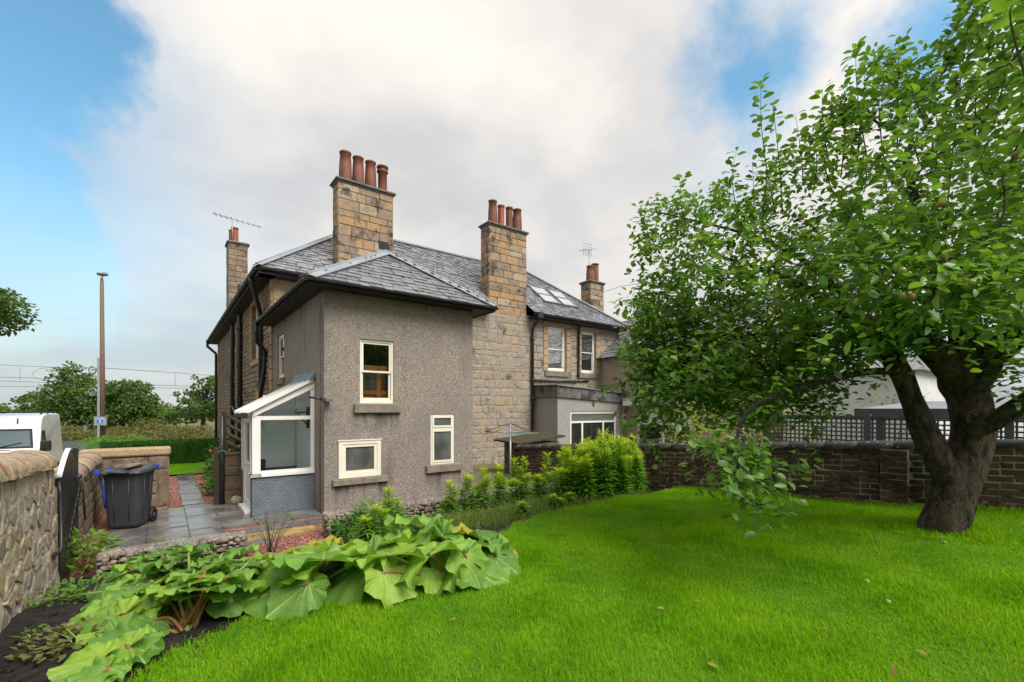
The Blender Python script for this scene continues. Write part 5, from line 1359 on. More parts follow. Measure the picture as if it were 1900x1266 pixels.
hd = MB(); hd.tube([bl(-.24,.44,1.02), bl(.24,.44,1.02)], .022, 8); hd.tube([bl(-.24,.44,1.02), bl(-.24,.33,.98)], .022, 8); hd.tube([bl(.24,.44,1.02), bl(.24,.33,.98)], .022, 8); part('handle_bar', hd, M['bin'], bn)
for x in (-.33, .33):
    wv = MB(); ax = bxv; c_ = bl(x*.80, .27, .135)
    def ringpts(r, o_): return [c_+ax*o_+(byv*math.cos(2*PI*k_/20)+Vector((0,0,1))*math.sin(2*PI*k_/20))*r for k_ in range(20)]
    prof = ((.03,-.03),(.10,-.03),(.128,-.025),(.135,0),(.128,.025),(.10,.03),(.085,.012),(.03,.012))
    v = [p for r, o_ in prof for p in ringpts(r, o_)]; f = [tuple(range(20)), tuple(range(7*20+19, 7*20-1, -1))]
    for i in range(7):
        for k_ in range(20): j = (k_+1) % 20; f.append((i*20+k_, i*20+j, (i+1)*20+j, (i+1)*20+k_))
    wv.add(v, f, True); wh = part('wheel', wv, M['rubber'], bn); part('hub', MB().tube([c_+ax*.0, c_+ax*.035], .045, 10), M['bin'], wh)
blu = MB(); blu.tube([bl(-.30,-.37,1.02), bl(-.31,-.30,.95), bl(-.27,-.29,.70), bl(-.25,-.27,.40)], .018, 6); part('blue_strap', blu, M['bin_blue'], bn)
for (x, y) in ((-.33,-.36), (.30,.37), (-.31,.0)): part('blue_clip', MB().box(*sorted((bl(x,y,0).x-.035, bl(x,y,0).x+.035)), bl(x,y,0).y-.03, bl(x,y,0).y+.03, 1.03, 1.10), M['bin_blue'], bn)
for i, (x, y, a) in enumerate(((-.05,.05,.4),(.08,-.12,1.2))):
    st_ = MB(); p = bl(x, y, 1.125); d_ = Vector((math.cos(a), math.sin(a), 0))*.22; e_ = Vector((-d_.y, d_.x, 0))*.35
    st_.hexa([p-d_-e_, p+d_-e_, p+d_+e_, p-d_+e_, p-d_-e_+Vector((0,0,.022)), p+d_-e_+Vector((0,0,.03)), p+d_+e_+Vector((0,0,.022)), p-d_+e_+Vector((0,0,.02))])
    single('loose_slate', st_, M['stone_side'], ('longer' if i == 0 else 'shorter')+' piece of broken slate lying on the lid of the bin', 'slate', tuple(p))

# old gate post screen by the porch
sc_ = thing('stone_screen_wall', 'brown stone screen wall with rusty post between the porch and the side path', 'stone wall', (-.9,2.6,0))
part('mortar_face', MB().box(-1.52, -.05, 2.56, 2.8, -.3, 1.1), M['mortar_dark'], sc_)
stones_as_parts('wall_stone', sc_, RUB, 'gate_stone', M['stone_gate'], 's', 2.56, lay(-1.52, -.06, -.2, 1.1, (.2,.34), (.3,.5), (), 58, .015), .02)
part('cope_stone', MB().box(-1.55,-.04,2.53,2.83,1.102,1.15), M['cap_stone'], sc_)
part('timber_post', MB().box(-1.72,-1.60,2.50,2.64,-.2,1.28), M['timber_dark'], sc_)
part('iron_post', MB().tube([(-1.57,2.46,-.1),(-1.57,2.46,2.02)], .05, 8), M['black_iron'], sc_)
for z in (.28, .72, 1.12): part('wire_strand', MB().tube([(-1.66,2.44,z+.03),(-1.3,2.46,z),(-.8,2.5,z+.04)], .008, 5), M['rust'], sc_)
for z in (1.2,): part('green_tie', MB().tube([(-1.66,2.43,z),(-1.55,2.39,z+.02),(-1.4,2.45,z-.02)], .014, 5), M['line_green'], sc_)
ss_ = thing('timber_steps', 'dark timber handrail of outside steps behind the stone screen wall', 'stair rail', (-.9,4,0))
for k_ in range(4): part('rail', MB().tube([(-1.45,3.4,2.05-k_*.22),(-.25,3.4,1.30-k_*.22)], .04, 6), M['timber_dark'], ss_)
part('post', MB().box(-.52,-.40,3.36,3.46,0,1.75), M['timber_dark'], ss_); part('post', MB().box(-1.5,-1.40,3.36,3.46,0,2.1), M['timber_dark'], ss_)
for i in range(2):
    mb = MB(); mb.blob((-1.30+i*.28, 2.32, .08), (.13-.03*i,.10,.11), 40+i, .12); single('loose_stone', mb, M['stone_gate'] if i else M['stone_rubble'], ('larger pale' if i == 0 else 'smaller brown')+' loose stone at the foot of the screen wall', 'stone', (-1.3+i*.28,2.32,0))

# rotary clothes dryer
rd = thing('rotary_clothes_dryer', 'rotary clothes dryer on a grey pole with green line strings', 'clothes dryer', (4.9,-.2,0))
b = Vector((0,0,0)); base = Vector((4.55,-.35,.15)); top = Vector((4.55,-.35,1.80))
part('pole', MB().tube([base, base+Vector((0,0,1.2)), base+Vector((0,0,1.201)), top], [.026,.026,.019,.019], 8), M['galv'], rd)
arms = []
for k_ in range(4):
    g = math.radians(20+90*k_); e_ = top+Vector((math.cos(g)*.82, math.sin(g)*.82, -.24)); arms.append(e_)
    part('arm', MB().tube([top-Vector((0,0,.24)), e_], .012, 6), M['galv'], rd); part('stay', MB().tube([top, e_], .008, 5), M['rust'], rd)
for fr_ in (.5, .7, .85, .98):
    ln = MB(); ring = [(top-Vector((0,0,.24))).lerp(e_, fr_) for e_ in arms]
    for a_, b_ in zip(ring, ring[1:]+ring[:1]): ln.tube([a_, (a_+b_)/2-Vector((0,0,.012)), b_], .006, 4, False)
    part('line', ln, M['line_green'], rd)

# ================================================================== BEYOND THE BRICK WALL
lf = thing('lattice_fence', 'charcoal lattice fence standing behind the brick wall', 'fence', (8,-7,0))
q = -1.4-3.6; posts = []
q0 = -5.2; k_ = 0
while q0 > -13:
    part('post', MB().box(7.96, 8.06, q0-.05, q0+.05, .2, 2.08), M['slat_dark'], lf)
    a0, a1 = q0-1.83+.055, q0-.055
    lt = MB()
    for x in arange(a0+.02, a1-.04, .083): lt.box(8.00, 8.012, x, x+.028, 1.30, 2.0)
    for z in arange(1.30, 1.97, .083): lt.box(8.013, 8.025, a0, a1, z, z+.028)
    part('lattice', lt, M['slat_dark'], lf, kind='stuff')
    fr = MB(); fr.box(7.985, 8.04, a0, a1, 2.0, 2.05); fr.box(7.985, 8.04, a0, a1, 1.22, 1.298); part('rail', fr, M['slat_dark'], lf)
    part('boards', MB().box(7.99, 8.02, a0, a1, .3, 1.218), M['slat_dark'], lf)
    q0 -= 1.83
sh_ = thing('open_shelter', 'open garden shelter with grey felt roof and black posts behind the lattice fence', 'shelter', (10,-9,0))
rb = MB(); rb.hexa([(9.9,-13,2.14),(9.9,-6.35,2.14),(12.0,-6.9,2.32),(12.0,-13,2.32),(9.9,-13,2.18),(9.9,-6.35,2.18),(12.0,-6.9,2.36),(12.0,-13,2.36)]); part('roof', rb, M['felt'], sh_)
part('fascia', MB().box(9.86, 9.9, -13, -6.3, 2.02, 2.185), M['slat_dark'], sh_)
for y in (-6.75, -7.5, -10.4): part('post', MB().box(9.95, 10.1, y-.07, y+.07, 0, 2.1), M['slat_dark'], sh_)

# ================================================================== LANE SIDE: van, lamp, mast, sign, wires, fence
vn = thing('panel_van', 'white high roof panel van parked in the lane behind the rubble wall', 'van', (-7.4,17,-.62))
VZ = -.62; vs0, vs1 = -8.42, -6.42
prof = [(14.35,.35),(14.32,.75),(14.42,1.02),(15.05,1.24),(15.15,1.30),(15.75,1.98),(16.05,2.30),(16.5,2.50),(17.2,2.58),(20.1,2.58),(20.25,2.45),(20.3,.40)]
NS = 9; v = []; f = []
for i in range(NS):
    tt = i/(NS-1); x = vs0+(vs1-vs0)*tt; e_ = abs(tt-.5)*2
    for (y, z) in prof:
        inn = .13*max(0,(z-1.2))/1.4 if e_ > .99 else (.02*max(0,(z-1.2))/1.4 if e_ > .7 else 0)
        rnd_ = .10*e_**6 if y < 14.6 else 0
        xx = x-math.copysign(inn, tt-.5) if tt != .5 else x
        zz = z-.05*e_**8 if z > 2.2 else z
        v.append((xx, y+rnd_+.05*e_**4*(1 if z > 1.2 and y < 16.3 else 0), VZ+zz))
n = len(prof)
for i in range(NS-1):
    for k_ in range(n): j = (k_+1) % n; f.append((i*n+k_, i*n+j, (i+1)*n+j, (i+1)*n+k_))
f += [tuple(range(n)), tuple((NS-1)*n+k_ for k_ in range(n-1,-1,-1))]
mb = MB(); mb.add(v, f, False); part('body', mb, M['van'], vn)
def vpt(x, t, off): # on the windscreen slope
    a = Vector((x,15.15,VZ+1.30)); b_ = Vector((x,15.75,VZ+1.98)); nn = Vector((0,-.75,.66)); return a.lerp(b_, t)+nn*off
ws = MB(); ws.hexa([vpt(vs0+.17,-.02,.012),vpt(vs1-.17,-.02,.012),vpt(vs1-.30,1.02,.012),vpt(vs0+.30,1.02,.012),vpt(vs0+.17,-.02,.02),vpt(vs1-.17,-.02,.02),vpt(vs1-.30,1.02,.02),vpt(vs0+.30,1.02,.02)])
wsd = part('windscreen_surround', ws, M['rubber'], vn)
ws = MB(); ws.hexa([vpt(vs0+.25,.06,.021),vpt(vs1-.25,.06,.021),vpt(vs1-.36,.90,.021),vpt(vs0+.36,.90,.021),vpt(vs0+.25,.06,.026),vpt(vs1-.25,.06,.026),vpt(vs1-.36,.90,.026),vpt(vs0+.36,.90,.026)])
b_ = NB('van_glass'); vg = b_.done(b_.pbr((.11,.145,.155), .08, None, .8)); part('windscreen', ws, vg, vn)
part('wiper', MB().tube([vpt(vs0+.95,.03,.04), vpt(vs1-.50,.24,.04)], .018, 5), M['rubber'], vn)
part('wiper', MB().tube([vpt(vs0+.35,.03,.04), vpt(vs0+.95,.20,.04)], .018, 5), M['rubber'], vn)
part('bonnet_vent', MB().box(vs0+.5, vs1-.75, 15.02, 15.06, VZ+1.225, VZ+1.26), M['rubber'], vn)
for sx, x in ((-1, vs0), (1, vs1)):
    sw_ = MB(); sw_.prism([(x-sx*.045,15.35,VZ+1.22),(x-sx*.045,16.5,VZ+1.22),(x-sx*.115,16.5,VZ+1.92),(x-sx*.115,15.95,VZ+1.92)], (sx*.055,0,0)); part('side_window', sw_, M['glass_dark'], vn)
    mr = MB(); mr.cbox(min(x,x+sx*.30), max(x,x+sx*.30), 15.15, 15.30, VZ+1.15, VZ+1.55, .04); mr_ = part('wing_mirror', mr, M['rubber'], vn)
    hl = MB(); hl.cbox(x-sx*.05-.18, x-sx*.05+.18, 14.30, 14.45, VZ+.75, VZ+1.0, .03); part('headlight', hl, M['glass_sky'], vn)
    for y in (15.2, 19.0):
        wv = MB(); c_ = Vector((x-sx*.12, y, VZ+.35))
        prf = ((.0,-.11),(.24,-.11),(.33,-.09),(.345,0),(.33,.09),(.24,.11),(.22,.08),(.0,.08)); vv = []
        for r, o_ in prf: vv += [c_+Vector((sx*o_, math.cos(2*PI*k_/20)*r, math.sin(2*PI*k_/20)*r)) for k_ in range(20)]
        wv.add(vv, [(i*20+k_, i*20+(k_+1) % 20, (i+1)*20+(k_+1) % 20, (i+1)*20+k_) for i in range(7) for k_ in range(20)], True); part('wheel', wv, M['rubber'], vn)
gr = MB(); gr.box(vs0+.5, vs1-.5, 14.30, 14.35, VZ+.62, VZ+.9); part('grille', gr, M['rubber'], vn)
rk = MB()
for y in (16.9, 18.2, 19.5): rk.box(vs0+.2, vs1-.2, y, y+.05, VZ+2.62, VZ+2.66); rk.box(vs0+.2, vs0+.26, y, y+.05, VZ+2.56, VZ+2.62); rk.box(vs1-.26, vs1-.2, y, y+.05, VZ+2.56, VZ+2.62)
part('roof_rack', rk, M['black_iron'], vn); part('antenna', MB().tube([(-7.15,15.95,VZ+2.2),(-7.15,15.97,VZ+2.42)], .02, 5), M['rubber'], vn)

p = at(189, 757, 24.0)
sl = thing('street_lamp', 'tall brown street lamp column with small twin lobed head behind the hedge', 'street lamp', (p.x,p.y,-.62), 'W')
part('column', MB().tube([(p.x+.06,p.y,-.62),(p.x,p.y,8.9)], [.13,.085], 12), M['pole'], sl)
part('spigot', MB().tube([(p.x,p.y,8.88),(p.x,p.y,9.2)], .06, 8), M['galv'], sl)
hd = MB(); hd.blob((p.x-.12,p.y,9.26), (.14,.12,.09), 3, .05); part('lamp_head', hd, M['lead_dark'], sl)
hd = MB(); hd.blob((p.x+.14,p.y,9.24), (.20,.13,.10), 4, .05); part('lamp_head', hd, M['lead_dark'], sl)
p = at(186.5, 757, 30.0)
ms = thing('railway_mast', 'grey railway mast with two tension wheels beside the brown lamp column', 'mast', (p.x,p.y,-.62), 'W')
mb = MB(); mb.box(p.x-.02,p.x+.02,p.y-.1,p.y+.1,-.62,5.5); mb.box(p.x-.12,p.x+.12,p.y-.11,p.y-.10,-.62,5.5); mb.box(p.x-.12,p.x+.12,p.y+.10,p.y+.11,-.62,5.5); part('column', mb, M['mast'], ms)
for z in (4.7, 3.25):
    wv = MB(); c_ = Vector((p.x-.52,p.y,z)); ar = [c_+Vector((math.cos(2*PI*k_/24)*.24, .02*math.sin(k_), math.sin(2*PI*k_/24)*.24)) for k_ in range(25)]
    wv.tube(ar, .045, 6, False)
    for k_ in range(4): wv.tube([c_, c_+Vector((math.cos(PI/2*k_+.4)*.24,0,math.sin(PI/2*k_+.4)*.24))], .02, 5)
    wh = part('tension_wheel', wv, M['galv'], ms); part('bracket', MB().tube([c_, (p.x,p.y,z+.12)], .03, 6), M['galv'], ms)
for z in (4.55, 4.8, 5.05, 5.3): part('insulator', MB().tube([(p.x+.10,p.y-.1,z),(p.x+.3,p.y-.1,z)], .05, 8), M['galv'], ms)
p = at(186, 781, 23.6)
sg = thing('path_sign', 'blue shared cycle and footpath sign on a grey plate fixed to the lamp column', 'sign', tuple(p), 'W')
x, y, z = p; part('plate', MB().box(x-.31,x+.31,y,y+.03,z-.22,z+.22), M['sign_grey'], sg)
rm = MB(); ringbox(rm, lambda a, d, c: (x+a, y+d, z+c), -.325, .325, -.235, .235, -.012, .035, .022); part('rim', rm, M['wire'], sg)
el = MB(); el.prism([(x+math.cos(2*PI*k_/28)*.21, y-.010, z+math.sin(2*PI*k_/28)*.155) for k_ in range(28)], (0,.008,0)); part('sign_face', el, M['sign_white'], sg)
el = MB(); el.prism([(x+math.cos(2*PI*k_/28)*.195, y-.016, z+math.sin(2*PI*k_/28)*.142) for k_ in range(28)], (0,.005,0)); fcs = part('sign_disc', el, M['sign_blue'], sg)
sy = MB()
def ring_(cx, cz, r, w_=.011):
    for k_ in range(14):
        g0_, g1_ = 2*PI*k_/14, 2*PI*(k_+1)/14
        sy.hexa([(x+cx+math.cos(g)*rr_, yy, z+cz+math.sin(g)*rr_) for yy in (y-.022, y-.017) for (g, rr_) in ((g0_, r), (g1_, r), (g1_, r+w_), (g0_, r+w_))])
def bar_(a, b, w_=.011):
    a = Vector((a[0],0,a[1])); b = Vector((b[0],0,b[1])); d_ = (b-a).normalized(); nn = Vector((-d_.z,0,d_.x))*w_/2
    sy.hexa([Vector((x,yy,z))+q_ for yy in (y-.022,y-.017) for q_ in (a-nn, b-nn, b+nn, a+nn)])
ring_(-.065,.055,.036); ring_(.065,.055,.036); bar_((-.065,.055),(-.02,.10)); bar_((-.02,.10),(.045,.10)); bar_((-.02,.10),(.005,.055)); bar_((.005,.055),(.045,.10)); bar_((.045,.11),(.065,.055)); bar_((-.065,.055),(.005,.055)); bar_((.035,.12),(.06,.12))
part('bicycle_symbol', sy, M['sign_white'], sg)
sy = MB()
bar_((.0,-.005),(.0,-.065),.035); bar_((-.008,-.06),(-.028,-.125),.016); bar_((.008,-.06),(.024,-.125),.016); bar_((-.012,-.01),(-.04,-.06),.012); bar_((.012,-.01),(.035,-.06),.012); bar_((0,.004),(0,.026),.024)
bar_((.062,-.055),(.062,-.09),.022); bar_((.058,-.09),(.050,-.125),.010); bar_((.066,-.09),(.074,-.125),.010); bar_((.062,-.048),(.062,-.032),.018); bar_((.04,-.055),(.058,-.06),.009)
part('walker_symbol', sy, M['sign_white'], sg)
# overhead line wires
def wire(pts, label, r=.016):
    single('overhead_wire', MB().tube(pts, r, 4), M['black_iron'], label, 'wire', tuple(pts[0]), 'W', 'overhead wires of the railway')
wd = 42
wire([at(-300,655,wd), at(0,677,wd), at(110,682,wd), at(186,683,30)], 'upper contact wire running left from the mast top')
wire([at(-300,690,wd), at(0,700,wd), at(110,703,wd)], 'second wire from the top on the left of the mast')
wire([at(-300,703,wd), at(0,707,wd), at(200,713,wd)], 'third wire from the top on the left of the mast')
wire([at(-300,714,wd), at(0,717,wd), at(400,721,wd)], 'lowest long wire passing in front of the far trees')
wire([at(192,683,30), at(330,692,40), at(420,699,50)], 'upper wire sagging right from the mast to the house')
wire([at(200,712,30), at(330,716,40), at(420,719,50)], 'lower wire running right from the mast to the house')
wire([at(325,692,40), at(325,716,40)], 'short vertical dropper wire on the right of the mast')
wire([at(37,681,wd), at(37,705,wd)], 'short vertical dropper wire near the left edge')
wire([at(110,681,wd), at(75,684,wd), at(60,692,wd), at(64,702,wd), at(80,705,wd), at(110,709,wd)], 'looped jumper wire curling between the left hand wires', .014)
single('telephone_wire', MB().tube([W(15.6,6.9,8.2), at(1150,532,21), at(1215,522,18), at(1700,395,12)], .010, 4), M['black_iron'], 'thin telephone wire from the distant chimney towards the apple tree', 'wire', (0,0,0), 'W')
single('wall_cable', MB().tube([W(3.7,3.9,3.9), W(7.2,5.3,3.78), W(10.2,5.35,3.92), W(14.4,5.2,4.25)], .008, 4), M['black_iron'], 'thin cable slung along the stone rear wall across the upstairs windows', 'cable', (0,0,0), 'W')
# chain link fence along the railway
cf = thing('chain_link_fence', 'grey chain link fence with concrete posts along the railway bank', 'fence', tuple(at(250,810,44)), 'W')
def fpt(u, z): d = 44; pp = at(u, 757, d); return Vector((pp.x, pp.y, z))
zt_, zb_ = .42, -1.6
for u in (-140, -40, 57, 157, 255, 352, 450): part('post', MB().box(fpt(u,0).x-.06, fpt(u,0).x+.06, fpt(u,0).y-.06, fpt(u,0).y+.06, zb_, zt_), M['felt'], cf)
mb = MB()
x0, x1, yy = fpt(-140,0).x, fpt(450,0).x, fpt(0,0).y
for z in arange(zb_+.3, zt_-.05, .28): mb.tube([(x0,yy,z),(x1,yy,z)], .006, 3, False)
xx = x0
while xx < x1: mb.tube([(xx,yy,zb_),(xx+.0,yy,zt_-.05)], .004, 3, False); xx += .28
part('mesh', mb, M['galv'], cf, kind='stuff')
# ================================================================== FOLIAGE TOOLS
T_APPLE = (np.array([(0,0,0),(.22,.19,.05),(.22,-.19,.05),(.28,0,0),(.58,.27,.05),(.58,-.27,.05),(.62,0,-.02),(.85,.15,-.04),(.85,-.15,-.04),(1,0,-.13)]),
           np.array([(0,3,1),(1,3,6),(1,6,4),(4,6,9),(4,9,7),(0,2,3),(2,6,3),(2,5,6),(5,9,6),(5,8,9)]))
T_DIA = (np.array([(0,0,0),(.45,.30,.05),(.45,-.30,.05),(1,0,-.08)]), np.array([(0,2,1),(1,2,3)]))
T_LANCE = (np.array([(0,0,0),(.38,.085,.03),(.38,-.085,.03),(1,0,-.16)]), np.array([(0,2,1),(1,2,3)]))
T_BLADE = (np.array([(0,.5,0),(0,-.5,0),(.55,.36,0),(.55,-.36,0),(1,0,0)]), np.array([(0,1,2),(1,3,2),(2,3,4)]))
def nrm(a): return a/np.maximum(np.linalg.norm(a, axis=1, keepdims=True), 1e-9)
def leaves(P, D, Nn, L, T, wr=1.0):
    P = np.asarray(P, float); D = nrm(np.asarray(D, float)); Nn = np.asarray(Nn, float)
    Nn = nrm(Nn-D*(Nn*D).sum(1, keepdims=True)); S = np.cross(Nn, D); L = np.asarray(L, float).reshape(-1, 1, 1)
    tv, tf = T; wr = np.broadcast_to(np.asarray(wr, float).reshape(-1, 1, 1) if np.ndim(wr) else np.array(wr).reshape(1,1,1), (len(P), 1, 1))
    V = P[:,None,:]+L*(tv[None,:,0:1]*D[:,None,:]+tv[None,:,1:2]*wr*S[:,None,:]+tv[None,:,2:3]*Nn[:,None,:])
    F = tf[None]+(np.arange(len(P))*len(tv))[:,None,None]
    return V.reshape(-1, 3), F.reshape(-1, 3)
def join(*VF):
    Vs = []; Fs = []; o = 0
    for V, F in VF: Vs.append(V); Fs.append(F+o); o += len(V)
    return np.concatenate(Vs), np.concatenate(Fs)
def rdir(n): return nrm(RNG.normal(size=(n, 3)))
def part_np(name, V, F, mat, parent, kind=None, smooth=False):
    off = np.array(OFF[parent.name]); o = bpy.data.objects.new(name, mesh_np(name, V-off, F, smooth, mat)); C.objects.link(o)
    o.parent = parent; OFF[o.name] = OFF[parent.name]
    return props(o, kind=kind)
def catmull(pts, sub=4):
    out = []; n = len(pts); P = [np.array(p, float) for p in pts]
    for i in range(n-1):
        a = P[max(i-1,0)]; b = P[i]; c = P[i+1]; d = P[min(i+2,n-1)]
        for k in range(sub):
            t = k/sub; out.append(.5*((2*b)+(-a+c)*t+(2*a-5*b+4*c-d)*t*t+(-a+3*b-3*c+d)*t**3))
    out.append(P[-1]); return out
def bumpy_limb(mb, path, n=16, amp=.10, seed=1, sub=5):     # path of (x,y,z,r)
    rg = random.Random(seed); pts = catmull(path, sub); ph = [rg.uniform(0, 6.3) for _ in range(6)]
    v = []; ref = Vector((1,0,0)); m = len(pts)
    for i, p in enumerate(pts):
        a = Vector(pts[max(i-1,0)][:3]); b = Vector(pts[min(i+1,m-1)][:3]); t = (b-a).normalized()
        x = (ref-t*ref.dot(t)).normalized(); y = t.cross(x); ref = x; c = Vector(p[:3]); r = max(.004, p[3])
        for k in range(n):
            g = 2*PI*k/n
            w = 1+amp*(.55*math.sin(2*g+ph[0]+i*.17)+.45*math.sin(3*g+ph[1]-i*.23)+.35*math.sin(5*g+ph[2]+i*.31)+.3*math.sin(i*.9+ph[3])*math.sin(g+ph[4]))+rg.uniform(-.02,.02)
            v.append(c+(x*math.cos(g)+y*math.sin(g))*r*w)
    f = [(i*n+k, i*n+(k+1) % n, (i+1)*n+(k+1) % n, (i+1)*n+k) for i in range(m-1) for k in range(n)]
    f.append(tuple((m-1)*n+k for k in range(n)))
    mb.add(v, f, True)

# ================================================================== APPLE TREE
def P4(u, v, d, r): p = at(u, v, d); return (p.x, p.y, p.z, r)
tb = at(1745, 990, 5.36)
at_ = thing('apple_tree', 'old leaning apple tree with forked mossy trunk, green apples and dense crown', 'tree', tuple(tb), 'W')
LIMBS = [
 [P4(1741,1020,5.36,.245), P4(1744,988,5.36,.215), P4(1758,954,5.36,.218), P4(1776,895,5.35,.225), P4(1796,842,5.33,.205), P4(1803,794,5.3,.195), P4(1799,745,5.28,.185), P4(1785,708,5.25,.190), P4(1772,670,5.15,.15)],
 [P4(1770,908,5.33,.11), P4(1745,860,5.28,.135), P4(1714,797,5.28,.135), P4(1693,744,5.28,.112), P4(1674,697,5.28,.112), P4(1648,655,5.3,.105), P4(1600,605,5.4,.075), P4(1520,550,5.6,.05), P4(1430,505,5.9,.032), P4(1330,475,6.1,.018)],
 [P4(1785,705,5.2,.17), P4(1742,660,5.1,.15), P4(1690,612,5.0,.11), P4(1640,555,5.0,.08), P4(1600,480,5.1,.05), P4(1570,400,5.2,.03)],
 [P4(1785,690,5.15,.16), P4(1792,630,5.0,.14), P4(1782,550,4.9,.11), P4(1745,470,4.9,.08), P4(1705,390,5.0,.05), P4(1680,300,5.0,.03)],
 [P4(1800,715,5.2,.17), P4(1835,665,5.05,.145), P4(1890,620,4.85,.12), P4(1970,565,4.6,.085), P4(2060,480,4.6,.05), P4(2150,400,4.7,.03)],
 [P4(1805,800,5.2,.10), P4(1845,783,5.02,.088), P4(1900,748,4.8,.085), P4(1985,695,4.5,.06), P4(2080,640,4.4,.03)],
 [P4(1680,690,5.25,.05), P4(1610,690,5.1,.038), P4(1520,710,4.8,.028), P4(1440,735,4.5,.020), P4(1385,765,4.1,.02), P4(1366,820,3.8,.013), P4(1362,880,3.65,.006)],
 [P4(1735,650,5.05,.07), P4(1722,600,4.5,.045), P4(1720,560,3.95,.03), P4(1745,530,3.55,.02), P4(1805,500,3.35,.008)],
 [P4(1640,640,5.3,.06), P4(1540,625,5.4,.042), P4(1440,620,5.6,.03), P4(1340,630,5.9,.02), P4(1250,650,6.1,.010)],
 [P4(1600,590,5.4,.055), P4(1500,490,5.5,.035), P4(1400,440,5.8,.022), P4(1290,410,6.2,.013), P4(1200,390,6.4,.006)],
]
tk = MB()
for i, L in enumerate(LIMBS): bumpy_limb(tk, L, 20 if i == 0 else 12, .09 if i == 0 else .10, 10+i)
trunk = part('trunk', tk, M['bark'], at_)
kn = MB(); kc = at(1806, 775, 5.04)
for rr_ in (.085, .055, .028):
    ring = [kc+Vector((math.cos(2*PI*k/18)*rr_*1.05*(1+.08*math.sin(3*k)), -.02-.10*(.09-rr_), math.sin(2*PI*k/18)*rr_*.95)) for k in range(19)]; kn.tube(ring, .014, 6, False)
part('knot', kn, M['bark'], trunk)
ms_ = MB(); bumpy_limb(ms_, [(p[0], p[1]-.004, p[2]+p[3]*.40, p[3]*.80) for p in LIMBS[5][1:4]], 10, .14, 99); part('moss', ms_, M['moss'], trunk)
# crown: attraction points spread through its volume
CROWN = [(1180,405),(1215,360),(1290,340),(1360,335),(1420,300),(1480,255),(1535,195),(1575,125),(1620,85),(1700,110),(1760,60),(1800,-60),(2050,-150),(2380,60),(2380,600),(2100,620),(1900,612),(1850,632),(1760,640),(1660,640),(1600,660),(1560,715),(1500,745),(1430,765),(1395,790),(1330,765),(1270,755),(1235,800),(1212,770),(1185,705),(1150,670),(1172,615),(1200,560),(1182,480)]
def inpoly(x, y, poly):
    c = False; n = len(poly)
    for i in range(n):
        x0, y0 = poly[i]; x1, y1 = poly[(i+1) % n]
        if (y0 > y) != (y1 > y) and x < (x1-x0)*(y-y0)/(y1-y0)+x0: c = not c
    return c
def edge_dist(x, y, poly):
    b = 1e9; n = len(poly)
    for i in range(n):
        x0, y0 = poly[i]; x1, y1 = poly[(i+1) % n]; L2 = (x1-x0)**2+(y1-y0)**2
        t = max(0, min(1, ((x-x0)*(x1-x0)+(y-y0)*(y1-y0))/L2)); b = min(b, math.hypot(x-x0-t*(x1-x0), y-y0-t*(y1-y0)))
    return b
rg = random.Random(42); att = []
while len(att) < 2100:
    u, v = rg.uniform(1150, 2380), rg.uniform(-150, 800)
    if u > 1990 and rg.random() < .6: continue
    if not inpoly(u, v, CROWN): continue
    e_ = edge_dist(u, v, CROWN); th = .35+1.5*min(1, e_/190)
    dc = lerp_tab([(1150,6.3),(1400,5.9),(1700,5.2),(1900,4.9),(2400,4.8)], u)
    att.append(tuple(at(u, v, max(2.9, dc+rg.uniform(-th, th*.9)))))
for (u0,v0,d0,su,sv,n_) in ((1760,520,3.45,95,55,70),(1360,870,3.65,38,38,22),(1420,870,3.7,28,36,10),(1850,440,3.5,50,50,25),(1230,700,5.6,40,60,40),(1850,670,4.9,28,22,14),(1330,720,4.9,70,40,60),(1290,690,5.8,70,50,120),(1450,690,5.3,80,50,150),(1250,600,6.0,50,60,80),(1620,620,5.0,60,25,60)):
    for _ in range(n_): att.append(tuple(at(u0+rg.gauss(0,su), v0+rg.gauss(0,sv), d0+rg.gauss(0,.22))))
att = np.array(att)
nodes = []; parent_ = []
for L in LIMBS[1:]:
    pts = catmull(L, 4)
    for i, p in enumerate(pts):
        if i < 6 and L in LIMBS[1:2]+LIMBS[5:6]: continue
        nodes.append(p[:3]); parent_.append(-1)
nodes = np.array(nodes); nlimb = len(nodes); nodes = list(nodes); alive = np.ones(len(att), bool)
near_i = np.zeros(len(att), int); near_d = np.full(len(att), 1e9); done = 0
STEP = .13
for it in range(70):
    arr = np.array(nodes[done:])
    if len(arr):
        D_ = np.linalg.norm(att[:,None,:]-arr[None], axis=2); j = D_.argmin(1); dm = D_[np.arange(len(att)), j]
        up_ = dm < near_d; near_i[up_] = j[up_]+done; near_d[up_] = dm[up_]; done = len(nodes)
    alive &= near_d > .17
    if not alive.any(): break
    acc = {}
    for a_ in np.nonzero(alive)[0]:
        if near_d[a_] > 2.6: continue
        i_ = near_i[a_]; dv = (att[a_]-nodes[i_])/near_d[a_]; acc[i_] = acc.get(i_, 0)+dv
    if not acc: break
    grew = False
    for i_, dv in acc.items():
        l = np.linalg.norm(dv)
        if l < 1e-4: continue
        dv = dv/l+RNG.normal(0, .16, 3); dv /= np.linalg.norm(dv)
        nodes.append(nodes[i_]+dv*STEP); parent_.append(i_); grew = True
    if not grew: break
nodes = np.array(nodes); N_ = len(nodes); rad = np.zeros(N_); kids = [0]*N_
for i in range(N_-1, nlimb-1, -1):
    if kids[i] == 0: rad[i] = .0032**2.4
    p = parent_[i]; kids[p] += 1; rad[p] += rad[i]
rad = np.minimum(rad**(1/2.4), .045)
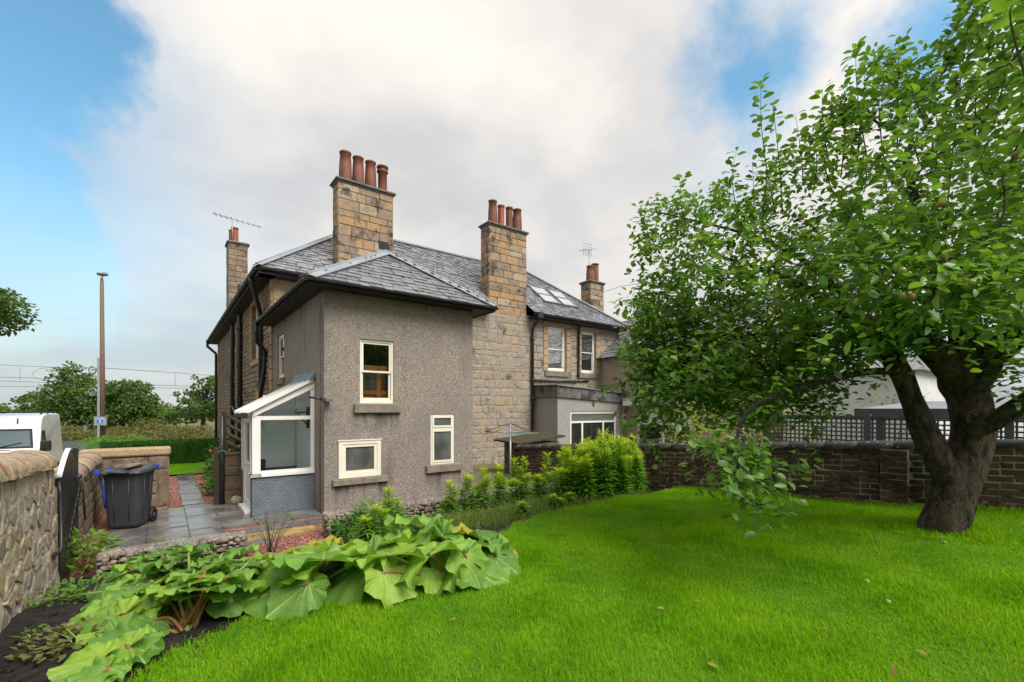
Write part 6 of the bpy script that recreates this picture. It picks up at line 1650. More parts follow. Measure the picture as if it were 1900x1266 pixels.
# branches as thin five-sided tubes, one per segment
def segs(A_, B_, ra, rb, k=5):
    t = nrm(B_-A_); x = np.cross(t, np.array([.31,.52,.79])); x = nrm(x); y = np.cross(t, x); V = []
    for c_, r in ((A_, ra), (B_, rb)):
        for q_ in range(k):
            g = 2*PI*q_/k; V.append(c_+(x*math.cos(g)+y*math.sin(g))*r[:,None])
    V = np.stack(V, 1); F = np.array([(q_, (q_+1) % k, k+(q_+1) % k) for q_ in range(k)]+[(q_, k+(q_+1) % k, k+q_) for q_ in range(k)])
    return V.reshape(-1, 3), (F[None]+(np.arange(len(A_))*2*k)[:,None,None]).reshape(-1, 3)
idx = np.arange(nlimb, N_); pa = np.array(parent_)[idx]
ra = np.where(pa < nlimb, np.minimum(rad[idx]*1.2, .03), np.minimum(rad[pa], rad[idx]*1.5))
BV = [segs(nodes[pa], nodes[idx], ra, rad[idx])]
# upright water shoots
SH = [(1440,400,1412,148,5.9),(1452,392,1433,190,5.9),(1540,320,1526,165,5.7),(1610,300,1588,80,5.3),(1665,280,1668,66,5.2),(1775,200,1802,3,4.7),(1810,260,1850,-60,4.6),(1490,330,1476,212,5.8),(1275,430,1268,325,6.2),(1225,470,1182,385,6.4),(1310,440,1232,362,6.3),(1370,400,1366,282,6.1),(1705,300,1690,115,5.1),(1755,430,1790,130,4.8),(1560,330,1558,190,5.6),(1880,110,1868,20,2.9),(1905,150,1893,10,2.8),(1905,60,1880,-30,2.8),(1640,300,1632,130,5.3),(1735,330,1722,150,5.0),(1510,350,1502,250,5.7),(1590,300,1604,130,5.4),(1845,230,1900,60,4.3),(1400,430,1396,300,6.0)]
SP = []; SD = []
for (u0,v0,u1,v1,d0) in SH:
    a_ = np.array(at(u0,v0,d0)); b_ = np.array(at(u1,v1,d0-.1)); n_ = max(6, int(np.linalg.norm(b_-a_)/.055)); prev = a_
    side_ = RNG.normal(0, 1, 3)*.05
    for k in range(1, n_+1):
        t = k/n_; c_ = a_+(b_-a_)*t+side_*math.sin(PI*t); BV.append(segs(prev[None], c_[None], np.array([.009*(1-t*.8)]), np.array([.009*(1-(t+1/n_)*.75)])))
        if t > .22:
            g = k*2.4; dv = np.array([math.cos(g), math.sin(g), .35]); SP.append(c_); SD.append(dv)
            if rg.random() < .5: SP.append(c_); SD.append(np.array([math.cos(g+2.2), math.sin(g+2.2), .2]))
        prev = c_
Vb, Fb = join(*BV); part_np('branches', Vb, Fb, M['twig'], at_, kind='stuff')
# leaves in spurs along the thin wood
thin = idx[rad[idx] < .0115]; LP = []; LD = []
for i in thin:
    tw = nodes[i]-nodes[parent_[i]]; n_ = 7 if kids[i] == 0 else 4
    for _ in range(n_+(rg.random() < .5)):
        dv = RNG.normal(0, 1, 3); dv = dv/np.linalg.norm(dv)+tw/STEP*.5; dv[2] = dv[2]*.55-.08
        LP.append(nodes[i]+tw*rg.uniform(-.6,.3)+RNG.normal(0,.032,3)); LD.append(dv)
for k_, a_ in enumerate(att):
    u_ = 950+FPX*a_[0]/a_[1]; v_ = 757-FPX*(a_[2]-2.2)/a_[1]
    m_ = 13 if v_ > 500 else (9 if v_ > 380 else 4)
    if u_ > 1930: m_ = 5
    for _ in range(m_):
        dv = RNG.normal(0, 1, 3); dv[2] = dv[2]*.5-.1; LP.append(a_+RNG.normal(0,.075,3)); LD.append(dv)
LP = np.array(LP+SP); LD = nrm(np.array(LD+SD)); n_ = len(LP)
LN = np.array([0,0,1.0])+RNG.normal(0,.38,(n_,3)); LL = RNG.uniform(.062,.112,n_)
LP = LP+LD*.02
LL[len(LL)-len(SP):] *= 1.3
camd = np.linalg.norm(LP-np.array(CAM), axis=1); uu = 950+FPX*LP[:,0]/LP[:,1]; vv_ = 757-FPX*(LP[:,2]-2.2)/LP[:,1]
inview = (LP[:,1] > .3) & (uu > -20) & (uu < 1920) & (vv_ > -20) & (vv_ < 1280)
order = np.argsort(np.where(inview, camd/LL, 1e6)); big_ = order[:300]; rest_ = order[300:]
print('apple leaves', n_, 'nodes', N_)
V, F = leaves(LP[rest_], LD[rest_], LN[rest_], LL[rest_], T_APPLE, RNG.uniform(.85,1.2,len(rest_))); part_np('foliage', V, F, M['apple_leaf'], at_, kind='stuff', smooth=True)
lm = []
for k in range(4):
    t_ = T_APPLE[0].copy(); t_[:,1] *= (.9, 1.05, 1.15, 1.0)[k]; t_[:,2] *= (1, 1.6, .6, -.6)[k]; lm.append(mesh_np('apple_leaf', t_, T_APPLE[1], True, M['apple_leaf']))
for c_, i in enumerate(big_):
    D_ = Vector(LD[i]).normalized(); Nn_ = Vector(LN[i]); Nn_ = (Nn_-D_*Nn_.dot(D_)).normalized(); S_ = Nn_.cross(D_); inst('leaf', lm[c_ % 4], at_, axes(LP[i], D_*LL[i], S_*LL[i], Nn_*LL[i]))
ap_m = []
for k in range(2):
    mb = MB(); mb.lathe([(0,.80),(.25,.95),(.6,.92),(.92,.55),(1,.05),(.88,-.5),(.6,-.85),(.28,-.95),(0,-.84)], (0,0,0), 12); mb.tube([(0,0,.8),(.05,.02,1.5)], .05, 4); me = mb.mesh('apple'); me.materials.append(M['apple'] if k == 0 else M['apple_red']); ap_m.append(me)
cand = [i for i in thin if nodes[i][1] > 2.5 and inpoly(950+FPX*nodes[i][0]/nodes[i][1], 757-FPX*(nodes[i][2]-2.2)/nodes[i][1], [(1150,330),(1900,100),(1900,720),(1150,800)])]
rg.shuffle(cand); na_ = 0
cand.sort(key=lambda i: nodes[i][1]+rg.uniform(0, 2.2))
for i in cand[:24]:
    for k in range(rg.choice((1,2,3))):
        r_ = rg.uniform(.020,.030); p = Vector(nodes[i])+Vector((rg.uniform(-.05,.05), rg.uniform(-.06,.02), -.05-rg.uniform(0,.04)))
        inst('apple', ap_m[1 if rg.random() < .16 else 0], at_, Matrix.Translation(p) @ Matrix.Rotation(rg.uniform(-.6,.6), 4, 'X') @ Matrix.Scale(r_, 4)); na_ += 1
for (u,v,d) in ((1352,862,3.6),(1357,868,3.58),(1682,470,4.2),(1700,458,4.2)): inst('apple', ap_m[1], at_, Matrix.Translation(at(u,v,d)) @ Matrix.Scale(.032, 4))
dl = np.array([at(1608+rg.gauss(0,12), 597+rg.gauss(0,9), 4.2+rg.gauss(0,.05)) for _ in range(16)]); V, F = leaves(dl, rdir(16)+np.array([0,0,-.6]), rdir(16), RNG.uniform(.05,.08,16), T_APPLE, .7); part_np('withered_spray', V, F, M['dry_leaf'], at_)

# ================================================================== RHUBARB
def rhubarb_mesh(seed):
    rg = random.Random(seed); nphi, nr = 64, 10; V = []; vein = []; ph = [rg.uniform(0,6.3) for _ in range(5)]
    dro = rg.uniform(.05,.24)
    va = [0, .62, -.62, 1.25, -1.25, 1.95, -1.95]
    for j in range(nr+1):
        t = j/nr
        for i in range(nphi+1):
            p = -2.62+5.24*i/nphi; a = abs(p)
            R = lerp_tab([(0,1.0),(.35,.95),(.7,.86),(1.2,.72),(1.8,.58),(2.3,.50),(2.62,.40)], a)*(1+.06*math.sin(8*p+ph[0])+.035*math.sin(15*p+ph[1]))
            r = t*R
            z = (.06*math.sin(6*p+ph[2])+.05*math.sin(12*p+ph[3])+.03*math.sin(19*p+ph[4]))*t**3.0 - dro*t*t*(.6+.4*math.cos(p)) + .05*t + .05*math.cos(2*p)*t + .042*t*(1-.35*t)*abs(math.sin(PI*p/.62)) + .014*t*math.sin(22*r+ph[1])*abs(math.sin(PI*p/.62))
            V.append((r*math.cos(p), r*math.sin(p), z))
            vn_ = 0
            for q_ in va: vn_ = max(vn_, math.exp(-(r*abs(math.sin(p-q_))/(.020-.010*t))**2) if abs(p-q_) < .5 else 0)
            for q_, b_ in ((.31,.35),(-.31,.35),(.93,.3),(-.93,.3)):
                if t > b_: vn_ = max(vn_, .55*math.exp(-(r*abs(math.sin(p-q_))/.014)**2) if abs(p-q_) < .4 else 0)
            vein.append(vn_); 
    V = np.array(V); V[:,2] -= 0.012*np.array(vein)
    F = [(j*(nphi+1)+i, j*(nphi+1)+i+1, (j+1)*(nphi+1)+i+1, (j+1)*(nphi+1)+i) for j in range(nr) for i in range(nphi)]
    me = mesh_np('rhubarb_leaf', V, F, True)
    at2 = me.attributes.new('vein', 'FLOAT', 'POINT'); at2.data.foreach_set('value', np.array(vein, np.float32))
    return me
RH = [rhubarb_mesh(k) for k in range(6)]
for m_ in RH: m_.materials.append(M['rhubarb'])
RHD = []
for m_ in RH: d2_ = m_.copy(); d2_.materials.clear(); d2_.materials.append(M['rhubarb_dark']); RHD.append(d2_)
RHY = RH[2].copy(); RHY.materials.clear(); RHY.materials.append(M['rhubarb_yellow'])
def garden_z(p): s, q = SQ(p.x, p.y); return zl(s, q)
def on_ground(u, v, h=0.0):
    z = .5
    for _ in range(12):
        d = (2.2-z)*FPX/(v-757); p = at(u, v, d); z = garden_z(p)+h
    return p
def rhubarb(label, crown, lv, seed, lmax=.56, extra=0):
    rg = random.Random(seed); lv = list(lv)+[(a+rg.uniform(-28,28), b+rg.uniform(-14,14), c_+rg.uniform(-34,34), d_+rg.uniform(-16,22), h_*rg.uniform(.5,.95)) for (a, b, c_, d_, h_, *o_) in (rg.sample(lv, min(extra, len(lv))) if extra else [])]; c = on_ground(*crown); t = thing('rhubarb_plant', label, 'rhubarb', tuple(c), 'W', 'rhubarb plants in the bed')
    for (ub, vb, ut, vt, h, *o_) in lv:
        b = on_ground(ub, vb, h); hb = h*(.55 if len(o_) < 2 else o_[1]); tp_ = on_ground(ut, vt, hb)
        L = (tp_-b).length; kx = o_[0] if o_ else 0
        L = max(.18, min(L, lmax))*rg.uniform(.9,1.1); x = (tp_-b).normalized()
        n = Vector((0,0,1))*.8+(CAM-b).normalized()*rg.uniform(.3,.9)+Vector((rg.uniform(-.32,.32), rg.uniform(-.25,.25), 0)); n = (n-x*n.dot(x)).normalized(); y = n.cross(x)
        me = RHY if kx == 'y' else (RHD if rg.random() < (.40 if lmax < .5 else .25) else RH)[rg.randrange(6)]
        sy_ = rg.uniform(.85,1.1)*(-1 if rg.random() < .5 else 1)
        lf_ = inst('leaf', me, t, axes(b, x*L, y*L*abs(sy_), n*L*rg.uniform(.8,1.2)))
        mid = c.lerp(b, .55)+Vector((rg.uniform(-.03,.03), rg.uniform(-.03,.03), .04)); g0 = c+Vector((rg.uniform(-.06,.06), rg.uniform(-.06,.06), -.02))
        mb = MB(); mb.tube(catmull([tuple(g0), tuple(mid), tuple(b), tuple(b+x*L*.15-n*.01)], 4), [.016-.0006*k for k in range(13)], 6)
        part('stalk', mb, M['stalk_red'] if rg.random() < .6 else M['stalk_green'], t)
rhubarb('rhubarb plant on the left of the bed with red stalks rising from bare soil', (345,1165), [
  (340,1085,222,1092,.30),(300,1112,165,1128,.2),(372,1072,402,1020,.38),(378,1095,455,1072,.34),(352,1085,372,1045,.36),(420,1072,492,1030,.36),(330,1062,212,1062,.26),(345,1092,292,1062,.3),
  (330,1050,250,1032,.28),(285,1085,190,1095,.22),(300,1070,205,1080,.22),(400,1100,470,1110,.2),(360,1060,330,1015,.32),(395,1055,440,1010,.3),(270,1105,175,1150,.14),(440,1085,505,1060,.26),(255,1060,180,1075,.2),(290,1045,215,1040,.2),
  (300,1030,240,1010,.34),(350,1030,330,1000,.40),(410,1032,398,998,.40),(270,1042,200,1035,.3),(230,1050,170,1062,.24),(320,1040,275,1012,.36),(455,1050,480,1015,.34),(250,1085,185,1118,.16),(215,1095,150,1105,.14),(235,1120,180,1165,.10),(290,1150,235,1180,.10),(380,1060,352,1022,.38),(230,1140,150,1160,.12),(200,1135,130,1150,.12),(215,1165,150,1190,.10),(240,1165,190,1195,.08)], 5, .29, 30)
rhubarb('low spread of rhubarb leaves at the front left corner of the bed', (215,1215), [
  (240,1200,140,1222,.14),(230,1196,296,1218,.12),(190,1222,88,1262,.12),(215,1190,160,1180,.1),(200,1240,140,1275,.1),(250,1205,275,1240,.08),(225,1180,290,1165,.1)], 6, .22, 7)
rhubarb('rhubarb plant in the middle of the bed with a drooping leaf towards the lawn', (560,1112), [
  (578,1058,468,1080,.26),(572,1082,500,1142,.22,0,.2),(600,1038,606,995,.40),(690,1035,590,1110,.30,0,.15),(600,1045,560,1000,.34),(640,1030,690,1000,.34),(545,1090,440,1120,.16),(530,1060,450,1050,.24),(610,1060,660,1100,.16,0,.1),(520,1030,488,1005,.3,'y'),(560,1020,530,1000,.28,'y'),(510,1075,430,1095,.18),(625,1020,590,985,.34)], 7)
rhubarb('large leaved rhubarb plant at the right end of the bed by the lawn edge', (830,1085), [
  (838,1008,926,1012,.34),(862,1030,890,1090,.30,0,.1),(798,978,846,958,.40),(822,1000,770,1036,.36,0,.4),(712,1062,768,1108,.24,0,.12),(735,1008,752,1044,.32,0,.3),(720,1030,758,984,.36),(915,1030,964,1066,.22,0,.1),(900,1002,946,992,.30,'y'),
  (800,1030,720,1000,.34),(850,1050,800,1085,.22,0,.1),(880,1010,920,975,.3),(780,1000,740,965,.34),(870,1055,930,1085,.16,0,.1),(800,1055,840,1095,.18,0,.1),(760,1020,690,1010,.3),(830,985,880,960,.34),(735,1040,690,1070,.2),(860,990,905,962,.36),(700,1015,665,990,.34),(770,980,800,955,.36),(905,1050,940,1080,.14,0,.1),(660,1035,640,1070,.2,0,.1)], 8)

# ================================================================== SHRUBS AND PERENNIALS
def shrub(name, label, cat, base, h, r, n, L, mat, stem=None, T=T_DIA, group=None, nst=14, squash=1.0, droop=0.0, wr=1.0, hollow=.25, frame='W', low=.15):
    t = thing(name, label, cat, tuple(base), frame, group); b = np.array(base)
    g = RNG.uniform(0, 2*PI, n); rr = np.sqrt(RNG.uniform(hollow**2, 1, n)); zz = RNG.uniform(low, 1, n)
    prof = np.sqrt(np.clip(1-((zz-.45)/.62)**2, .03, 1))
    lump = 1+.18*np.sin(3*g+b[0]*7)+.12*np.sin(5*g+zz*6)
    P = b+np.stack([np.cos(g)*rr*r*prof*lump, np.sin(g)*rr*r*prof*lump*squash, zz*h*(1+.1*np.sin(4*g+1))], 1)
    D = np.stack([np.cos(g), np.sin(g), np.full(n, .35-droop)], 1)+RNG.normal(0,.45,(n,3)); Nn = np.array([0,0,1])+RNG.normal(0,.4,(n,3))
    V, F = leaves(P, D, Nn, RNG.uniform(.7,1.25,n)*L, T, wr); part_np('foliage', V, F, mat, t)
    mb = MB()
    for k in range(nst):
        j = RNG.integers(n); e_ = P[j]; mid = b+(e_-b)*.5+np.array([0,0,.08*h]); mb.tube(catmull([tuple(b+RNG.normal(0,.03,3)*np.array([1,1,0])), tuple(mid), tuple(e_)], 3), [.007*(1-.1*q_) for q_ in range(7)], 5)
    part('stems', mb, stem or M['stalk_green'], t)
    return t
shrub('peony', 'leafy peony with reddish stems at the foot of the garden gate', 'plant', on_ground(158,1062), .50, .34, 420, .14, M['shrub_red'], M['stalk_red'], T_LANCE, wr=1.7, nst=14)
shrub('young_rose', 'small thin stemmed rose bush beside the gravel opening', 'plant', on_ground(503,1028), .62, .30, 95, .055, M['shrub'], M['twig'], T_APPLE, nst=12, low=.45)
shrub('weedy_plant', 'low weedy plant with yellow flower heads in front of the left gabion', 'plant', on_ground(330,1045), .32, .5, 260, .07, M['shrub'], T=T_LANCE, wr=1.4)
shrub('creeping_weed', 'spreading low weeds between the rubble wall and the rhubarb', 'plant', on_ground(178,1105), .14, .42, 420, .06, M['shrub'], nst=10, low=.05)
shrub('creeping_weed', 'lower patch of straggling weeds at the edge of the bare soil', 'plant', on_ground(150,1195), .10, .32, 260, .06, M['bush'], nst=10, low=.05)
shrub('low_weed', 'small green weed at the base of the rubble wall', 'plant', on_ground(98,1112), .16, .14, 60, .05, M['shrub'], nst=5)
shrub('low_weed', 'tiny weed in the bare soil near the front corner', 'plant', on_ground(62,1190), .10, .08, 24, .05, M['shrub'], nst=4)
shrub('daylily', 'strap leaved plant growing against the stone gabion', 'plant', on_ground(700,985), .42, .40, 240, .34, M['shrub'], T=T_LANCE, nst=4, wr=.75, low=.02, hollow=.0)
shrub('daylily', 'second strap leaved clump spilling beside the rhubarb top', 'plant', on_ground(655,1000), .34, .30, 150, .30, M['dark_plant'], T=T_LANCE, nst=4, wr=.75, low=.02, hollow=.0)
shrub('border_plant', 'lush green border plant beside the far paving path', 'plant', W(-1.25,5.2,0), .85, .55, 900, .12, M['dark_plant'], T=T_DIA)
shrub('border_plant', 'lower leafy border plant nearest the stone screen wall', 'plant', W(-1.45,4.0,0), .42, .40, 420, .12, M['shrub'], T=T_DIA)
shrub('lavender_tuft', 'pale grey green tuft at the far end of the border', 'plant', W(-1.55,7.2,0), .38, .35, 420, .09, M['bush'], T=T_LANCE)
rs = shrub('rose_bush', 'rose bush with red blooms in front of the clipped hedge', 'rose', W(-.95,9.2,0), 1.05, .55, 420, .07, M['dark_plant'], M['twig'], T=T_DIA, low=.35)
for k in range(4):
    mb = MB(); p = W(-1.35+.28*k, 8.9, .72+.12*(k % 2)); mb.blob(tuple(p), (.055,.055,.05), 70+k, .2, 8, 6); part('rose_bloom', mb, M['rose'], rs)
shrub('variegated_shrub', 'yellow variegated shrub leaning over the brick wall cope', 'shrub', W(7.6,-3.9,.9), 1.35, .85, 2600, .065, M['varieg'], M['twig'], hollow=.55, low=.0)
shrub('golden_shrub', 'golden leaved shrub behind the lattice fence', 'shrub', W(9.0,-5.2,.9), 1.5, .8, 1500, .07, M['varieg'], M['twig'], hollow=.5, low=.0)
shrub('climbing_rose', 'thin climbing plant against the white cottage wall', 'shrub', W(13.5,-6.2,.5), 2.2, 1.0, 260, .10, M['bush'], M['twig'], hollow=.3, low=.3)
# goldenrod: every stalk its own piece
def goldenrod_mesh(seed, h, nl, plume):
    rg = np.random.default_rng(seed); n1 = nl; z = np.sort(rg.uniform(.06, .97, n1))*h; g = np.arange(n1)*2.4+rg.normal(0,.3,n1)
    bend = rg.uniform(-.06,.06,2); P = np.stack([bend[0]*(z/h)**2, bend[1]*(z/h)**2, z], 1)
    up = np.clip((z/h-.55)/.45, 0, 1); D = np.stack([np.cos(g), np.sin(g), .15+1.0*up-.6*np.clip(.4-z/h,0,1)], 1)
    L = (.17-.07*up)*rg.uniform(.8,1.25,n1); V1, F1 = leaves(P, D, np.array([0,0,1])+rg.normal(0,.3,(n1,3)), L, T_LANCE, 1.25)
    n2 = plume; z2 = rg.uniform(.72,1.0,n2)*h; g2 = rg.uniform(0,6.3,n2); w_ = .07*(1-(z2/h-.72)/.30); P2 = np.stack([bend[0]*(z2/h)**2+np.cos(g2)*w_*.5*rg.uniform(0,1,n2), bend[1]*(z2/h)**2+np.sin(g2)*w_*.5*rg.uniform(0,1,n2), z2], 1)
    D2 = np.stack([np.cos(g2), np.sin(g2), .25+2.2*(z2/h-.72)], 1); V2, F2 = leaves(P2, D2, rdir(n2), rg.uniform(.06,.12,n2), T_LANCE, 1.0)
    st = MB(); st.tube([(0,0,-.05),(bend[0]*.25,bend[1]*.25,h*.5),(bend[0],bend[1],h*.97)], [.006,.005,.003], 5, False)
    V3 = np.array(st.v); F3 = np.array([t for f in st.f for t in ((f[0],f[1],f[2]),(f[0],f[2],f[3]))])
    V, F = join((V3,F3),(V1,F1),(V2,F2)); me = mesh_np('goldenrod_stalk', V, F); me.materials.append(M['goldenrod']); me.materials.append(M['goldenrod_top'])
    mi = np.zeros(len(F), np.int32); mi[len(F3)+len(F1):] = 1
    # youngest leaves take the tip colour too
    zc = V[F].mean(1)[:,2]; mi[(zc > h*.90)] = 1
    me.polygons.foreach_set('material_index', mi); return me
GR = [goldenrod_mesh(k, 1.0, 95, 34) for k in range(5)]
gc = thing('goldenrod_clump', 'tall dense clump of goldenrod stalks with yellow green tips at the far lawn edge', 'goldenrod', tuple(W(3.8,-3.5,zl(3.8,-3.5))), 'W')
rg = random.Random(9)
for k in range(125):
    a = rg.uniform(0, 6.3); r_ = math.sqrt(rg.random()); s = 4.55+math.cos(a)*1.30*r_; q = -3.30+math.sin(a)*.70*r_
    hh = rg.uniform(.85, 1.48)*(1-.15*r_)*(1+.10*(s-4.55)); p = W(s, q, zl(s, q))
    inst('stalk', GR[k % 5], gc, Matrix.Translation(p) @ Matrix.Rotation(rg.uniform(0,6.3), 4, 'Z') @ Matrix.Rotation(rg.uniform(-.13,.13)+.10*r_*math.sin(a), 4, 'X') @ Matrix.Diagonal((1.15,1.15,hh,1)))
ST = [(722,905,.62,'tall single goldenrod stalk in front of the window corner of the harled wall'),(690,940,.36,'short goldenrod tip below the square window'),(835,892,.62,'goldenrod stalk left of the corner of the harled wing'),(862,878,.72,'goldenrod stalk at the corner of the harled wing'),
      (893,868,.74,'broad goldenrod stalk left of the clothes dryer pole'),(926,862,.78,'goldenrod stalk just left of the clothes dryer pole'),(957,852,.86,'goldenrod stalk right beside the clothes dryer pole'),(976,848,.9,'tallest goldenrod stalk in front of the brick wall end'),(1012,862,.78,'goldenrod stalk between the pole and the large clump'),(1000,880,.66,'shorter goldenrod stalk leaning at the brick wall end'),(1035,868,.8,'goldenrod stalk at the left edge of the large clump'),(1052,935,.35,'low goldenrod tip at the lawn edge'),(968,955,.28,'small goldenrod shoot among the long grass'),(1025,945,.32,'small goldenrod shoot beside the large clump')]
for i, (u, vt, h, lab) in enumerate(ST):
    q_ = -2.45 if vt < 900 else -3.0; 
    if vt > 930: q_ = -3.9
    t_ = (u-950)/FPX; s_ = (t_*(C0.y+E2.y*q_)-(C0.x+E2.x*q_))/(E1.x-t_*E1.y); p = W(s_, q_); z0_ = zl(s_, q_)
    ztip = 2.2-(vt-757)*p.y/FPX; hh = max(.25, ztip-z0_); base_ = (p.x, p.y, z0_)
    t = thing('goldenrod', lab, 'goldenrod', base_, 'W', 'single goldenrod stalks along the gabion')
    for k in range(4 if hh > .5 else 2):
        inst('stalk', GR[(i+k) % 5], t, Matrix.Translation((p.x+rg.uniform(-.15,.15)*(k > 0), p.y+rg.uniform(-.15,.15)*(k > 0), z0_)) @ Matrix.Rotation(rg.uniform(0,6.3), 4, 'Z') @ Matrix.Rotation(rg.uniform(-.06,.06), 4, 'X') @ Matrix.Diagonal((1.15,1.15,hh*(1 if k == 0 else rg.uniform(.55,.95)),1)))

# ================================================================== GRASS
def blades(S, Q, L, Wd, lean, zfun, mat, name, label):
    n = len(S); Z = np.array([zfun(a, b) for a, b in zip(S, Q)]); ca, sa = math.cos(A), math.sin(A)
    X = C0.x+S*ca-Q*sa; Y = C0.y+S*sa+Q*ca; P = np.stack([X, Y, Z-.004], 1)
    g = RNG.uniform(0, 2*PI, n); h = np.stack([np.cos(g), np.sin(g), np.zeros(n)], 1); sd = np.stack([-np.sin(g), np.cos(g), np.zeros(n)], 1)
    tw = RNG.uniform(-.9,.9,n)[:,None]; sd = nrm(sd+h*tw)
    mid = P+h*(L*lean*.28)[:,None]+np.array([0,0,1])*(L*.58)[:,None]; tip = P+h*(L*lean)[:,None]+np.array([0,0,1])*(L*np.sqrt(np.clip(1-lean**2*.7,.15,1)))[:,None]
    w = Wd[:,None]; V = np.stack([P+sd*w*.5, P-sd*w*.5, mid+sd*w*.42, mid-sd*w*.42, tip], 1).reshape(-1, 3)
    F = (np.array([(0,1,3),(0,3,2),(2,3,4)])[None]+(np.arange(n)*5)[:,None,None]).reshape(-1, 3)
    o = bpy.data.objects.new(name, mesh_np(name, V, F, False, mat)); C.objects.link(o); return props(o, label, 'grass', kind='stuff')
n_ = 900000; S = RNG.uniform(-3.6, 6.45, n_); Q = RNG.uniform(-12.0, -3.95, n_)
ca, sa = math.cos(A), math.sin(A); X = C0.x+S*ca-Q*sa; Y = C0.y+S*sa+Q*ca
es = np.interp(S, [e[0] for e in EDGE], [e[1] for e in EDGE])+.08*np.sin(9*S)
ok = (Q < es+RNG.normal(0,.06,n_)) & (Y > 1.2) & (np.abs(X) < Y*1.45+.8)
dd = np.hypot(X, Y); ok &= RNG.uniform(0, 1, n_) < np.clip((3.4/np.maximum(dd, .1))**1.5, .06, 1.0)
S, Q, dd = S[ok], Q[ok], dd[ok]; n_ = len(S); print('grass blades', n_)
patch = .75+.35*np.sin(1.9*S+.6*Q)*np.sin(1.3*Q-.7*S)+.2*np.sin(4.1*S-2.2*Q)
L = RNG.uniform(.035,.085,n_)*np.clip(patch,.55,1.35); tr_s, tr_q = SQ(tb.x, tb.y); nt_ = np.hypot(S-tr_s, Q-tr_q); L = L*np.where(nt_ < .55, 1.7, 1.0)*np.where(S > 6.25, 1.6, 1.0)*np.where(RNG.uniform(0,1,n_) < .02, 1.6, 1.0)
Wd = .0032*np.clip(dd/3.0,.9,3.2)*RNG.uniform(.8,1.3,n_)
blades(S, Q, L, Wd, RNG.uniform(.1,.85,n_), zl, M['grass'], 'lawn_grass', 'bright green lawn grass spread under the apple tree')
n_ = 9000; S = RNG.uniform(-.3, 5.3, n_); Q = -4.45+RNG.beta(1.6,1.6,n_)*2.3; ok = (S > .6) | (Q > -3.4)
S, Q = S[ok], Q[ok]; n_ = len(S); blades(S, Q, RNG.uniform(.08,.36,n_)*np.where(Q < -3.9, .5, 1.0), np.full(n_, .007), RNG.uniform(.1,.9,n_), zl, M['long_grass'], 'long_grass', 'uncut long grass tangled around the goldenrod stems')
n_ = 9000; S = RNG.uniform(3.7, 6.4, n_); Q = RNG.uniform(-1.6, 5.2, n_); blades(S, Q, RNG.uniform(.06,.16,n_), np.full(n_, .010), RNG.uniform(.1,.8,n_), zl, M['grass'], 'yard_turf', 'grass of the narrow yard behind the goldenrod')
n_ = 9000; S = RNG.uniform(-4.1, -.1, n_); Q = RNG.uniform(8.75, 12.0, n_); blades(S, Q, RNG.uniform(.03,.06,n_), np.full(n_, .012), RNG.uniform(.1,.8,n_), lambda s, q: .02, M['grass'], 'front_turf', 'strip of mown grass in front of the clipped hedge')
# windfalls and dead leaves on the lawn
for i, (u, v, r_, lab) in enumerate(((1608,1080,.032,'pale windfall apple out on the lawn'),(1752,1007,.026,'yellow windfall nearest the foot of the trunk'),(1748,999,.024,'smaller windfall touching the foot of the trunk'),(1648,1118,.028,'brownish windfall lying towards the front of the lawn'))):
    r_ *= .8; p = on_ground(u, v, r_*1.1); mb = MB(); mb.lathe([(0,.8*r_),(.3*r_,.93*r_),(.7*r_,.8*r_),(r_,.1*r_),(.8*r_,-.6*r_),(.3*r_,-.9*r_),(0,-.8*r_)], tuple(p), 12); single('windfall_apple', mb, M['apple'], lab, 'apple', tuple(p), 'W', 'windfall apples on the lawn')
for i, (u, v, lab) in enumerate(((848,1147,'curled brown leaf on the lawn near the rhubarb'),(1312,1230,'long tan dead leaf near the bottom edge'),(1658,1256,'orange dead leaf at the bottom right'),(1300,1118,'dark dead leaf in the middle of the lawn'),(1528,1164,'small dead leaf right of the lawn middle'),(1698,1205,'crumpled brown leaf at the right of the lawn'),(1218,1128,'faint brown leaf left of the lawn middle'),(1066,1022,'pale dead leaf near the goldenrod edge'))):
    p = on_ground(u, v, .05); V, F = leaves(np.array([tuple(p)]), rdir(1)*np.array([1,1,.2]), np.array([[.1,-.2,1]]), np.array([.055]), T_APPLE, 1.0); o = bpy.data.objects.new('dead_leaf', mesh_np('dead_leaf', V-np.array(p), F, True, M['dry_leaf'])); C.objects.link(o); o.location = p; props(o, lab, 'leaf', 'dead leaves on the lawn')
# bits of soil litter
V, F = chip_mesh(900, [(-3.5,-2.4,-6.8,-3.0,lambda s, q: zl(s, q)+.01)])
o = bpy.data.objects.new('soil_clods', mesh_np('soil_clods', np.array(V), np.array(F), False, M['soil'])); C.objects.link(o); o.location = W(0,0,0); o.rotation_euler = (0,0,A); props(o, 'crumbs of dark soil in the bed by the rubble wall', 'soil', kind='stuff')

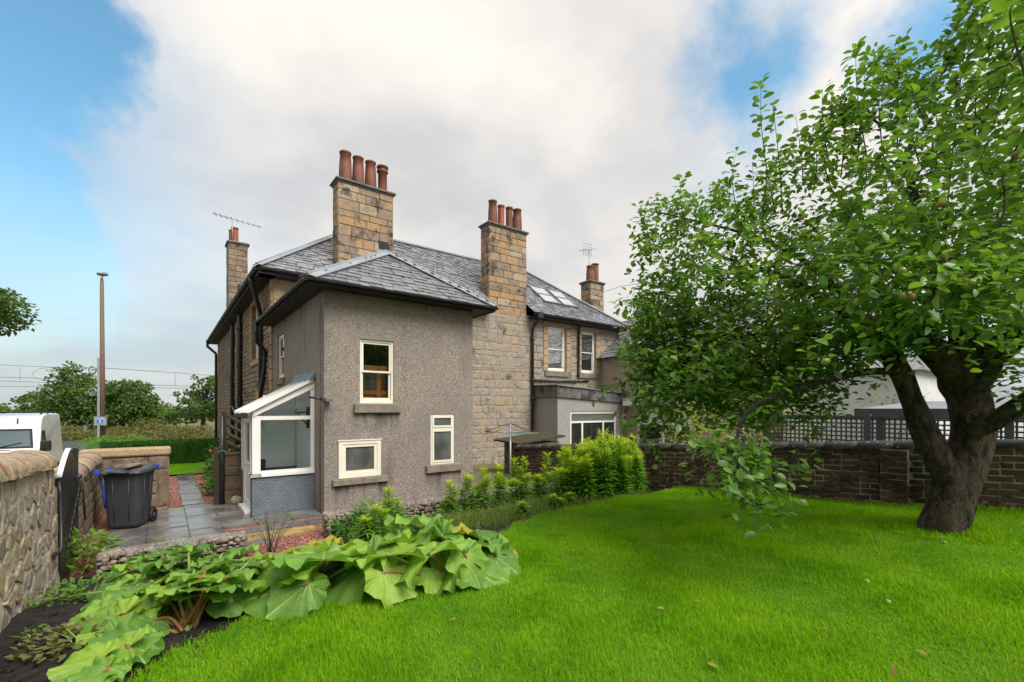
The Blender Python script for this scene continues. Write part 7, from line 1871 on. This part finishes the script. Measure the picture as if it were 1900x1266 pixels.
# ================================================================== HEDGE AND FAR TREES
hd_ = thing('clipped_hedge', 'dark green clipped hedge across the end of the side path', 'hedge', (-2.2,12.4,0))
part('core', MB().box(-4.45,-.02,12.1,12.7,0,.86), M['hedge'], hd_)
n_ = 15000; fs = RNG.uniform(0,1,n_); S = RNG.uniform(-4.5,-.02,n_); top_ = fs < .35; Q = np.where(top_, RNG.uniform(12.02,12.8,n_), 12.03+RNG.normal(0,.02,n_)); Z = np.where(top_, .90+RNG.normal(0,.014,n_), RNG.uniform(.02,.9,n_))
P = np.stack([S,Q,Z],1); D = np.where(top_[:,None], np.array([0,-.3,1.0]), np.array([0,-1.0,.5]))+RNG.normal(0,.55,(n_,3)); V, F = leaves(P, D, rdir(n_), RNG.uniform(.035,.06,n_), T_DIA)
part_np('foliage', V, F, M['hedge'], hd_)
shrub('golden_hedge_end', 'low rounded yellow green bush between the lamp column and the hedge', 'shrub', at(222,835,19), .55, 1.3, 2600, .07, M['goldenrod'], T=T_DIA, hollow=.6)
def tree(name, label, base, blobs, n, L, mat, group, limbs=6, seed=1, T=T_DIA, dens=.0):
    t = thing(name, label, 'tree', tuple(base), 'W', group); b = Vector(base); rg = random.Random(seed); Pn = []; Dn = []
    tot = sum(r[0]*r[1]*r[2] for c, r in blobs)**1.0; ws = [(r[0]*r[2])**1.0 for c, r in blobs]; W_ = sum(ws)
    for (c, r), w in zip(blobs, ws):
        m = int(n*w/W_); sub = max(6, int(m/55)); cs = np.array(c)+rdir(sub)*np.array(r)*RNG.uniform(.45,.95,(sub,1))
        rs_ = RNG.uniform(.22,.42,sub)*min(r); k = RNG.integers(0, sub, m); d = rdir(m); Pn.append(cs[k]+d*(rs_[k]*RNG.uniform(.5,1,m))[:,None]*np.array([1.15,1.15,.75])); Dn.append(d)
    P = np.concatenate(Pn); D = np.concatenate(Dn)+RNG.normal(0,.5,(len(P),3))+np.array([0,0,-.15]); V, F = leaves(P, D, np.array([0,0,1])+RNG.normal(0,.5,(len(P),3)), RNG.uniform(.7,1.3,len(P))*L, T, 1.3)
    part_np('crown', V, F, mat, t)
    mb = MB(); R0 = max(.12, (blobs[0][0][2]-b.z)*.035)
    top = Vector(blobs[0][0]); bumpy_limb(mb, [(b.x,b.y,b.z-.3,R0*1.3), (b.x+(top.x-b.x)*.3,b.y+(top.y-b.y)*.3,b.z+(top.z-b.z)*.4,R0), (top.x,top.y,top.z,R0*.5)], 10, .1, seed)
    for (c, r) in blobs:
        for k in range(limbs):
            e_ = Vector(c)+Vector((rg.uniform(-.8,.8)*r[0], rg.uniform(-.8,.8)*r[1], rg.uniform(-.4,.8)*r[2])); a_ = b.lerp(top, rg.uniform(.35,.8)); mdl = a_.lerp(e_, .5)+Vector((0,0,r[2]*.12)); bumpy_limb(mb, [(*a_,R0*.4),(*mdl,R0*.25),(*e_,R0*.06)], 6, .1, seed+k, 3)
    part('trunk', mb, M['far_bark'], t); return t
def B(u, v, d, ru, rv, rd): c = at(u, v, d); return (tuple(c), (ru*d/FPX, rd, rv*d/FPX))
gF = 'trees beyond the railway fence'
p = at(175,757,58); tree('far_tree', 'broad dark tree behind the lamp column with a raised left hump', (p.x,p.y,-1), [B(150,752,58,70,48,4),B(135,705,58,32,27,3),B(225,755,58,60,48,4),B(235,722,57,30,22,3)], 15000, .34, M['far_leaf'], gF, 4, 3)
p = at(70,757,62); tree('far_tree', 'small rounded tree at the left of the broad dark tree', (p.x,p.y,-1), [B(68,748,62,22,22,2.5),B(92,770,61,26,22,2.5)], 3200, .34, M['far_leaf'], gF, 3, 4)
p = at(280,757,60); tree('far_tree', 'low tree sloping down on the right of the broad dark tree', (p.x,p.y,-1), [B(275,775,60,32,24,3),B(272,742,60,16,14,2)], 3200, .34, M['far_leaf'], gF, 3, 5)
p = at(375,757,52); tree('far_tree', 'open layered tree beside the left edge of the house', (p.x,p.y,-1), [B(385,712,52,28,17,3),B(352,738,52,30,15,3),B(395,755,52,36,24,3),B(335,775,52,30,17,3),B(430,730,52,40,40,3)], 8000, .27, M['far_leaf'], gF, 5, 6)
p = at(-95,757,16); tree('lane_tree', 'overhanging tree reaching in from the left edge above the van', (p.x,p.y,-.6), [B(-70,568,16,98,62,1.6)], 6000, .15, M['far_leaf'], None, 12, 7)
p = at(1215,757,46); tree('garden_tree', 'loose pale tree rising behind the roof of the pinkish wing', (p.x,p.y,-1), [B(1210,580,46,44,36,2.6),B(1190,615,46,30,24,2),B(1245,600,46,30,36,2)], 4200, .22, M['far_leaf'], None, 10, 8)
p = at(1735,757,48); tree('garden_tree', 'distant tree showing between the two limbs of the apple trunk', (p.x,p.y,-1), [B(1712,690,48,46,24,3),B(1790,700,48,40,20,3)], 3000, .3, M['far_leaf'], None, 3, 9)
# trees behind the photographer, which the upstairs window mirrors
for i, (x, y, r_) in enumerate(((13,-8,3.6),(17.5,-3.5,3.4),(8,-14,4.0))):
    tree('back_garden_tree', ('nearer','rightmost','farthest')[i]+' dense tree behind the viewer that the window glass mirrors', (x,y,.5), [((x,y,4.8),(r_,r_,2.9)),((x+1,y-1,6.6),(r_*.6,r_*.6,1.6))], 3500, .36, M['far_leaf'], None, 3, 20+i)
n_ = 9000; X = RNG.uniform(-190,-45,n_); hg = 2.2+1.0*np.sin(X*.11)+.8*np.sin(X*.31+2)+.4*np.sin(X*.9); Y = 120+RNG.uniform(0,10,n_); Z = -1+RNG.uniform(0,1,n_)**.7*(hg+1)
V, F = leaves(np.stack([X,Y,Z],1), rdir(n_), rdir(n_), RNG.uniform(.8,1.5,n_), T_DIA)
o = bpy.data.objects.new('distant_wood', mesh_np('distant_wood', V, F, False, M['far_leaf'])); C.objects.link(o); props(o, 'low band of distant woodland beyond the railway', 'woodland', kind='stuff')
# bramble bank along the railway
n_ = 15000; X = RNG.uniform(-52,-19,n_); hgt = .55+.42*np.sin(X*.55)+.30*np.sin(X*1.35+1)+.16*np.sin(X*3.1); Y = RNG.uniform(38.6,42,n_); Z = -1.0+RNG.uniform(0,1,n_)**.6*(hgt+.85)
V, F = leaves(np.stack([X,Y,Z],1), rdir(n_)+np.array([0,-.4,.3]), rdir(n_), RNG.uniform(.14,.26,n_), T_DIA)
o = bpy.data.objects.new('bramble_bank', mesh_np('bramble_bank', V, F, False, M['bush'])); C.objects.link(o); props(o, 'tangled brown green brambles along the railway fence', 'bushes', kind='stuff')
n_ = 7000; X = RNG.uniform(-46,-17,n_); Y = RNG.uniform(26,38,n_); S_, Q_ = (X-C0.x)*ca+(Y-C0.y)*sa, -(X-C0.x)*sa+(Y-C0.y)*ca
g_ok = S_ < -9.8; blades(S_[g_ok], Q_[g_ok], RNG.uniform(.15,.5,n_)[g_ok], np.full(g_ok.sum(), .03), RNG.uniform(.1,.7,g_ok.sum()), lambda s, q: -.62, M['bush'], 'verge_grass', 'rough yellowing grass on the verge beyond the lane')
